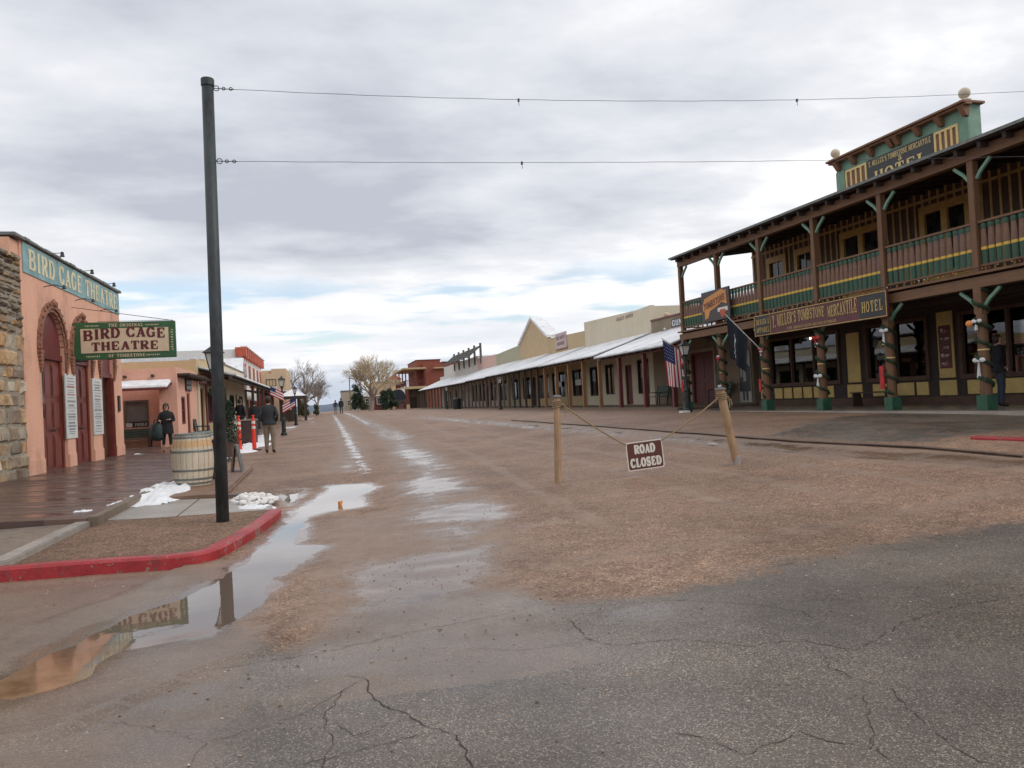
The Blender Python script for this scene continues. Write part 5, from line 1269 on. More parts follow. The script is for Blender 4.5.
# orange delineator posts
def delineator(label, x_, y_):
    z = gz(x_, y_); t = thing('delineator_post', label, 'delineator post', (x_, y_, z), 'orange delineator posts')
    b_ = MB(); b_.lathe((x_, y_, z), [(.25, -.01), (.25, .025), (.21, .045), (.07, .06)], 8); b_.build('rubber_base', 'rubber', t)
    p = MB(); p.lathe((x_, y_, z), [(.075, .05), (.07, .4), (.056, 1.0), (.052, 1.10), (.045, 1.13), (.035, 1.14), (.03, 1.2), (.05, 1.21), (.05, 1.24), (.01, 1.25)], 14); p.build('post', 'orange', t)
    for z0 in (.76, .94):
        q = MB(); q.lathe((x_, y_, z), [(.0645, z0), (.062, z0+.10)], 14, caps=False); q.build('reflective_band', 'reflect', t)
delineator('orange delineator post with two white bands, left one of the pair by the man', -2.98, 28.4)
delineator('orange delineator post with two white bands, right one of the pair by the man', -2.50, 28.45)
# litter bin
lb = thing('litter_bin', 'brown square litter bin with pale lid behind the orange posts', 'litter bin', (-3.2, 34.2, .2))
x_, y_, z = -3.2, 34.2, gz(-3.2, 34.2)
m_ = MB(); m_.box(x_-.32, x_+.32, y_-.3, y_+.3, z, z+.95); m_.build('bin_body', 'bin', lb, bevel=.02)
m_ = MB(); m_.box(x_-.5, x_+.36, y_-.34, y_+.34, z+.953, z+1.01); m_.build('bin_lid', 'concrete', lb, bevel=.015)
for i in range(6): m_ = MB(); m_.box(x_-.31+i*.105, x_-.225+i*.105, y_-.32, y_-.301, z+.06, z+.9); m_.build('slat', 'bin', lb)

# road closed barrier --------------------------------------------------
def bpost(label, p0, p1, r0_, r1_):
    t = thing('barrier_post', label, 'wooden post', p0, 'rope barrier posts')
    m_ = MB(); p0, p1 = V(p0), V(p1); n = 8
    m_.tube([p0-(p1-p0)*.05]+[p0.lerp(p1, i/n) for i in range(n+1)], [r0_]+[r0_+(r1_-r0_)*i/n+random.Random(i).uniform(-.002, .002) for i in range(n+1)], 12); m_.build('post', 'postwood', t)
    c = MB(); c.lathe(p1, [(r1_+.018, -.012), (r1_+.022, 0), (r1_+.018, .022), (.02, .03)], 12); c.build('cap', 'galv', t)
    c = MB()
    for i in range(4): 
        z_ = -.07-.03*i; c.tube([p1+(p0-p1).normalized()*(-z_)+V((math.cos(q*.7)*(r1_+.012), math.sin(q*.7)*(r1_+.012), .006*math.sin(q))) for q in range(10)], .011, 6)
    c.tube([p1+V((r1_+.02, -.03, -.12)), p1+V((r1_+.06, -.05, -.2)), p1+V((r1_+.05, -.05, -.30))], .010, 6); c.tube([p1+V((r1_+.02, -.04, -.12)), p1+V((r1_+.09, -.04, -.18)), p1+V((r1_+.10, -.05, -.27))], .009, 6); c.tube([p1+V((r1_, -.05, -.12)), p1+V((r1_+.03, -.07, -.13)), p1+V((r1_+.05, -.04, -.17)), p1+V((r1_+.01, -.03, -.19))], .014, 6)
    c.build('rope_wrap', 'rope', t)
PL0 = V((3.50, 11.67, gz(3.5, 11.67))); PL1 = PL0+V((.05, .0, 1.34))
PR0 = V((6.41, 11.29, gz(6.41, 11.29))); PR1 = V((6.19, 11.29, PR0.z+1.22))
bpost('upright wooden barrier post left of the road closed sign', PL0, PL1, .058, .055)
bpost('leaning wooden barrier post right of the road closed sign', PR0, PR1, .062, .070)
lb_ = MB(); lb_.lathe(PR0+V((0, 0, 0)), [(.070, -.03), (.070, .13), (.062, .135)], 12); ob = tag(lb_.build('metal_sleeve', 'concrete'), 'grey sleeve around the foot of the leaning barrier post', 'post sleeve')
Ye = 11.45
SC = V((4.90, Ye, .495)); a_ = rad(3.6)
ux = V((math.cos(a_), -.02, math.sin(a_))).normalized(); uz = V((-math.sin(a_), 0, math.cos(a_))).normalized(); un = V((0, -1, 0))
W_, H_ = .62, .455
rs_ = thing('road_closed_sign', 'brown rectangular sign with white slab letters hanging on a rope between two posts', 'road sign', tuple(SC-uz*H_/2))
def rrect(w, h, r, n=5):
    out = []
    for cx, cy, a0 in ((w/2-r, h/2-r, 0), (-w/2+r, h/2-r, 90), (-w/2+r, -h/2+r, 180), (w/2-r, -h/2+r, 270)):
        out += arc(cx, cy, r, r, a0, a0+90, n)
    return out
m_ = MB(); m_.prism(rrect(W_, H_, .035), SC, ux, uz, (0, .006, 0)); m_.build('sign_plate', 'signwhite', rs_, recalc=True)
m_ = MB(); m_.prism(rrect(W_-.036, H_-.036, .028), SC-V((0, .0025, 0)), ux, uz, (0, .002, 0)); m_.build('sign_field', 'signbrown', rs_, recalc=True)
m_ = MB(); o = SC-V((0, .003, 0))
text_fit(m_, 'ROAD', o-ux*.175+uz*.035, ux, uz, un, .35, .14, gap=.08, bold=1.75, thick=.001)
text_fit(m_, 'CLOSED', o-ux*.26-uz*.175, ux, uz, un, .52, .14, gap=.07, bold=1.75, thick=.001); m_.build('lettering', 'signwhite', rs_)
def rope_(lab, p, q, sag):
    pts = []
    for i in range(25): t = i/24; v_ = V(p).lerp(V(q), t); v_.z -= sag*4*t*(1-t); pts.append(v_)
    m_ = MB(); m_.tube(pts, .0125, 7); return tag(m_.build('barrier_rope', 'rope', smooth=True), lab, 'rope', 'ropes holding the road closed sign')
rope_('twisted rope sloping from the left barrier post down to the sign', PL1+V((.05, -.02, -.10)), SC-ux*(W_/2-.01)+uz*(H_/2-.03), .035)
rope_('twisted rope sloping from the leaning right post down to the sign', PR1+V((-.06, -.02, -.14)), SC+ux*(W_/2-.01)+uz*(H_/2-.03), .03)
m_ = MB(); m_.lathe((.14, 12.1, ZW-.01), [(.026, 0), (.036, .07), (.032, .073), (.01, .03)], 12); m_.v = [p+V((.02*noise.noise(p*30), 0, .02*noise.noise(p*30+V((4,0,0))))) for p in m_.v]
tag(m_.build('crushed_cup', 'orangecup'), 'small orange cup lying in the puddle', 'cup')

# ------------------------------------------------------------------ left row of shops
def shopbox(t, fr, s0, s1, d0, dep, z0, prof, m, ops, cope=None, roofz=.35):
    w = MB(fr); zt = min(p[1] for p in prof)
    wall_open(w, s0, s1, z0, zt-.3, d0, d0+.25, ops)
    poly = [(s0, zt-.3), (s1, zt-.3)]+[(a, b) for a, b in reversed(prof)]
    w.prism(poly, (0, d0, 0), (1,0,0), (0,0,1), (0,.25,0))
    w.box(s0, s0+.2, d0+.25, d0+dep, z0, prof[0][1]-.05); w.box(s1-.2, s1, d0+.25, d0+dep, z0, prof[-1][1]-.05)
    w.box(s0+.2, s1-.2, d0+dep-.2, d0+dep, z0, zt-.1)
    w.build('wall', m, t, recalc=True)
    r = MB(fr); r.box(s0+.2, s1-.2, d0+.25, d0+dep-.2, zt-.75, zt-.6); r.build('roof', 'slate', t)
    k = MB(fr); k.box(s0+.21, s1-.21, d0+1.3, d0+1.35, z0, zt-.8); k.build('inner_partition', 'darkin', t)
    if cope:
        c = MB(fr)
        for (a, za), (b_, zb) in zip(prof[:-1], prof[1:]):
            if abs(a-b_) > .02: c.hexa([(a, d0-.05, za+.003), (b_, d0-.05, zb+.003), (b_, d0+.30, zb+.003), (a, d0+.30, za+.003), (a, d0-.05, za+.09), (b_, d0-.05, zb+.09), (b_, d0+.30, zb+.09), (a, d0+.30, za+.09)])
        c.build('coping', cope, t, recalc=True)
# maroon fronted shop
t = thing('maroon_shopfront', 'shop with dark red pilasters and weathered grey parapet next to the peach adobe', 'shop', (-5.4, 40, .4))
shopbox(t, AF, 35.62, 44, 0, 7, .35, [(35.62, 3.95), (38.2, 3.95), (38.2, 4.1), (44, 4.1)], 'tan', [(36.6, 37.6, .45, 2.7), (38.5, 40.6, 1.1, 2.6), (41.3, 43.5, 1.0, 2.6)])
for s in (35.66, 38.0, 40.9, 43.75):
    p = MB(AF); p.box(s, s+.32 if s > 36 else s+.35, -.06, -.003, .36, 3.0); p.build('pilaster', 'maroon2' if s > 36 else 'cream', t)
f = MB(AF); f.box(35.9, 44, -.09, -.062, 2.85, 3.35); fo = f.build('fascia', 'maroon2', t)
f = MB(AF); f.box(36.6, 38.0, -.098, -.092, 2.92, 3.28); f.build('fascia_sign', 'pinksign', fo)
door(t, AF, 36.6, 37.6, .45, 2.7, .1, 'maroon2'); window(t, AF, 38.5, 40.6, 1.1, 2.6, .05, 'maroon2', bars=(1, 0)); window(t, AF, 41.3, 43.5, 1.0, 2.6, .05, 'maroon2', bars=(1, 0))
hs2 = thing('hanging_board', 'dark green board sign hanging under the canopy of the maroon shopfront', 'hanging sign', (-4.9, 38.5, 2.4))
m_ = MB(); m_.box(-5.3, -4.55, 38.5, 38.55, 2.38, 2.72); m_.build('board', 'signgreen', hs2); m_ = MB(); text_fit(m_, 'SALOON', (-5.22, 38.498, 2.47), (1,0,0), (0,0,1), (0,-1,0), .6, .15); m_.build('lettering', 'gold', hs2)
# second shop, long snow edged porch, gabled one
t = thing('porch_shop', 'row shop with a long snow edged porch roof on the left side', 'shop', (-5.4, 50, .4))
shopbox(t, AF, 44.02, 56, 0, 8, .35, [(44.02, 4.2), (56, 4.2)], 'cream', [(45, 46.1, .5, 2.7), (47.3, 49.6, 1.2, 2.6), (50.4, 51.4, .5, 2.7), (52.2, 54.6, 1.2, 2.6)], 'weather')
door(t, AF, 45, 46.1, .5, 2.7, .1, 'maroon2'); door(t, AF, 50.4, 51.4, .5, 2.7, .1, 'darkwood'); window(t, AF, 47.3, 49.6, 1.2, 2.6, .05, 'darkwood'); window(t, AF, 52.2, 54.6, 1.2, 2.6, .05, 'darkwood')
def porch(t, fr, s0, s1, dw, dp, zw, ze, posts, zf, pm, rm='roofsnow', beam=None, snow=True, pr=.075, over=.35, label=None, purlin=True):
    r = MB(fr); th_ = .05
    de = dp-over*(1 if dw > dp else -1); zz = ze-(zw-ze)/abs(dw-dp)*over
    r.hexa([(s0, de, zz+.17), (s1, de, zz+.17), (s1, dw-.003, zw), (s0, dw-.003, zw), (s0, de, zz+.22), (s1, de, zz+.22), (s1, dw-.003, zw+.05), (s0, dw-.003, zw+.05)])
    ro = r.build('porch_roof', 'slate', t, recalc=True)
    if snow:
        q = MB(fr); rs_2 = random.Random(int(s0*10)); n = max(4, int((s1-s0)/.5)); vs = []
        for i in range(n+1):
            s = s0+.02+(s1-s0-.04)*i/n; e_ = rs_2.uniform(-.03, .05); k1 = .055+rs_2.uniform(0, .03)
            vs += [(s, de+.01+e_*0, zz+.223), (s, dw-.006, zw+.053), (s, de+.02, zz+.22+k1), (s, dw-.006, zw+.05+k1)]
        q.add(vs, [(4*i+a, 4*i+b_, 4*(i+1)+b_, 4*(i+1)+a) for i in range(n) for a, b_ in ((0, 1), (1, 3), (3, 2), (2, 0))]+[(0, 2, 3, 1), (4*n, 4*n+1, 4*n+3, 4*n+2)])
        q.build('snow_cover', rm, ro, recalc=True)
    b_ = MB(fr); b_.box(s0+.01, s1-.01, dp-.08, dp+.08, ze-.06, ze+.14)
    b_.build('porch_beam', beam or pm, t)
    if purlin:
        k = MB(fr); s = s0+.3
        while s < s1-.1: k.bar((s, de+.05, zz+.11), (s, dw-.01, zw-.06), .06, .10); s += .9
        k.build('rafters', 'darkwood', t)
    for s in posts:
        p = MB(fr); p.box(s-pr, s+pr, dp-pr, dp+pr, zf, ze-.062); p.build('porch_post', pm, t)
porch(t, AF, 36.2, 63, 0, -1.35, 3.55, 3.05, [46.5, 50, 53.5, 57, 60.5], .33, 'darkwood', snow=True, over=.25)
t = thing('gabled_shop', 'narrow dark shop with steep snowy gable between the canopy and the white two storey building', 'shop', (-5.4, 58, .4))
shopbox(t, AF, 56.02, 64, .6, 8, .35, [(56.02, 4.2), (64, 4.2)], 'weather', [(57.5, 59, 1.2, 2.6), (60, 61.2, .5, 2.7)])
window(t, AF, 57.5, 59, 1.2, 2.6, .65, 'cream'); door(t, AF, 60, 61.2, .5, 2.7, .7, 'brick')
g = MB(AF); g.prism([(57.2, 4.2), (59.4, 4.2), (58.3, 5.3)], (0, .3, 0), (1,0,0), (0,0,1), (0, .25, 0)); g.build('gable', 'weather', t, recalc=True)
g = MB(AF); g.prism([(57.0, 4.12), (57.2, 4.2), (58.3, 5.3), (59.4, 4.2), (59.6, 4.12), (58.3, 5.45)], (0, .2, 0), (1,0,0), (0,0,1), (0, 2, 0)); g.build('gable_roof', 'snow', t, recalc=True)
window(t, AF, 58.0, 58.6, 4.3, 4.8, .27, 'white')
g = MB(AF); g.box(56.2, 75, -1.7, -1.6, 2.62, 2.85); 
g.hexa([(56.2,-1.6,2.80),(75,-1.6,2.80),(75,.58,3.15),(56.2,.58,3.15),(56.2,-1.6,2.85),(75,-1.6,2.85),(75,.58,3.2),(56.2,.58,3.2)]); g.build('awning', 'maroon2', t, recalc=True)
# red / white two storey
t = thing('two_storey_building', 'white two storey building with orange red cornice and window trim', 'building', (-6.5, 76, .5))
BF = frame((-6.45, 0), (0, 1), (-1, 0))
shopbox(t, BF, 66, 85, 0, 9, .4, [(66, 6.75), (85, 6.75)], 'white', [(68, 70, .7, 2.6), (71, 73, .7, 2.6), (76, 79, .7, 2.6), (81, 83, .7, 2.6)])
for a in (68, 71, 76, 81): window(t, BF, a, a+2, .7, 2.6, .05, 'orangered', bars=(1, 0))
for a in (67.6, 71.6, 75.6, 79.6, 83):
    fr_ = MB(BF); fr_.box(a-.5, a+.9, -.08, -.003, 3.7, 5.6); fo = fr_.build('window', 'orangered', t); pn = MB(BF); pn.box(a-.25, a+.65, -.09, -.083, 3.85, 5.3); pn.build('pane', 'pane', fo)
c = MB(BF)
for i in range(12): c = MB(BF); c.box(66+i*1.6, 66.8+i*1.6, -.35, -.003, 6.0, 6.85); c.build('cornice_bracket', 'orangered', t)
c = MB(BF); c.box(66, 85, -.40, .1, 6.853, 6.95); c.build('cornice', 'white', t)
g = MB(BF); g.box(65.85, 65.98, -.35, .5, 6.1, 6.85); g.build('cornice_end', 'orangered', t)
# tan
t = thing('tan_stepped_building', 'tall plain tan building with stepped parapet farther up the left side', 'building', (-6, 95, .6))
w = MB(); w.box(-12, -5.9, 92, 104, .5, 5.8); w.box(-5.895, -4.3, 92, 104, .5, 6.35); w.box(-8.3, -5.895, 92.4, 103, 5.79, 6.2); w.build('wall', 'tan2', t)
window(t, ID, -6.5, -5.4, 4.35, 5.2, 91.98, 'darkwood', bars=(2, 0)) 
w = MB()
for i in range(6): w.box(-6.55+i*.23, -6.45+i*.23, 91.7, 91.8, 3.4, 4.25)
w.box(-6.6, -5.3, 91.7, 91.8, 4.25, 4.33); w.build('balustrade', 'white', t)
# light behind the adobe: second row rooftops
t = thing('rear_building', 'tan building with snow on its ragged roof edge rising behind the peach adobe', 'building', (-8, 44, .4))
w = MB(); w.box(-14, -5.62, 41, 48, .3, 4.25); w.build('wall', 'tan', t)
w = MB(); vs = []; n = 20
for i in range(n+1):
    x_ = -14+i*8.38/n; vs += [(x_, 40.95, 4.25), (x_, 48, 4.25), (x_, 40.95, 4.45+.14*noise.noise(V((x_*1.5, 0, 0)))), (x_, 48, 4.5)]
w.add(vs, [(4*i+a, 4*(i+1)+a, 4*(i+1)+b_, 4*i+b_) for i in range(n) for a, b_ in ((0, 2), (2, 3), (3, 1))]); w.build('snow_cover', 'snow', t, recalc=True)
# pavilion
t = thing('pavilion', 'small open pavilion with snow covered roof farther up the left side', 'pavilion', (-2.9, 76, .5))
z = gz(-2.9, 76); 
w = MB(); w.add([(-4.3,74.5,z+2.35),(-1.7,74.5,z+2.35),(-1.7,78,z+2.35),(-4.3,78,z+2.35),(-3.2,75.8,z+2.95),(-2.8,75.8,z+2.95),(-2.8,76.6,z+2.95),(-3.2,76.6,z+2.95)], [(3,2,1,0),(4,5,6,7),(0,1,5,4),(1,2,6,5),(2,3,7,6),(3,0,4,7)]); w.build('roof', 'snow', t)
w = MB(); w.box(-4.25, -1.75, 74.55, 77.95, z+2.1, z+2.34); w.build('roof_beam', 'darkwood', t)
for x_, y_ in ((-4.1, 74.7), (-1.9, 74.7), (-4.1, 77.8), (-1.9, 77.8), (-3, 74.7)): w = MB(); w.box(x_-.09, x_+.09, y_-.09, y_+.09, z, z+2.1); w.build('post', 'darkwood', t)
w = MB(); w.box(-4.1, -3.05, 75.0, 77, z, z+1.1); w.build('counter', 'terracotta', t)
t = thing('low_shop', 'dark low shop with porch behind the pavilion', 'shop', (-5, 84, .6))
shopbox(t, AF, 78, 90, .2, 6, .6, [(78, 4.0), (90, 4.0)], 'darkbrick', [(79, 81, 1.2, 2.7), (83, 84.2, .8, 2.8)]); window(t, AF, 79, 81, 1.2, 2.7, .25, 'white'); door(t, AF, 83, 84.2, .8, 2.8, .3)
porch(t, AF, 78, 90, .2, -2.2, 3.6, 3.1, [78.5, 81.5, 84.5, 87.5], .6, 'darkwood')
t = thing('farther_shop', 'low grey shop with porch beyond the bare tree on the left side', 'shop', (-5, 112, .6))
shopbox(t, AF, 105, 125, .2, 6, .7, [(105, 4.2), (125, 4.2)], 'greywall', [(107, 109, 1.4, 2.9), (112, 113.2, .9, 3)]); window(t, AF, 107, 109, 1.4, 2.9, .25, 'white'); door(t, AF, 112, 113.2, .9, 3, .3)
porch(t, AF, 105, 125, .2, -1.8, 3.7, 3.2, [106, 110, 114, 118, 122], .7, 'darkwood')

# small flags on the lamp
def flag_small(label, p, d):
    t = thing('small_flag', label, 'flag', p, 'small flags on the street lamp')
    p = V(p); e_ = p+V((d*.55, -.1, .42)); m_ = MB(); m_.tube([p, e_], .012, 5); m_.build('staff', 'galv', t)
    m_ = MB(); 
    for i in range(7):
        m_.m = i % 2; a = e_+V((0, 0, -.0-.065*i)); b_ = a+V((-d*.62, .03, -.34)); m_.add([a, a+V((0, 0, -.065)), b_+V((0, 0, -.065)), b_], [(0,1,2,3)])
    m_.v = [q for q in m_.v]; m_.build('stripes', ['flagred', 'flagwhite'], t)
    m_ = MB(); m_.add([e_+V((0,-.012,.002)), e_+V((0,-.012,-.21)), e_+V((-d*.25,.0,-.35)), e_+V((-d*.25,.0,-.14))], [(0,1,2,3)]); m_.build('canton', 'flagblue', t)
flag_small('small striped flag on the left of the street lamp by the man', (-2.12, 40.5, 2.35), -1.0)
flag_small('small striped flag on the right of the street lamp by the man', (-2.05, 40.5, 1.75), 1.0)

# ------------------------------------------------------------------ trees
def bare_tree(name, label, x_, y_, h, spread, seed, bark, twig, levels=6, tr=.22, fork=1.6, dens=3, wid=6.2):
    z = gz(x_, y_); t = thing(name, label, 'tree', (x_, y_, z)); r_ = random.Random(seed); tk = MB(); cr_ = MB()
    def grow_(p, d, L, r, lv):
        n = 3; pts = [p]; q = p
        for i in range(n):
            d = (d+V((r_.gauss(0, .12), r_.gauss(0, .12), r_.gauss(.03, .08)))).normalized(); q = q+d*L/n; pts.append(q)
        (tk if lv <= 1 else cr_).tube(pts, [r*(1-.35*i/n) for i in range(n+1)], 7 if lv < 2 else (5 if lv < 4 else 3), caps=False)
        if lv >= levels: return
        k_ = dens+(1 if lv == 0 else 0)+(r_.random() < .4)
        for j in range(k_):
            a = r_.random()*6.283; sp = spread*r_.uniform(.5, 1.15)*(1 if lv else .8); perp = d.orthogonal().normalized(); perp.rotate(Matrix.Rotation(a, 3, d))
            nd_ = (d+perp*sp+V((0, 0, .16))).normalized(); grow_(pts[-1] if j < 2 else pts[r_.choice([-2, -1])], nd_, L*r_.uniform(.66, .90), max(.006, r*.56), lv+1)
    grow_(V((x_, y_, z-.1)), V((0, 0, 1)), fork, tr, 0)
    s = (h)/max(v.z-z for v in cr_.v)
    for mb in (tk, cr_): mb.v = [V((x_+(v.x-x_)*s, y_+(v.y-y_)*s, z+(v.z-z)*s)) for v in mb.v]
    W = wid; mx_ = sum(v.x for v in cr_.v)/len(cr_.v)-x_; xsd = (sum((v.x-x_-mx_)**2 for v in cr_.v)/len(cr_.v))**.5; kx = W/4.1/xsd
    for mb in (tk, cr_): mb.v = [V((x_+((v.x-x_)-mx_*min(1, (v.z-z)/(h*.5)))*(1+(kx-1)*min(1, (v.z-z)/(h*.4))), v.y, v.z)) for v in mb.v]
    tk.build('trunk', bark, t, smooth=True); cr_.build('crown', twig, t)
bare_tree('bare_tree', 'large bare grey tree at the left side of the road', -2.7, 104, 7.9, .70, 3, 'bark_g', 'bark_g', 6, .17, 1.1, wid=6.0)
bare_tree('bare_tree', 'bare tree with dense tan twigs right of the road centre', 5.6, 100, 7.6, .72, 21, 'bark_g', 'bark_t', 6, .17, 1.0, wid=6.2)
bare_tree('bare_tree', 'smaller bare tree behind the large grey tree on the left', -1.3, 128, 5.8, .6, 12, 'bark_g', 'bark_g', 6, .14, 1.1, wid=4)
bare_tree('bare_tree', 'bare tree rising behind the far right porch buildings', 9.4, 126, 7.2, .6, 15, 'bark_g', 'bark_t', 5, .14, 1.3, wid=5)
def shrub(label, x_, y_, R, n, s, seed, m='leaf', name='evergreen_shrub', trunk=True):
    z = gz(x_, y_); t = thing(name, label, 'shrub' if 'shrub' in name else 'tree', (x_, y_, z)); r_ = random.Random(seed); mb = MB()
    for i in range(14):
        a = r_.random()*6.28; q = r_.random()**.5*.62; hh = r_.uniform(.15, .95)
        tp_ = 1-hh*.55
        leaves(mb, (x_+math.cos(a)*R[0]*q*tp_, y_+math.sin(a)*R[1]*q*tp_, z+R[2]*2*hh), (R[0]*.42, R[1]*.42, R[2]*.34), n//14, s, r_)
    mb.build('crown', m, t); k_ = MB(); k_.tube([(x_, y_, z-.05), (x_, y_, z+R[2]*1.2)], [.09, .04], 6); k_.build('trunk', 'bark_g', t)
shrub('tall dark evergreen speckled with snow by the road end', 4.3, 108, (1.15, 1.0, 1.75), 2600, .26, 1, name='evergreen_tree')
shrub('dark evergreen mass beside the far red balcony building', 9.6, 116, (1.2, 1.2, 1.55), 2000, .24, 2)
shrub('dark rounded evergreen left of the far red balcony building', 8.3, 114, (1.2, 1.0, 1.35), 1800, .26, 3)
shrub('dull green bush under the large bare grey tree', -2.6, 99, (.9, .9, .85), 1400, .2, 4, 'leaf2')
shrub('brown green bush at the foot of the large bare grey tree', -1.2, 101, (.5, .7, .7), 900, .18, 5, 'leaf2')
shrub('low green hedge plant near the far snow roofed stall', 5.0, 104, (.8, .6, .5), 700, .18, 6, 'leaf2')
def far_house(label, x0, x1, y0, y1, z0, z1, m, roof='slate', gab=False):
    t = thing('far_building', label, 'building', ((x0+x1)/2, y0, z0)); w = MB(); w.box(x0, x1, y0, y1, z0-.5, z1); w.build('wall', m, t)
    w = MB()
    if gab: w.prism([(x0-.2, z1+.002), (x1+.2, z1+.002), ((x0+x1)/2, z1+1.0)], (0, y0-.2, 0), (1,0,0), (0,0,1), (0, y1-y0+.4, 0))
    else: w.box(x0-.12, x1+.12, y0-.12, y1+.12, z1+.002, z1+.14)
    w.build('roof', roof, t, recalc=True)
    n = max(1, int((x1-x0)/1.6))
    for i in range(n):
        a = x0+(x1-x0)*(i+.5)/n; window(t, ID, a-.35, a+.35, z0+.9, z0+2.0, y0-.075, 'white')
far_house('grey far house at the end of the road left of the evergreen', 3.0, 5.6, 150, 160, .9, 4.6, 'greywall')
far_house('small far stall with snow on its roof right of the tan tree', 6.9, 9.3, 122, 127, .8, 3.0, 'maroon2', 'snow')
far_house('far tan building seen over the evergreens', 9.2, 12.2, 150, 160, .8, 6.0, 'tan2')
far_house('far red roofed building beside the balcony building', 12.9, 15.6, 163, 172, .8, 6.9, 'tan2', 'red', True)
far_house('far snow roofed cabin behind the tan tree', 5.9, 8.0, 135, 140, .9, 3.2, 'weather', 'snow', True)
up = tag(MB().tube([(3.6, 118, .8), (3.6, 118, 6.0)], [.09, .07], 8).build('utility_pole', 'weather'), 'thin weathered utility pole at the end of the road', 'utility pole')

# ------------------------------------------------------------------ hotel with balcony
HA = V((14.46, 14.35)); HE = (-0.0495, 0.99877); HN = (0.99877, 0.0495)
HF = frame((HA.x, HA.y), HE, HN)
ht = thing('balcony_hotel', 'two storey brown timber hotel with long balcony, green and yellow balusters and roof sign', 'hotel', (5, 1.5, .69), fr=HF)
ZF, ZBM, ZD, ZRB, ZRT, ZUB = .69, 3.40, 3.76, 3.95, 4.93, 6.30
SA, SB = -7.0, 13.5
posts = [-5.6, -2.8, 0, 2.8, 5.47, 8.2, 10.8, 13.42]
DW = 3.1
# floor, beams, roofs
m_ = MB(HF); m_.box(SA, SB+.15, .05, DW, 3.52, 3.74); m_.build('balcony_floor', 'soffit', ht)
m_ = MB(HF); m_.box(SA, SB+.1, -.10, .12, ZBM+.05, ZBM+.29); m_.build('lower_beam', 'hotelbeam', ht)
m_ = MB(HF); m_.box(SA, SB+.14, -.16, .18, 3.742, 3.80); m_.build('balcony_edge', 'hotelbeam', ht)
m_ = MB(HF); m_.box(SA, SB+.0, -.10, .10, ZUB+.03, ZUB+.28); m_.build('upper_beam', 'hotelbeam', ht)
for d_ in (1.0, 2.0): m_ = MB(HF); m_.box(SA, SB, d_, d_+.12, 3.36, 3.50); m_.build('floor_joist', 'soffit', ht)
r_ = MB(HF); r_.hexa([(SA,-.36,6.60),(SB+.03,-.36,6.60),(SB+.03,DW,7.0),(SA,DW,7.0),(SA,-.36,6.65),(SB+.03,-.36,6.65),(SB+.03,DW,7.05),(SA,DW,7.05)]); ro = r_.build('balcony_roof', 'soffit', ht)
r_ = MB(HF); r_.hexa([(SA,-.40,6.653),(SB+.06,-.40,6.653),(SB+.06,DW+.05,7.06),(SA,DW+.05,7.06),(SA,-.40,6.69),(SB+.06,-.40,6.69),(SB+.06,DW+.05,7.10),(SA,DW+.05,7.10)]); r_.build('roof_covering', 'roofbrown', ro)
m_ = MB(HF); m_.box(SA, SB+.06, -.435, -.403, 6.63, 6.70); m_.build('eaves_flashing', 'galv', ro)
s = SA+.3
m_ = MB(HF)
while s < SB+.0: m_.bar((s, -.34, 6.53), (s, DW, 6.93), .09, .13); s += .62
m_.build('rafters', 'soffit', ht)
m_ = MB(HF); m_.box(SA, 13.2, DW+.3, 11, 7.0, 7.12); m_.box(SA, 9.4, DW+.35, 10.9, 7.125, 7.34); m_.build('main_roof', 'roofbrown', ht)
# shell
m_ = MB(HF); m_.box(13.0, 13.18, DW+.18, 11, .6, 7.0); m_.box(SA, SA+.2, DW+.18, 11, .6, 7.0); m_.box(SA, 13.18, 10.8, 10.98, .6, 7.0); m_.box(SA+.2, 13.0, DW+.18, 10.8, 3.5, 3.7)
m_.build('shell_wall', 'siding', ht)
# upper wall with openings
ups = [(11.05, 12.15, 'w'), (9.45, 10.45, 'w'), (6.2, 8.0, 'd'), (2.95, 4.60, 'd'), (-.6, 1.1, 'd'), (-4.2, -2.5, 'd')]
ops = []
for a, b_, k_ in ups: ops.append((a, b_, 3.78 if k_ == 'd' else 4.75, 6.42 if k_ == 'd' else 6.35))
m_ = MB(HF); wall_open(m_, SA, 13.18, 3.76, 6.98, DW, DW+.16, ops); m_.build('upper_wall', 'siding', ht)
bt = MB(HF); s = SA+.1
while s < 13.15:
    zz = [(3.78, 6.92)]
    for a, b_, zl, zh in ops:
        if a-.10 < s < b_+.06: zz = [(zh+.08, 6.92)]+([(3.78, zl-.08)] if zl > 4 else [])
    for z0_, z1_ in zz: bt.box(s, s+.07, DW-.025, DW-.002, z0_, z1_)
    s += .285
bt.build('battens', 'batten', ht)
m_ = MB(HF); m_.box(SA, 13.18, DW-.04, DW-.0265, 6.62, 6.70); m_.build('wall_rail', 'batten', ht)
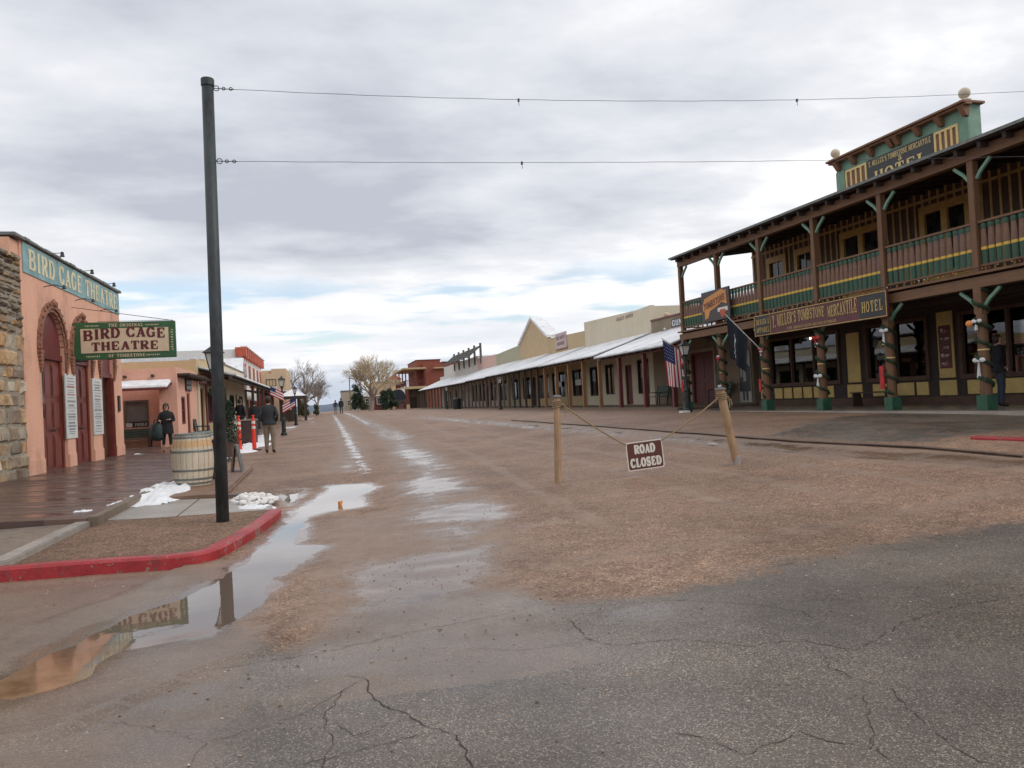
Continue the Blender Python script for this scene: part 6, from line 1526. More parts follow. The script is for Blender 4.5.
for (a, b_, k_), (_, _, zl, zh) in zip(ups, ops):
    f = MB(HF); W_ = .13
    f.box(a-.06, a+W_, DW-.05, DW+.1, zl, zh+.07); f.box(b_-W_, b_+.06, DW-.05, DW+.1, zl, zh+.07); f.box(a+W_, b_-W_, DW-.05, DW+.1, zh-.16, zh+.07)
    if k_ == 'w': f.box(a+W_, b_-W_, DW-.05, DW+.1, zl, zl+.1)
    else: c = (a+b_)/2; f.box(c-.11, c+.11, DW-.045, DW+.1, zl, zh-.16); f.box(a+W_, c-.11, DW-.02, DW+.06, zl, zl+.75); f.box(c+.11, b_-W_, DW-.02, DW+.06, zl, zl+.75)
    fo = f.build('balcony_door' if k_ == 'd' else 'window', 'ochre', ht)
    p = MB(HF)
    if k_ == 'd': p.box(a+W_, c-.11, DW+.04, DW+.05, zl+.75, zh-.16); p.box(c+.11, b_-W_, DW+.04, DW+.05, zl+.75, zh-.16)
    else: p.box(a+W_, b_-W_, DW+.04, DW+.05, zl+.1, zh-.16)
    p.build('pane', 'pane', fo)
    if k_ == 'w' :
        q = MB(HF); c = (a+b_)/2; q.box(c-.02, c+.02, DW+.01, DW+.038, zl+.1, zh-.16); q.box(a+W_, b_-W_, DW+.012, DW+.036, (zl+zh)/2-.02, (zl+zh)/2+.02); q.build('glazing_bar', 'white', fo)
# posts with braces
for s in posts:
    r = .085 if s < 1 else .08
    u = MB(HF); u.box(s-r, s+r, -.085, .085, ZD+.045, ZUB+.028); u.build('upper_post', 'hotelwood', ht, bevel=.01)
    l = MB(HF); l.tube([(s, 0, ZF), (s, 0, 2.95)], [.125, .112], 14); l.box(s-.10, s+.10, -.10, .10, 2.86, ZBM+.048); l.build('lower_post', 'hotelwood', ht)
    b_ = MB(HF); b_.box(s-.15, s+.15, -.15, .15, ZF, ZF+.34); b_.build('post_base', 'greenbase', ht, bevel=.012)
    for sg in (-1, 1):
        if (s > 13 and sg > 0): continue
        for (zt, zr, L) in ((ZBM+.046, .42, .40), (ZUB+.026, .42, .36)):
            k_ = MB(HF)
            pts = [(s+sg*.10, 0, zt-zr), (s+sg*(.10+L*.35), 0, zt-zr*.62), (s+sg*(.10+L*.75), 0, zt-.14), (s+sg*(.12+L), 0, zt-.04)]
            for p0, p1 in zip(pts[:-1], pts[1:]): k_.bar(p0, p1, .06, .07)
            k_.build('bracket', 'seagreen', ht)
# railings
def baluster(mb, s):
    n = 8
    def seg(m, prof): mb.m = m; mb.lathe((s, 0, 0), prof, n, 1, .5, caps=False)
    seg(1, [(.072, ZRB+.01), (.075, ZRB+.28), (.078, ZRB+.33)])
    seg(2, [(.082, ZRB+.33), (.085, ZRB+.355), (.082, ZRB+.395), (.076, ZRB+.40)])
    seg(0, [(.086, ZRB+.40), (.080, ZRB+.52), (.064, ZRB+.76), (.058, ZRB+.81)])
    seg(1, [(.066, ZRB+.81), (.072, ZRB+.83), (.072, ZRB+.90), (.064, ZRB+.93)])
proto = None
for i in range(1, len(posts)-1):
    a, b_ = posts[i], posts[i+1]
    if a < -3: continue
    r = MB(HF); r.box(a+.09, b_-.09, -.05, .05, ZRT-.04, ZRT+.01); r.box(a+.09, b_-.09, -.035, .035, ZRB-.035, ZRB+.01)
    ra = r.build('railing', 'hotelbeam', ht)
    n = 14 if b_-a > 2.65 else 13
    for j in range(n):
        s = a+.09+(b_-a-.18)*(j+.5)/n
        if proto is None:
            bb = MB(HF); baluster(bb, s); proto = bb.build('baluster', ['balbrown', 'balgreen', 'balyellow'], ra); s00 = s
        else:
            o = proto.copy(); COL.objects.link(o); o.parent = ra; o.location = V(HE+(0,))*(s-s00); WM[o.name] = WM[ra.name].copy()
# side railing at the far end
r = MB(HF); r.box(13.38, 13.46, .1, DW, ZRT-.04, ZRT+.01); r.box(13.39, 13.45, .1, DW, ZRB-.035, ZRB+.01)
for j in range(14): r.tube([(13.42, .25+j*.2, ZRB), (13.42, .25+j*.2, ZRT-.04)], .03, 6)
r.build('end_railing', 'balbrown', ht)
# small bulbs under the railing
bl = MB(HF); rb = random.Random(9); s = -2.6
cols = [(.8,.1,.08),(.9,.6,.1),(.8,.8,.75),(.9,.3,.1)]
while s < 13.3: bl.col = rb.choice(cols); bl.ball((s+rb.uniform(-.03,.03), -.12, 3.865+rb.uniform(-.02,.02)), .018, 6, 4); s += rb.uniform(.12, .4)
lights = thing('string_lights', 'string of small coloured bulbs under the balcony railing of the hotel', 'string lights', (5, -.12, 3.85), fr=HF)
bl.build('bulbs', 'goods', lights)
m_ = MB(HF); m_.tube([(-2.6+i*.35, -.12, 3.885+.012*math.sin(i*2.2)) for i in range(46)], .005, 4); m_.build('cord', 'rubber', lights)
# roof false front
fp = MB(HF); A_, B2 = 2.92, 8.22; DP = DW+.15
fp.box(A_, B2, DP, DP+.42, 7.0, 8.96); fp.build('false_front', 'seagreen', ht)
q = MB(HF); q.box(A_-.12, B2+.18, DP-.30, DP+.48, 8.962, 9.03); q.box(A_-.14, B2+.14, DP-.22, DP-.003, 8.90, 8.96); q.build('cornice', 'cornicebrown', ht, bevel=.01)
for s in (2.97, 3.8, 4.6, 5.4, 5.65, 6.5, 7.3, 8.05):
    q = MB(HF); q.add([(s-.09,DP-.27,8.897),(s+.09,DP-.27,8.897),(s+.09,DP-.003,8.897),(s-.09,DP-.003,8.897),(s-.07,DP-.10,8.64),(s+.07,DP-.10,8.64),(s+.07,DP-.003,8.64),(s-.07,DP-.003,8.64)], [(0,1,2,3),(7,6,5,4),(4,5,1,0),(5,6,2,1),(6,7,3,2),(7,4,0,3)]); q.build('cornice_bracket', 'cornicebrown', ht)
for s in (A_+.05, B2-.05):
    q = MB(HF); q.lathe((s, DP-.05, 9.03), [(.16, 0), (.16, .05), (.08, .07), (.06, .12)], 12); q.ball((s, DP-.05, 9.27), .155, 14, 10); q.build('finial', 'cream', ht, smooth=True)
for s in (A_, B2-.42): q = MB(HF); q.box(s+.003, s+.42, DP-.035, DP-.003, 7.1, 8.6); q.build('pilaster', 'seagreen', ht)
sgn = MB(HF); sgn.box(4.1, 6.75, DP-.05, DP-.003, 7.3, 8.56); so = sgn.build('roof_sign', 'blackboard', ht)
t = MB(HF); uS = HF.to_3x3() @ V((-1,0,0)); nS = HF.to_3x3() @ V((0,-1,0)); P_ = lambda s, d, z: HF @ V((s, d, z))
t2_ = MB(); text_fit(t2_, "T. MILLER'S TOMBSTONE MERCANTILE", P_(6.68, DP-.052, 8.33), uS, (0,0,1), nS, 2.5, .17, gap=.10)
text_fit(t2_, '&', P_(5.45, DP-.052, 8.17), uS, (0,0,1), nS, .18, .15); text_fit(t2_, 'HOTEL', P_(6.45, DP-.052, 7.80), uS, (0,0,1), nS, 2.1, .33, gap=.12); t2_.build('lettering', 'yelltrim', so)
for (a, b_) in ((3.25, 4.08), (6.78, 7.75)):
    q = MB(HF); q.box(a, b_, DP-.03, DP-.003, 7.3, 8.54); pq = q.build('trellis_panel', 'cornicebrown', ht)
    q = MB(HF); q.box(a, b_, DP-.06, DP-.032, 8.47, 8.54)
    for i in range(5): x_ = a+(b_-a-.07)*i/4; q.box(x_, x_+.07, DP-.06, DP-.032, 7.3, 8.468)
    q.build('trellis_bars', 'yelltrim', pq)
# ground floor front ---------------------------------------------------
m_ = MB(HF); gops = [(8.55, 12.25, 1.52, 3.0), (7.08, 7.08, 1, 1), (4.75, 7.05, 1.52, 3.0), (.2, 3.45, 1.50, 3.0), (-2.6, -.6, 1.5, 3.0), (8.12, 8.5, 1.52, 3.0)]
gops = [(8.5, 12.3, 1.52, 3.22), (4.7, 7.1, 1.52, 3.22), (.6, 3.45, 1.50, 3.22), (-.7, .35, .70, 3.1), (-3.6, -1.0, 1.5, 3.22)]
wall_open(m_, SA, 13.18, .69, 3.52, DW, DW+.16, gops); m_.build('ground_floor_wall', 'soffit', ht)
m_ = MB(HF); m_.box(SA, 13.18, DW-.05, DW-.003, .69, .92); m_.build('plinth', 'siding', ht)
for a, b_, zl, zh in gops:
    if zl < 1:
        d_ = door(ht, HF, a, b_, zl, zh, DW+.02, 'siding', 'hotelwood'); continue
    f = MB(HF); f.box(a-.09, a+.02, DW-.06, DW+.1, zl-.1, zh+.06); f.box(b_-.02, b_+.09, DW-.06, DW+.1, zl-.1, zh+.06); f.box(a+.02, b_-.02, DW-.06, DW+.1, zh-.03, zh+.06); f.box(a+.02, b_-.02, DW-.08, DW+.1, zl-.1, zl+.03)
    nb = max(1, round((b_-a)/1.25))
    for i in range(1, nb): x_ = a+(b_-a)*i/nb; f.box(x_-.035, x_+.035, DW-.045, DW+.1, zl+.03, zh-.03)
    fo = f.build('shop_window', 'siding', ht); p = MB(HF); p.box(a+.02, b_-.02, DW+.05, DW+.056, zl+.03, zh-.03); p.build('glass', 'glass', fo)
# yellow panels below
def ypanel(a, b_, z0, z1, lab='panel'):
    p = MB(HF); p.box(a, b_, DW-.035, DW-.003, z0, z1); p.build(lab, 'panelyellow', ht, bevel=.006)
w6 = (12.2-8.75)/6
for i in range(6): ypanel(8.75+i*w6+.05, 8.75+(i+1)*w6-.05, .97, 1.37)
for a, b_ in ((8.2, 8.48), (8.0, 8.0)):
    if b_ > a: pass
for a, b_ in ((6.15, 6.95), (5.25, 6.05), (4.7, 5.15), (2.4, 3.35), (1.35, 2.25), (.55, 1.2), (-2.2, -1.2), (-3.4, -2.4)): ypanel(a, b_, .97, 1.36)
ypanel(12.5, 13.05, .97, 1.35); ypanel(12.55, 12.95, 1.45, 3.0, 'pilaster_panel')
ypanel(7.42, 8.12, .95, 1.38); ypanel(7.45, 8.05, 1.45, 3.10, 'pilaster_panel')
ypanel(3.70, 4.30, .95, 1.38); ypanel(3.72, 4.28, 1.45, 3.35, 'pilaster_panel')
# posters on a pilaster
pp = thing('poster_column', 'column of small red and white printed pictures on the yellow pilaster left of the hotel post', 'posters', (4.0, DW-.05, 1.7), fr=HF)
q = MB(HF); q.box(3.80, 4.22, DW-.045, DW-.037, 1.72, 2.95); q.build('backing_board', 'wine', pp)
rq = random.Random(12); q = MB(HF)
for i in range(5):
    for j in range(7): q.col = rq.choice([(.7,.6,.55),(.4,.08,.06),(.5,.4,.35),(.15,.12,.1),(.6,.25,.2)]); x_ = rq.uniform(3.82, 4.08); z_ = 1.76+i*.235+rq.uniform(0, .1); q.box(x_, x_+rq.uniform(.04, .12), DW-.050-j*.0006, DW-.0462, z_, z_+rq.uniform(.03, .09))
q.build('pictures', 'goods', pp)
# shop interior: floor, back wall, goods
m_ = MB(HF); m_.box(SA+.2, 12.98, DW+3.0, DW+3.1, .7, 3.5); m_.build('inner_partition', 'darkwood', ht)
rg = random.Random(6); gd = MB(HF)
pal = [(.35,.05,.05),(.06,.10,.25),(.5,.45,.4),(.08,.08,.09),(.3,.2,.1),(.12,.2,.12),(.55,.5,.2),(.4,.4,.42),(.25,.08,.15)]
for a, b_, zl, zh in gops:
    if zl < 1: continue
    gd.col = (.12,.08,.06); gd.box(a, b_, DW+.2, DW+.7, .75, zl+.02)
    for i in range(int((b_-a)*26)):
        gd.col = tuple(c*rg.uniform(.5, 1.1) for c in rg.choice(pal)); x_ = rg.uniform(a+.05, b_-.25); d_ = rg.uniform(DW+.22, DW+.75); hh = rg.uniform(.05, .55)*rg.choice([.5, 1, 1]); w = rg.uniform(.04, .2)
        z0_ = zl+.022; gd.box(x_, x_+w, d_, d_+rg.uniform(.03, .1), z0_, z0_+hh)
    for i in range(int((b_-a)*5)):
        gd.col = tuple(c*rg.uniform(.5, 1.1) for c in rg.choice(pal)); x_ = rg.uniform(a+.1, b_-.3); z0_ = rg.uniform(1.8, 2.6); gd.box(x_, x_+rg.uniform(.1, .35), DW+1.8, DW+1.85, z0_, z0_+rg.uniform(.1, .5))
stuff(gd.build('shop_goods', 'goods'), 'mixed clothing and souvenirs heaped behind the hotel shop windows', 'shop goods')
# papers hung inside the glass
def wpaper(label, a, b_, z0, z1, m='paper'):
    q = MB(HF); q.box(a, b_, DW+.075, DW+.08, z0, z1); return tag(q.build('window_notice', m), label, 'notice')
wpaper('wide pale wrinkled sheet hung across the left hotel shop window', 9.2, 12.1, 2.15, 3.05)
wpaper('small white notice in the hotel shop window right of the long pale sheet', 8.6, 9.0, 2.2, 2.6)
wpaper('small white notice low in the hotel window left of the poster column', 4.95, 5.25, 1.85, 2.2)
wpaper('tan notice in the hotel window beside the bench', 5.5, 5.95, 2.0, 2.5, 'signcream')
wpaper('brown paper panel behind the figure at the right hotel window', 1.2, 3.0, 1.75, 2.6, 'terracotta')
# lamp (lit bulb) under the porch
em, nt_, b0 = new_mat('warm_bulb_glow'); b0.inputs['Emission Color'].default_value = (1, .55, .2, 1); b0.inputs['Emission Strength'].default_value = 9; M['bulb'] = em
lb2 = thing('porch_bulb', 'small lit warm bulb under the hotel porch ceiling', 'lamp', (9.0, 2.4, 3.0), fr=HF)
q = MB(HF); q.ball((9.0, 2.4, 3.05), .035, 8, 6); q.build('bulb', 'bulb', lb2); q = MB(HF); q.tube([(9.0, 2.4, 3.08), (9.0, 2.4, 3.36)], .012, 5); q.build('fitting', 'iron', lb2)

# sign under the balcony
hsn = thing('hotel_sign', 'long wine red and black sign board with gold letters across the hotel balcony beam', 'sign', (5.35, -.2, 3.1), fr=HF)
a0, a1, z0, z1 = 2.47, 8.25, 3.10, 3.78; dS = -.30
q = MB(HF); q.box(a0, a1, dS, dS+.06, z0, z1); bo = q.build('board', 'wine', hsn)
q = MB(HF); q.box(a0+.05, a0+.98, dS-.006, dS-.002, z0+.05, z1-.05); q.build('black_panel', 'blackboard', hsn); q = MB(HF); q.box(a1-.85, a1-.05, dS-.006, dS-.002, z0+.05, z1-.05); q.build('black_panel', 'blackboard', hsn)
q = MB(HF)
for zz in (z0+.012, z1-.03): q.box(a0+.01, a1-.01, dS-.018, dS-.002, zz, zz+.02)
for ss in (a0+.01, a1-.03): q.box(ss, ss+.02, dS-.018, dS-.002, z0+.032, z1-.03)
q.box(a1-.87, a1-.855, dS-.012, dS-.002, z0+.04, z1-.04); q.build('gilt_border', 'gold', hsn)
t = MB(); text_fit(t, "T. MILLER'S TOMBSTONE", P_(7.28, dS-.008, z0+.20), uS, (0,0,1), nS, 2.45, .31, gap=.08, arcfn=lambda x_: .085*math.sin(math.pi*min(1, x_/2.5)*.62), heights=lambda x_: 1.22-.28*min(1, x_/2.5))
text_fit(t, "MERCANTILE", P_(4.70, dS-.008, z0+.24), uS, (0,0,1), nS, 1.18, .32, gap=.08, heights=lambda x_: .95+.3*min(1, x_))
text_fit(t, "HOTEL", P_(3.36, dS-.008, z0+.19), uS, (0,0,1), nS, .76, .29, gap=.14)
text_fit(t, "DESIGN &", P_(8.14, dS-.008, z0+.37), uS, (0,0,1), nS, .70, .17, gap=.14); text_fit(t, "APPAREL", P_(8.14, dS-.008, z0+.11), uS, (0,0,1), nS, .70, .17, gap=.14)
text_fit(t, "FINE JEWELRY GIFTS AND COLLECTIBLES", P_(6.55, dS-.008, z0+.075), uS, (0,0,1), nS, 2.2, .075, gap=.16)
t.build('lettering', 'gold', bo)
# square sign on the balcony
ts = thing('balcony_sign', 'square dark sign with orange lettered banner and red shield fixed to the balcony railing', 'sign', (10.65, -.2, 3.93), fr=HF)
q = MB(HF); q.box(9.75, 11.58, -.24, -.19, 3.92, 5.02); q.build('board', mat('sign_dark_brown', (.06,.045,.045), .5, .2), ts)
q = MB(); pol = [(.06,.62),(.20,.84),(.62,.92),(1.05,1.0),(1.40,1.06),(1.50,.98),(1.62,1.02),(1.66,.50),(1.50,.55),(1.35,.60),(.95,.46),(.55,.36),(.40,.12),(.18,.08),(.17,.38),(.06,.42)]
q.prism([(a, b_) for a, b_ in pol], P_(11.55, -.246, 3.93), uS, (0,0,1), nS*.004); bn = q.build('banner_shape', mat('banner_orange', (.62,.26,.06), .5, .2), ts, recalc=True)
t = MB(); text_fit(t, 'TOMBSTONE', P_(11.42, -.251, 4.36), uS, (0,0,1), nS, 1.42, .24, gap=.06, arcfn=lambda x_: .17*x_); t.build('lettering', 'wine', bn)
q = MB(HF); q.box(9.86, 10.5, -.250, -.242, 4.20, 4.34); q.build('white_plate', 'white', ts)
q = MB(); q.prism([(.0,.30),(.34,.30),(.36,.2),(.26,.05),(.17,0),(.08,.05),(-.02,.2)], P_(10.35, -.249, 3.97), uS, (0,0,1), nS*.005); q.build('shield', 'orangered', ts, recalc=True)

# garlands with bows wound round the posts
glab = {-2.8: 'outside', 0: 'green garland with white bow on the big right hotel post', 2.8: 'green garland with a long red ribbon on the hotel post beside the bench', 5.47: 'green garland with red flower and white bow on the middle hotel post', 8.2: 'green garland with red bow on the hotel post where the black flag pole is fixed', 10.8: 'green garland with red bow on the hotel post behind the leaning barrier post', 13.42: 'green garland with red ribbon on the far corner hotel post'}
for s, lab in glab.items():
    if lab == 'outside': continue
    t = thing('garland', lab, 'garland', (s, 0, ZF), 'garlands wound on the hotel posts', HF)
    g = MB(HF); ph = s*1.3; n = 90; rg = random.Random(int(s*100)); pts = []
    for i in range(n+1):
        z_ = ZF+.42+(2.75-.42)*i/n if s > -1 else 0; a = ph+i/n*2*math.pi*5.6; R_ = .135+.012*rg.random(); pts.append((s+math.cos(a)*R_, math.sin(a)*R_, z_))
    g.tube(pts, [.030+.032*rg.random() for _ in pts], 5)
    for p in pts:
        for _ in range(5): dx, dy, dz = rg.gauss(0, .03), rg.gauss(0, .03), rg.gauss(0, .03); g.add([(p[0], p[1], p[2]), (p[0]+dx+.012, p[1]+dy, p[2]+dz), (p[0]+dx*1.4, p[1]+dy*1.4, p[2]+dz*1.4)], [(0,1,2)])
    g.build('greenery', 'garland', t)
    def bow(z_, m, k=1.0, tails=.22, name='bow'):
        b_ = MB(HF)
        for sg in (-1, 1): b_.ball((s+sg*.08*k, -.16, z_+.02), .07*k, 8, 6, (1.1, .4, .7)); b_.hexa([(s+sg*.01,-.165,z_-tails*k),(s+sg*.05*k+.02,-.165,z_-tails*k),(s+sg*.05*k+.02,-.155,z_-tails*k),(s+sg*.01,-.155,z_-tails*k),(s-.01,-.165,z_),(s+.02,-.165,z_),(s+.02,-.155,z_),(s-.01,-.155,z_)])
        b_.ball((s, -.17, z_), .032*k, 8, 5); b_.build(name, m, t, smooth=False)
    if s == 0: bow(1.80, 'bowwhite', 1.1, .35); bow(2.68, 'bowwhite', .9, .2); q = MB(HF); q.ball((s+.19, -.16, 2.66), .085, 8, 6, (1.2, .6, .9)); q.build('orange_flower', 'orangecup', t)
    elif s == 2.8: q = MB(HF); q.box(s+.06, s+.20, -.19, -.16, 1.25, 1.85); q.build('ribbon', 'bowred', t); bow(2.75, 'bowwhite', 1.0, .35)
    elif s == 5.47: bow(1.68, 'bowwhite', 1.2, .25); bow(2.80, 'bowred', 1.25, .12, 'red_flower'); bow(2.62, 'bowwhite', .6, .12)
    elif s == 8.2: bow(2.68, 'bowred', 1.0, .15); bow(2.60, 'bowwhite', .6, .2); q = MB(HF); q.box(s+.05, s+.17, -.19, -.16, 1.30, 1.72); q.build('ribbon', 'bowred', t)
    elif s == 10.8: bow(2.55, 'bowred', .9, .12); bow(2.62, 'bowwhite', .6, .12); bow(1.55, 'bowwhite', .8, .1)
    else: bow(2.5, 'bowred', .9, .12); q = MB(HF); q.box(s-.03, s+.09, -.19, -.16, 1.40, 1.85); q.build('ribbon', 'bowred', t)
    q = MB(HF)
    for z_ in (2.05,): q.lathe((s, 0, z_), [(.122, -.015), (.127, 0), (.121, .015)], 14, caps=False)
    q.build('rope_tie', 'yelltrim', t)

# person in the hotel porch
pp_ = HF @ V((1.12, 1.7, ZF)); person('person in black standing in the porch shade behind the big right hotel post', tuple(pp_), rad(60), 1.75, 'blackcloth', 'denim', coat=.12, arms='pocket')
pb_ = HF @ V((6.15, 2.35, ZF)); bench('plain dark plank bench under the hotel shop window', tuple(pb_), math.atan2(HE[1], HE[0]), 1.55, 'darkwood', back=False, plank=True)
for s, lab in ((15.1, 'dark green bench against the olive wall behind the leaning barrier post'),):
    bp_ = (16.35, 30.0, .80); bench(lab, bp_, rad(-90), 1.2)
bench('dark green bench on the porch behind the hanging national flag', (16.2, 35.9, .80), rad(-90), 1.4)

# black flag on a sloping staff
bf = thing('black_flag', 'dark flag with pale emblem hanging from a sloping staff on the hotel post', 'flag', tuple(HF @ V((8.2, -.2, 2.6))))
q = MB(HF); st0 = V((8.15, -.13, 2.62)); st1 = V((8.62, -1.15, 3.92)); q.tube([st0, st1], .016, 8); q.build('staff', 'flagwhite', bf)
def hang(mb, a, b_, L, nu=10, nv=16, amp=.06, fold=.35, seed=0, cb=None):
    """cloth hanging from edge a-b for length L"""
    vs = []; a, b_ = V(a), V(b_)
    for i in range(nu+1):
        for j in range(nv+1):
            u, v_ = i/nu, j/nv; p = a.lerp(b_, u*(1-fold*v_)+fold*v_*.25)
            bot = -L*v_; w = amp*math.sin(u*9+seed)*v_**.5
            vs.append((p.x+w*.6, p.y+w, p.z*(1-v_)+(a.z*.6+b_.z*.4)*v_+bot if False else p.z+bot+ (0)))
    f = []
    mb.add(vs, [(i*(nv+1)+j, (i+1)*(nv+1)+j, (i+1)*(nv+1)+j+1, i*(nv+1)+j+1) for i in range(nu) for j in range(nv)])
q = MB(HF); hang(q, st1-V((.02, -.04, .05)), st0+(st1-st0)*.40, 1.35, amp=.07, fold=.25); q.build('cloth', 'flagblack', bf, smooth=True)
em_ = MB(HF); rq = random.Random(3)
mid = (st1*.72+st0*.28)
em_pts = [(0, -.35), (.06, -.45), (.05, -.6), (-.03, -.72), (.04, -.85), (-.05, -.95), (.08, -1.02), (0, -1.1)]
for i in range(len(em_pts)-1):
    a, b_ = em_pts[i], em_pts[i+1]; em_.bar((mid.x+a[0]-.06, mid.y+a[0]-.10, mid.z+a[1]), (mid.x+b_[0]-.06, mid.y+b_[0]-.10, mid.z+b_[1]), .012, .06)
em_.build('emblem', 'paper', bf)

# national flag by the lamp
nf = thing('national_flag', 'large red white and blue flag hanging beside the street lamp at the hotel corner', 'flag', (13.4, 28.2, 2.7))
q = MB(); s0_ = V((13.86, 27.9, 2.95)); s1_ = V((13.12, 28.4, 3.60)); q.tube([s0_, s1_], .014, 6); q.build('staff', 'postwood', nf)
def fl(u, v_):
    """u: 0 at staff tip edge..1, v down"""
    p = s1_.lerp(s0_, .04+u*.90*(1-.12*v_)); w = .06*math.sin(u*8.5+v_*1.5)*(.3+v_)
    return (p.x+w*.8+.10*v_, p.y+w*.7, s1_.z-.04-(s1_.z-p.z)*(1-v_*.7)-v_*1.85)
stp = MB(); NU, NV = 26, 18
for i in range(NU):
    for j in range(NV):
        u0_, u1_ = i/NU, (i+1)/NU; v0, v1 = j/NV, (j+1)/NV
        stp.m = 2 if (u0_ < .56 and v0 < .42) else (0 if int(u0_*13) % 2 == 0 else 1)
        stp.add([fl(u0_, v0), fl(u1_, v0), fl(u1_, v1), fl(u0_, v1)], [(0,1,2,3)])
stp.build('cloth', ['flagred', 'flagwhite', 'flagblue'], nf, smooth=True)
sr = MB(); 
for i in range(6):
    for j in range(5):
        c = V(fl(.05+.085*i, .05+.075*j)); sr.ball(c+V((-.012, -.012, 0)), .012, 5, 4)
sr.build('stars', 'flagwhite', nf)

# ------------------------------------------------------------------ right shop row (frame RF: s=Y, d from porch line, wall at d=3)
ZP = .80
def row_shop(name, label, s0, s1, prof, m, ops, cope=None, dep=12):
    t = thing(name, label, 'shop', ((s0+s1)/2, 3, ZP), fr=RF)
    shopbox(t, RF, s0, s1, 3, dep, .7, prof, m, [(o[0], o[1], o[2], o[3]) for o in ops], cope)
    for o in ops:
        if o[4] == 'w': window(t, RF, o[0], o[1], o[2], o[3], 3.05, o[5], bars=(1, 0) if o[1]-o[0] > 1.4 else (0, 1))
        else: door(t, RF, o[0], o[1], o[2], o[3], 3.08, o[5])
    return t
t = row_shop('olive_shop', 'olive stucco shop with dark red trimmed roofline and arched picture board beside the hotel', 28.25, 37.95, [(28.25, 5.12), (37.95, 5.20)], 'olive', [(31.4, 33.6, .82, 3.2, 'd', 'maroon2')], 'maroon2')
q = MB(RF); 
for a, b_, c, d in ((31.25, 31.4, .82, 3.35), (33.6, 33.75, .82, 3.35)): q.box(a, b_, 2.95, 2.997, c, d)
q.box(31.4, 33.6, 2.95, 2.997, 3.2, 3.35); q.build('door_surround', 'greywall', t)
porch(t, RF, 28.7, 38.0, 3, 0, 4.45, 3.28, [29.3, 32.25, 35.25], ZP, 'maroon2', beam='maroon', pr=.085)
gs = MB(RF); gs.box(33.6, 35.4, 2.93, 2.995, 4.62, 5.02); go_ = gs.build('roof_sign', 'blackboard', t); gs = MB(RF); gs.box(33.3, 35.6, 2.9, 2.995, 4.52, 4.60); gs.build('sign_ledge', 'pinksign', t)
tt = MB(); text_fit(tt, 'GUNS', RF @ V((35.3, 2.928, 4.68)), (0,-1,0), (0,0,1), (-1,0,0), 1.5, .29, gap=.12, bold=1.3); tt.build('lettering', 'paper', go_)
lq = MB(RF); lq.ball((35.9, 2.8, 4.62), .07, 8, 6); lq.build('wall_lamp', 'white', t)
# arched picture board
pb2 = thing('arched_picture_board', 'arched board painted with a figure in black coat and hat on the olive wall', 'picture board', (28.7, 2.9, ZP), fr=RF)
q = MB(RF); pol = [(28.32, .86), (29.22, .86), (29.22, 2.75)]+[(28.77+.45*math.cos(rad(a)), 2.75+.45*math.sin(rad(a))) for a in range(10, 180, 20)]+[(28.32, 2.75)]
q.prism(pol, (0, 2.93, 0), (1,0,0), (0,0,1), (0,.04,0)); q.build('board', 'arttan', pb2, recalc=True)
def flat(mb, pts, d): mb.prism(pts, (0, d, 0), (1,0,0), (0,0,1), (0,.003,0))
q = MB(RF); flat(q, [(28.36,1.30),(29.18,1.30),(29.20,2.30),(29.0,2.45),(28.85,2.5),(28.68,2.5),(28.54,2.45),(28.34,2.30)], 2.920)
flat(q, [(28.58,.92),(28.70,.92),(28.72,1.30),(28.56,1.30)], 2.921); flat(q, [(28.84,.92),(28.96,.92),(28.98,1.30),(28.82,1.30)], 2.921)
flat(q, [(28.50,2.74),(29.04,2.74),(28.95,2.80),(28.92,2.95),(28.62,2.95),(28.59,2.80)], 2.921); q.build('painted_coat', 'blackboard', pb2, recalc=True)
q = MB(RF); flat(q, [(28.70,2.52),(28.84,2.52),(28.88,2.73),(28.66,2.73)], 2.919); flat(q, [(28.66,1.75),(28.86,1.7),(28.90,2.25),(28.74,2.42),(28.68,2.2)], 2.917); flat(q, [(28.95,1.9),(29.10,1.9),(29.10,2.3),(28.95,2.3)], 2.917); q.build('painted_figure', 'arttan', pb2, recalc=True)

t = row_shop('cream_store', 'large cream stucco store with tall plain parapet and faded lettering', 37.98, 48.75, [(37.98, 6.10), (39.9, 6.06), (48.75, 6.34)], 'cream', [(38.6, 40.2, 1.4, 3.3, 'w', 'darkwood'), (41.0, 42.0, .82, 3.1, 'd', 'maroon2'), (42.5, 43.1, .82, 3.1, 'd', 'white'), (43.8, 45.3, 1.45, 3.3, 'w', 'darkwood'), (46.1, 48.2, 1.4, 3.3, 'w', 'darkwood')])
tt = MB(); text_fit(tt, 'CRAZY ANNIE', RF @ V((42.9, 2.995, 5.76)), (0,-1,0), (0,0,1), (-1,0,0), 2.6, .20, gap=.12); tt.build('lettering', mat('faded_brown_lettering', (.25,.16,.11), .8), t)
porch(t, RF, 38.05, 48.7, 3, 0, 4.55, 3.42, [38.1, 40.7, 43.3, 45.8, 48.4], ZP, 'amber', pr=.085)
q = MB(); q.ball((17.6, 37.3, 5.45), .16, 10, 8); q.lathe((17.6, 37.3, 5.1), [(.1, 0), (.1, .12), (.05, .22)], 8); tag(q.build('round_finial', 'tan2', smooth=True), 'small round tan roof finial beside the cream store parapet', 'finial')
t = row_shop('tan_store', 'tan stucco store with faded pink framed sign on its parapet', 48.78, 57.3, [(48.78, 5.78), (57.3, 6.02)], 'tan', [(49.3, 51.9, 1.45, 3.3, 'w', 'darkwood'), (52.2, 53.2, .82, 3.2, 'd', 'darkwood'), (53.6, 56.9, 1.45, 3.3, 'w', 'darkwood')])
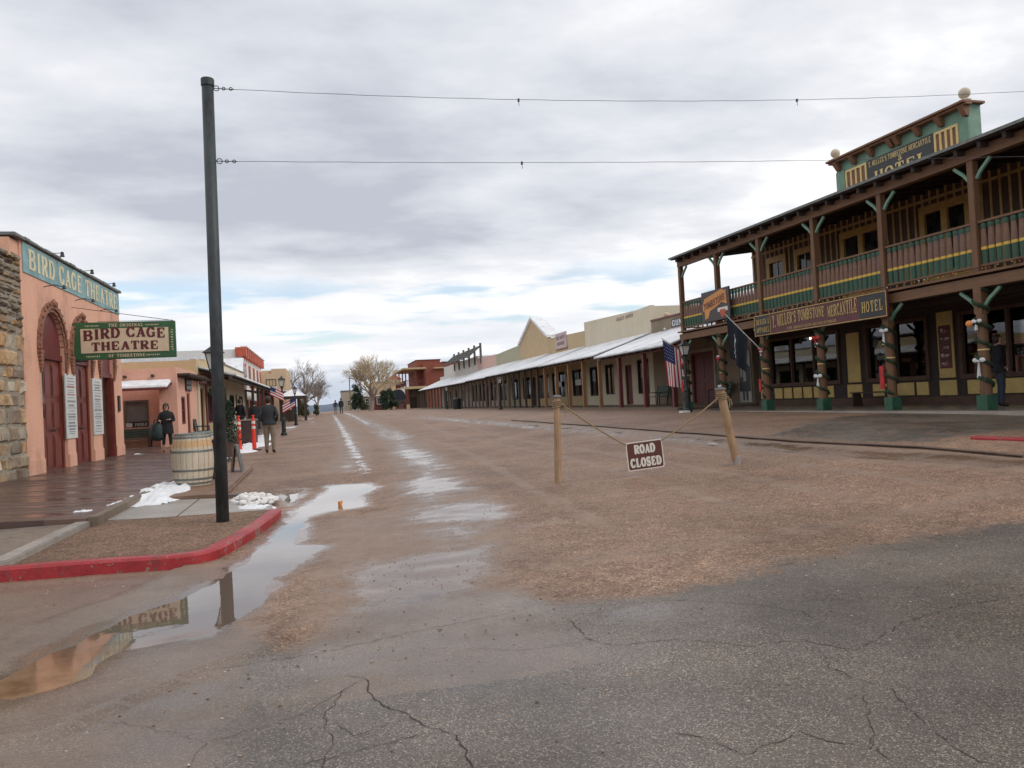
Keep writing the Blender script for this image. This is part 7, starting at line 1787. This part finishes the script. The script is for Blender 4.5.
q = MB(RF); q.box(52.6, 55.2, 2.93, 2.995, 5.0, 6.15); qo = q.build('parapet_sign', 'pinksign', t); tt = MB(); text_fit(tt, 'OLD WEST', RF @ V((55.0, 2.928, 5.68)), (0,-1,0), (0,0,1), (-1,0,0), 2.1, .24); text_fit(tt, 'BOOKS', RF @ V((54.8, 2.928, 5.25)), (0,-1,0), (0,0,1), (-1,0,0), 1.8, .24); tt.build('lettering', 'wine', qo)
q = MB(RF); q.box(52.5, 55.3, 2.91, 2.995, 4.94, 4.99); q.build('sign_frame', 'brick', t)
porch(t, RF, 48.75, 57.3, 3, 0, 4.65, 3.46, [50.2, 51.9, 53.6, 55.4, 57.1], ZP, 'darkwood', pr=.07)
for a, b_ in ((49.9, 51.2), (54.4, 56.0)):
    q = MB(RF); q.box(a, b_, 2.98, 2.985, 2.2, 2.6); tag(q.build('window_poster', 'paper'), 'pale poster in the left window of the tan store' if a > 52 else 'pale poster in the right window of the tan store', 'poster')
t = row_shop('gabled_store', 'tan board store with tall pointed gable above the snowy porch roof', 57.33, 66.3, [(57.33, 6.1), (57.9, 6.32), (61.9, 8.05), (65.9, 6.35), (66.3, 6.2)], 'tanwood', [(57.8, 61.2, 1.4, 3.3, 'w', 'darkwood'), (61.6, 62.7, .82, 3.2, 'd', 'darkwood'), (63.1, 66.0, 1.4, 3.3, 'w', 'darkwood')])
q = MB(RF); q.prism([(57.2, 6.12), (57.9, 6.34), (61.9, 8.07), (65.95, 6.37), (66.5, 6.2), (66.5, 6.36), (61.9, 8.26), (57.2, 6.30)], (0, 2.85, 0), (1,0,0), (0,0,1), (0, 1.1, 0)); q.build('gable_roof', 'snow', t, recalc=True)
porch(t, RF, 57.35, 66.2, 3, 0, 4.75, 3.46, [58.8, 60.6, 62.4, 64.2, 65.9], ZP, 'weather', pr=.07)
t = row_shop('green_store', 'pale green flat fronted store between the gabled store and the pink one', 66.33, 76.2, [(66.33, 6.25), (76.2, 6.05)], 'palegreen', [(67.0, 70.1, 1.4, 3.3, 'w', 'darkwood'), (70.8, 71.9, .82, 3.0, 'd', 'brick'), (72.4, 75.6, 1.4, 3.3, 'w', 'darkwood')])
porch(t, RF, 66.3, 76.1, 3, 0, 4.8, 3.42, [67.6, 69.3, 71.0, 72.8, 74.6], ZP, 'weather', pr=.08)
t = row_shop('pink_store', 'pale pink flat fronted store in the right hand row', 76.23, 86, [(76.23, 6.1), (86, 6.25)], 'pink', [(77.0, 80.0, 1.4, 3.3, 'w', 'darkwood'), (80.8, 81.9, .82, 3.0, 'd', 'darkwood'), (82.5, 85.6, 1.4, 3.3, 'w', 'darkwood')])
porch(t, RF, 76.2, 86, 3, 0, 4.8, 3.36, [76.6, 78.6, 80.6, 82.6, 84.6], ZP, 'weather', pr=.09)
t = row_shop('last_store', 'long cream end store of the right hand row below the dark sloping rack', 86.03, 116, [(86.03, 5.7), (100, 5.3), (116, 5.3)], 'offwhite', [(87, 91, 1.4, 3.3, 'w', 'darkwood'), (92, 93.2, .82, 3.0, 'd', 'brick'), (96, 98, 1.5, 3.0, 'w', 'white'), (101, 103, 1.5, 3.0, 'w', 'darkwood'), (106, 107.2, .82, 3.0, 'd', 'darkwood'), (110, 112, 1.5, 3.0, 'w', 'darkwood')])
porch(t, RF, 86, 116, 3, 0, 4.7, 3.36, [86.6, 89.5, 92.4, 95.3, 98.2, 101.1, 104, 107, 110, 113, 115.8], ZP, 'weather', pr=.10)
# dark slatted awning rack on the roof
rk = thing('roof_rack', 'dark slatted sloping shade rack standing on the last store roof', 'roof rack', (17, 92, 5.5))
for i in range(6):
    y_ = 84+i*3.6; q = MB(); q.bar((17.0, y_, 5.6), (17.0, y_, 7.9), .22, .22); q.bar((16.9, y_, 7.5), (15.4, y_, 6.3), .16, .16); q.build('strut', 'slate', rk)
q = MB(); 
for j in range(6): a = j/5; q.bar((16.9-1.4*a, 83.5, 7.55-1.15*a), (16.9-1.4*a, 102.5, 7.55-1.15*a), .10, .07)
q.build('rails', 'slate', rk)
q = MB(); q.hexa([(15.6,83.7,6.42),(15.6,102.3,6.42),(16.85,102.3,7.45),(16.85,83.7,7.45),(15.6,83.7,6.44),(15.6,102.3,6.44),(16.85,102.3,7.47),(16.85,83.7,7.47)]); q.build('panel', 'greywall', rk, recalc=True)
q = MB(); q.box(17.05, 24, 86.2, 112, 4.5, 6.6); q.build('rear_block', 'offwhite', rk)
# litter bin by far posts
lb = thing('litter_bin', 'dark litter bin standing by the far porch posts of the right hand row', 'litter bin', (13.2, 79, .75)); z = gz(13.2, 79)
m_ = MB(); m_.lathe((13.2, 79, z), [(.40, 0), (.42, .1), (.44, 1.0), (.46, 1.02), (.40, 1.10), (.2, 1.16)], 14); m_.build('bin_body', 'black', lb); m_ = MB(); m_.lathe((13.2, 79, z), [(.47, .9), (.48, .92), (.47, .98)], 14); m_.build('rim', 'iron', lb)
# far red balcony building
rb_ = thing('balcony_building', 'far dark red brick building with timber corner balcony at the end of the row', 'building', (15, 130, .5))
x0, x1, ya, yb = 12.9, 16.4, 127.5, 146
z = .45
w = MB(); w.box(16.4, 27, 130, 146, z-.3, 8.3); w.box(15.4, 19.5, 132, 146, 4.4, 8.9); w.build('wall', 'brick', rb_)
w = MB(); w.box(19.5, 27.1, 129.9, 146.1, 8.303, 8.45); w.box(15.3, 19.6, 131.9, 146.1, 8.903, 9.02); w.build('coping', 'darkbrick', rb_)
w = MB(); w.box(x0, x0+.3, ya+.7, yb, z-.3, 4.0); w.build('lower_wall', 'darkbrick', rb_)
w = MB(); w.box(13.3, 16.35, 131.5, 131.8, z, 4.0); w.build('porch_back_wall', 'weather', rb_)
w = MB(); w.box(x0-.1, x1, ya, yb, 4.0, 4.4); w.build('balcony_floor', 'tan', rb_)
w = MB(); w.box(x0-.3, x1, ya-.3, yb, 7.25, 7.5); w.build('balcony_roof', 'tan', rb_)
for x_, y_ in ((12.98, ya+.15), (12.98, 133), (12.98, 139), (16.2, ya+.15), (12.98, 145.8), (14.6, ya+.15)):
    w = MB(); w.box(x_-.08, x_+.12, y_-.1, y_+.1, 4.4, 7.25); w.build('balcony_post', 'darkbrick', rb_)
w = MB(); w.box(12.9, 13.45, ya, ya+.55, z-.3, z+1.0); w.build('pier_base', 'tan', rb_); w = MB(); w.box(13.0, 13.35, ya+.1, ya+.45, z+1.0, 4.0); w.build('pier', 'darkbrick', rb_)
w = MB()
for i in range(12): w.box(13.0+i*.28, 13.08+i*.28, ya+.1, ya+.16, 4.5, 5.35)
w.box(12.9, 16.4, ya+.08, ya+.18, 5.35, 5.45)
for i in range(40): w.box(12.92, 12.98, ya+.3+i*.45, ya+.42+i*.45, 4.5, 5.35)
w.box(12.9, 13.0, ya+.2, yb, 5.35, 5.45); w.build('balcony_railing', 'darkbrick', rb_)
window(rb_, ID, 20, 21.6, 4.6, 7.2, 129.95, 'darkbrick'); door(rb_, ID, 14.1, 15.1, z, z+2.2, 131.42, 'darkwood')
w = MB(); w.box(18.0, 26.5, 129.4, 129.95, 7.3, 7.5); w.build('canopy', 'tan', rb_)
wsb = tag(MB().box(12.2, 12.75, 127.3, 127.36, 2.0, 4.1).build('white_board', 'white'), 'white board standing at the corner of the far red balcony building', 'sign board')
# stage coach like dark wagon under the evergreens: covered cart
cw = thing('covered_wagon', 'dark green covered wagon parked left of the far red balcony building', 'wagon', (10.9, 121, .7)); z = gz(10.9, 121)
w = MB(); n = 10; vs = []
for y_ in (119.5, 123):
    for i in range(n+1): a = math.pi*i/n; vs.append((10.9+1.15*math.cos(a), y_, z+1.5+1.6*max(0,math.sin(a))**.7))
w.add(vs, [(i, i+1, n+2+i, n+1+i) for i in range(n)]+[tuple(range(n+1)), tuple(range(2*n+1, n, -1))]); w.build('canvas', 'flagblack', cw, recalc=True)
w = MB(); w.box(9.85, 11.95, 119.4, 123.1, z+.8, z+1.5); w.build('wagon_box', 'darkwood', cw)
for x_, y_ in ((9.75, 120), (12.05, 120), (9.75, 122.4), (12.05, 122.4)):
    w = MB(); w.tube([(x_, y_+.5*math.cos(a*.3927), z+.5+.5*math.sin(a*.3927)) for a in range(17)], .05, 5)
    for a in range(6): w.bar((x_, y_, z+.5), (x_, y_+.48*math.cos(a*1.047), z+.5+.48*math.sin(a*1.047)), .04, .04)
    w.build('wheel', 'darkwood', cw)

# ------------------------------------------------------------------ sky and light
wd = bpy.data.worlds.new('World'); scene.world = wd; wd.use_nodes = True; nt = wd.node_tree
bgn = nt.nodes['Background']; out = nt.nodes['World Output']
sky = nt.nodes.new('ShaderNodeTexSky'); sky.sky_type = 'NISHITA'; sky.sun_disc = False
SEL, SAZ = rad(38), rad(115)
sky.sun_elevation = SEL; sky.sun_rotation = SAZ; sky.air_density = 1.0; sky.dust_density = 1.0
lk(nt, sky.outputs[0], bgn.inputs[0]); bgn.inputs[1].default_value = 0.13
tc = nt.nodes.new('ShaderNodeTexCoord'); sp = nt.nodes.new('ShaderNodeSeparateXYZ'); lk(nt, tc.outputs['Generated'], sp.inputs[0])
zc = mth(nt, 'MAXIMUM', sp.outputs['Z'], 0.0)
den = mth(nt, 'ADD', zc, 0.10)
cx = nt.nodes.new('ShaderNodeCombineXYZ'); lk(nt, mth(nt, 'DIVIDE', sp.outputs['X'], den), cx.inputs[0]); lk(nt, mth(nt, 'DIVIDE', sp.outputs['Y'], den), cx.inputs[1])
mp = nt.nodes.new('ShaderNodeMapping'); mp.inputs['Scale'].default_value = (.75, 1.0, 1); mp.inputs['Location'].default_value = (3.1, 1.7, 0); lk(nt, cx.outputs[0], mp.inputs[0])
n1 = tnoise(nt, mp.outputs[0], 0.8, 8, 0.55); n2 = tnoise(nt, mp.outputs[0], 2.6, 6, 0.55); n3 = tnoise(nt, mp.outputs[0], .35, 3, .5)
f = mth(nt, 'ADD', mth(nt, 'MULTIPLY', n1, .52), mth(nt, 'ADD', mth(nt, 'MULTIPLY', n2, .20), mth(nt, 'MULTIPLY', n3, .28)))
cc = ramp(nt, f, [(0.38, (0.41, 0.435, 0.495)), (0.45, (0.55, 0.57, 0.62)), (0.505, (0.66, 0.67, 0.70)), (0.56, (0.86, 0.86, 0.865))])
# horizon: bright break near 4-9 degrees, blue-grey bank below it
el = sp.outputs['Z']
wob = mth(nt, 'MULTIPLY', mth(nt, 'SUBTRACT', tnoise(nt, tc.outputs['Generated'], 5, 5, .6), .5), .06)
elw = mth(nt, 'ADD', el, wob)
brk = mth(nt, 'MULTIPLY', sstep(nt, elw, 0.045, 0.075), mth(nt, 'SUBTRACT', 1.0, sstep(nt, elw, 0.12, 0.20)))
cc = mixc(nt, mth(nt, 'MULTIPLY', brk, .55), cc, (0.74, 0.755, 0.79))
bank = mth(nt, 'SUBTRACT', 1.0, sstep(nt, elw, 0.035, 0.070))
cc = mixc(nt, mth(nt, 'MULTIPLY', bank, .85), cc, (0.43, 0.48, 0.57))
b2 = nt.nodes.new('ShaderNodeBackground'); lk(nt, cc, b2.inputs[0]); b2.inputs[1].default_value = 1.0
# gaps of blue inside the bright break
gp = tnoise(nt, mp.outputs[0], 1.35, 5, .5)
gap = mth(nt, 'MULTIPLY', sstep(nt, gp, .50, .60), mth(nt, 'MULTIPLY', sstep(nt, elw, .075, .095), mth(nt, 'SUBTRACT', 1.0, sstep(nt, elw, .14, .18))))
mx = nt.nodes.new('ShaderNodeMixShader'); lk(nt, mth(nt, 'SUBTRACT', 1.0, mth(nt, 'MULTIPLY', gap, .8)), mx.inputs[0]); lk(nt, bgn.outputs[0], mx.inputs[1]); lk(nt, b2.outputs[0], mx.inputs[2]); lk(nt, mx.outputs[0], out.inputs['Surface'])
sl = bpy.data.lights.new('sun', 'SUN'); sl.energy = 0.9; sl.angle = rad(25); sl.color = (1, .96, .9)
so = bpy.data.objects.new('sun', sl); COL.objects.link(so)
az = SAZ; dv = V((math.sin(az)*math.cos(SEL), math.cos(az)*math.cos(SEL), math.sin(SEL)))
so.rotation_euler = dv.to_track_quat('Z', 'Y').to_euler()
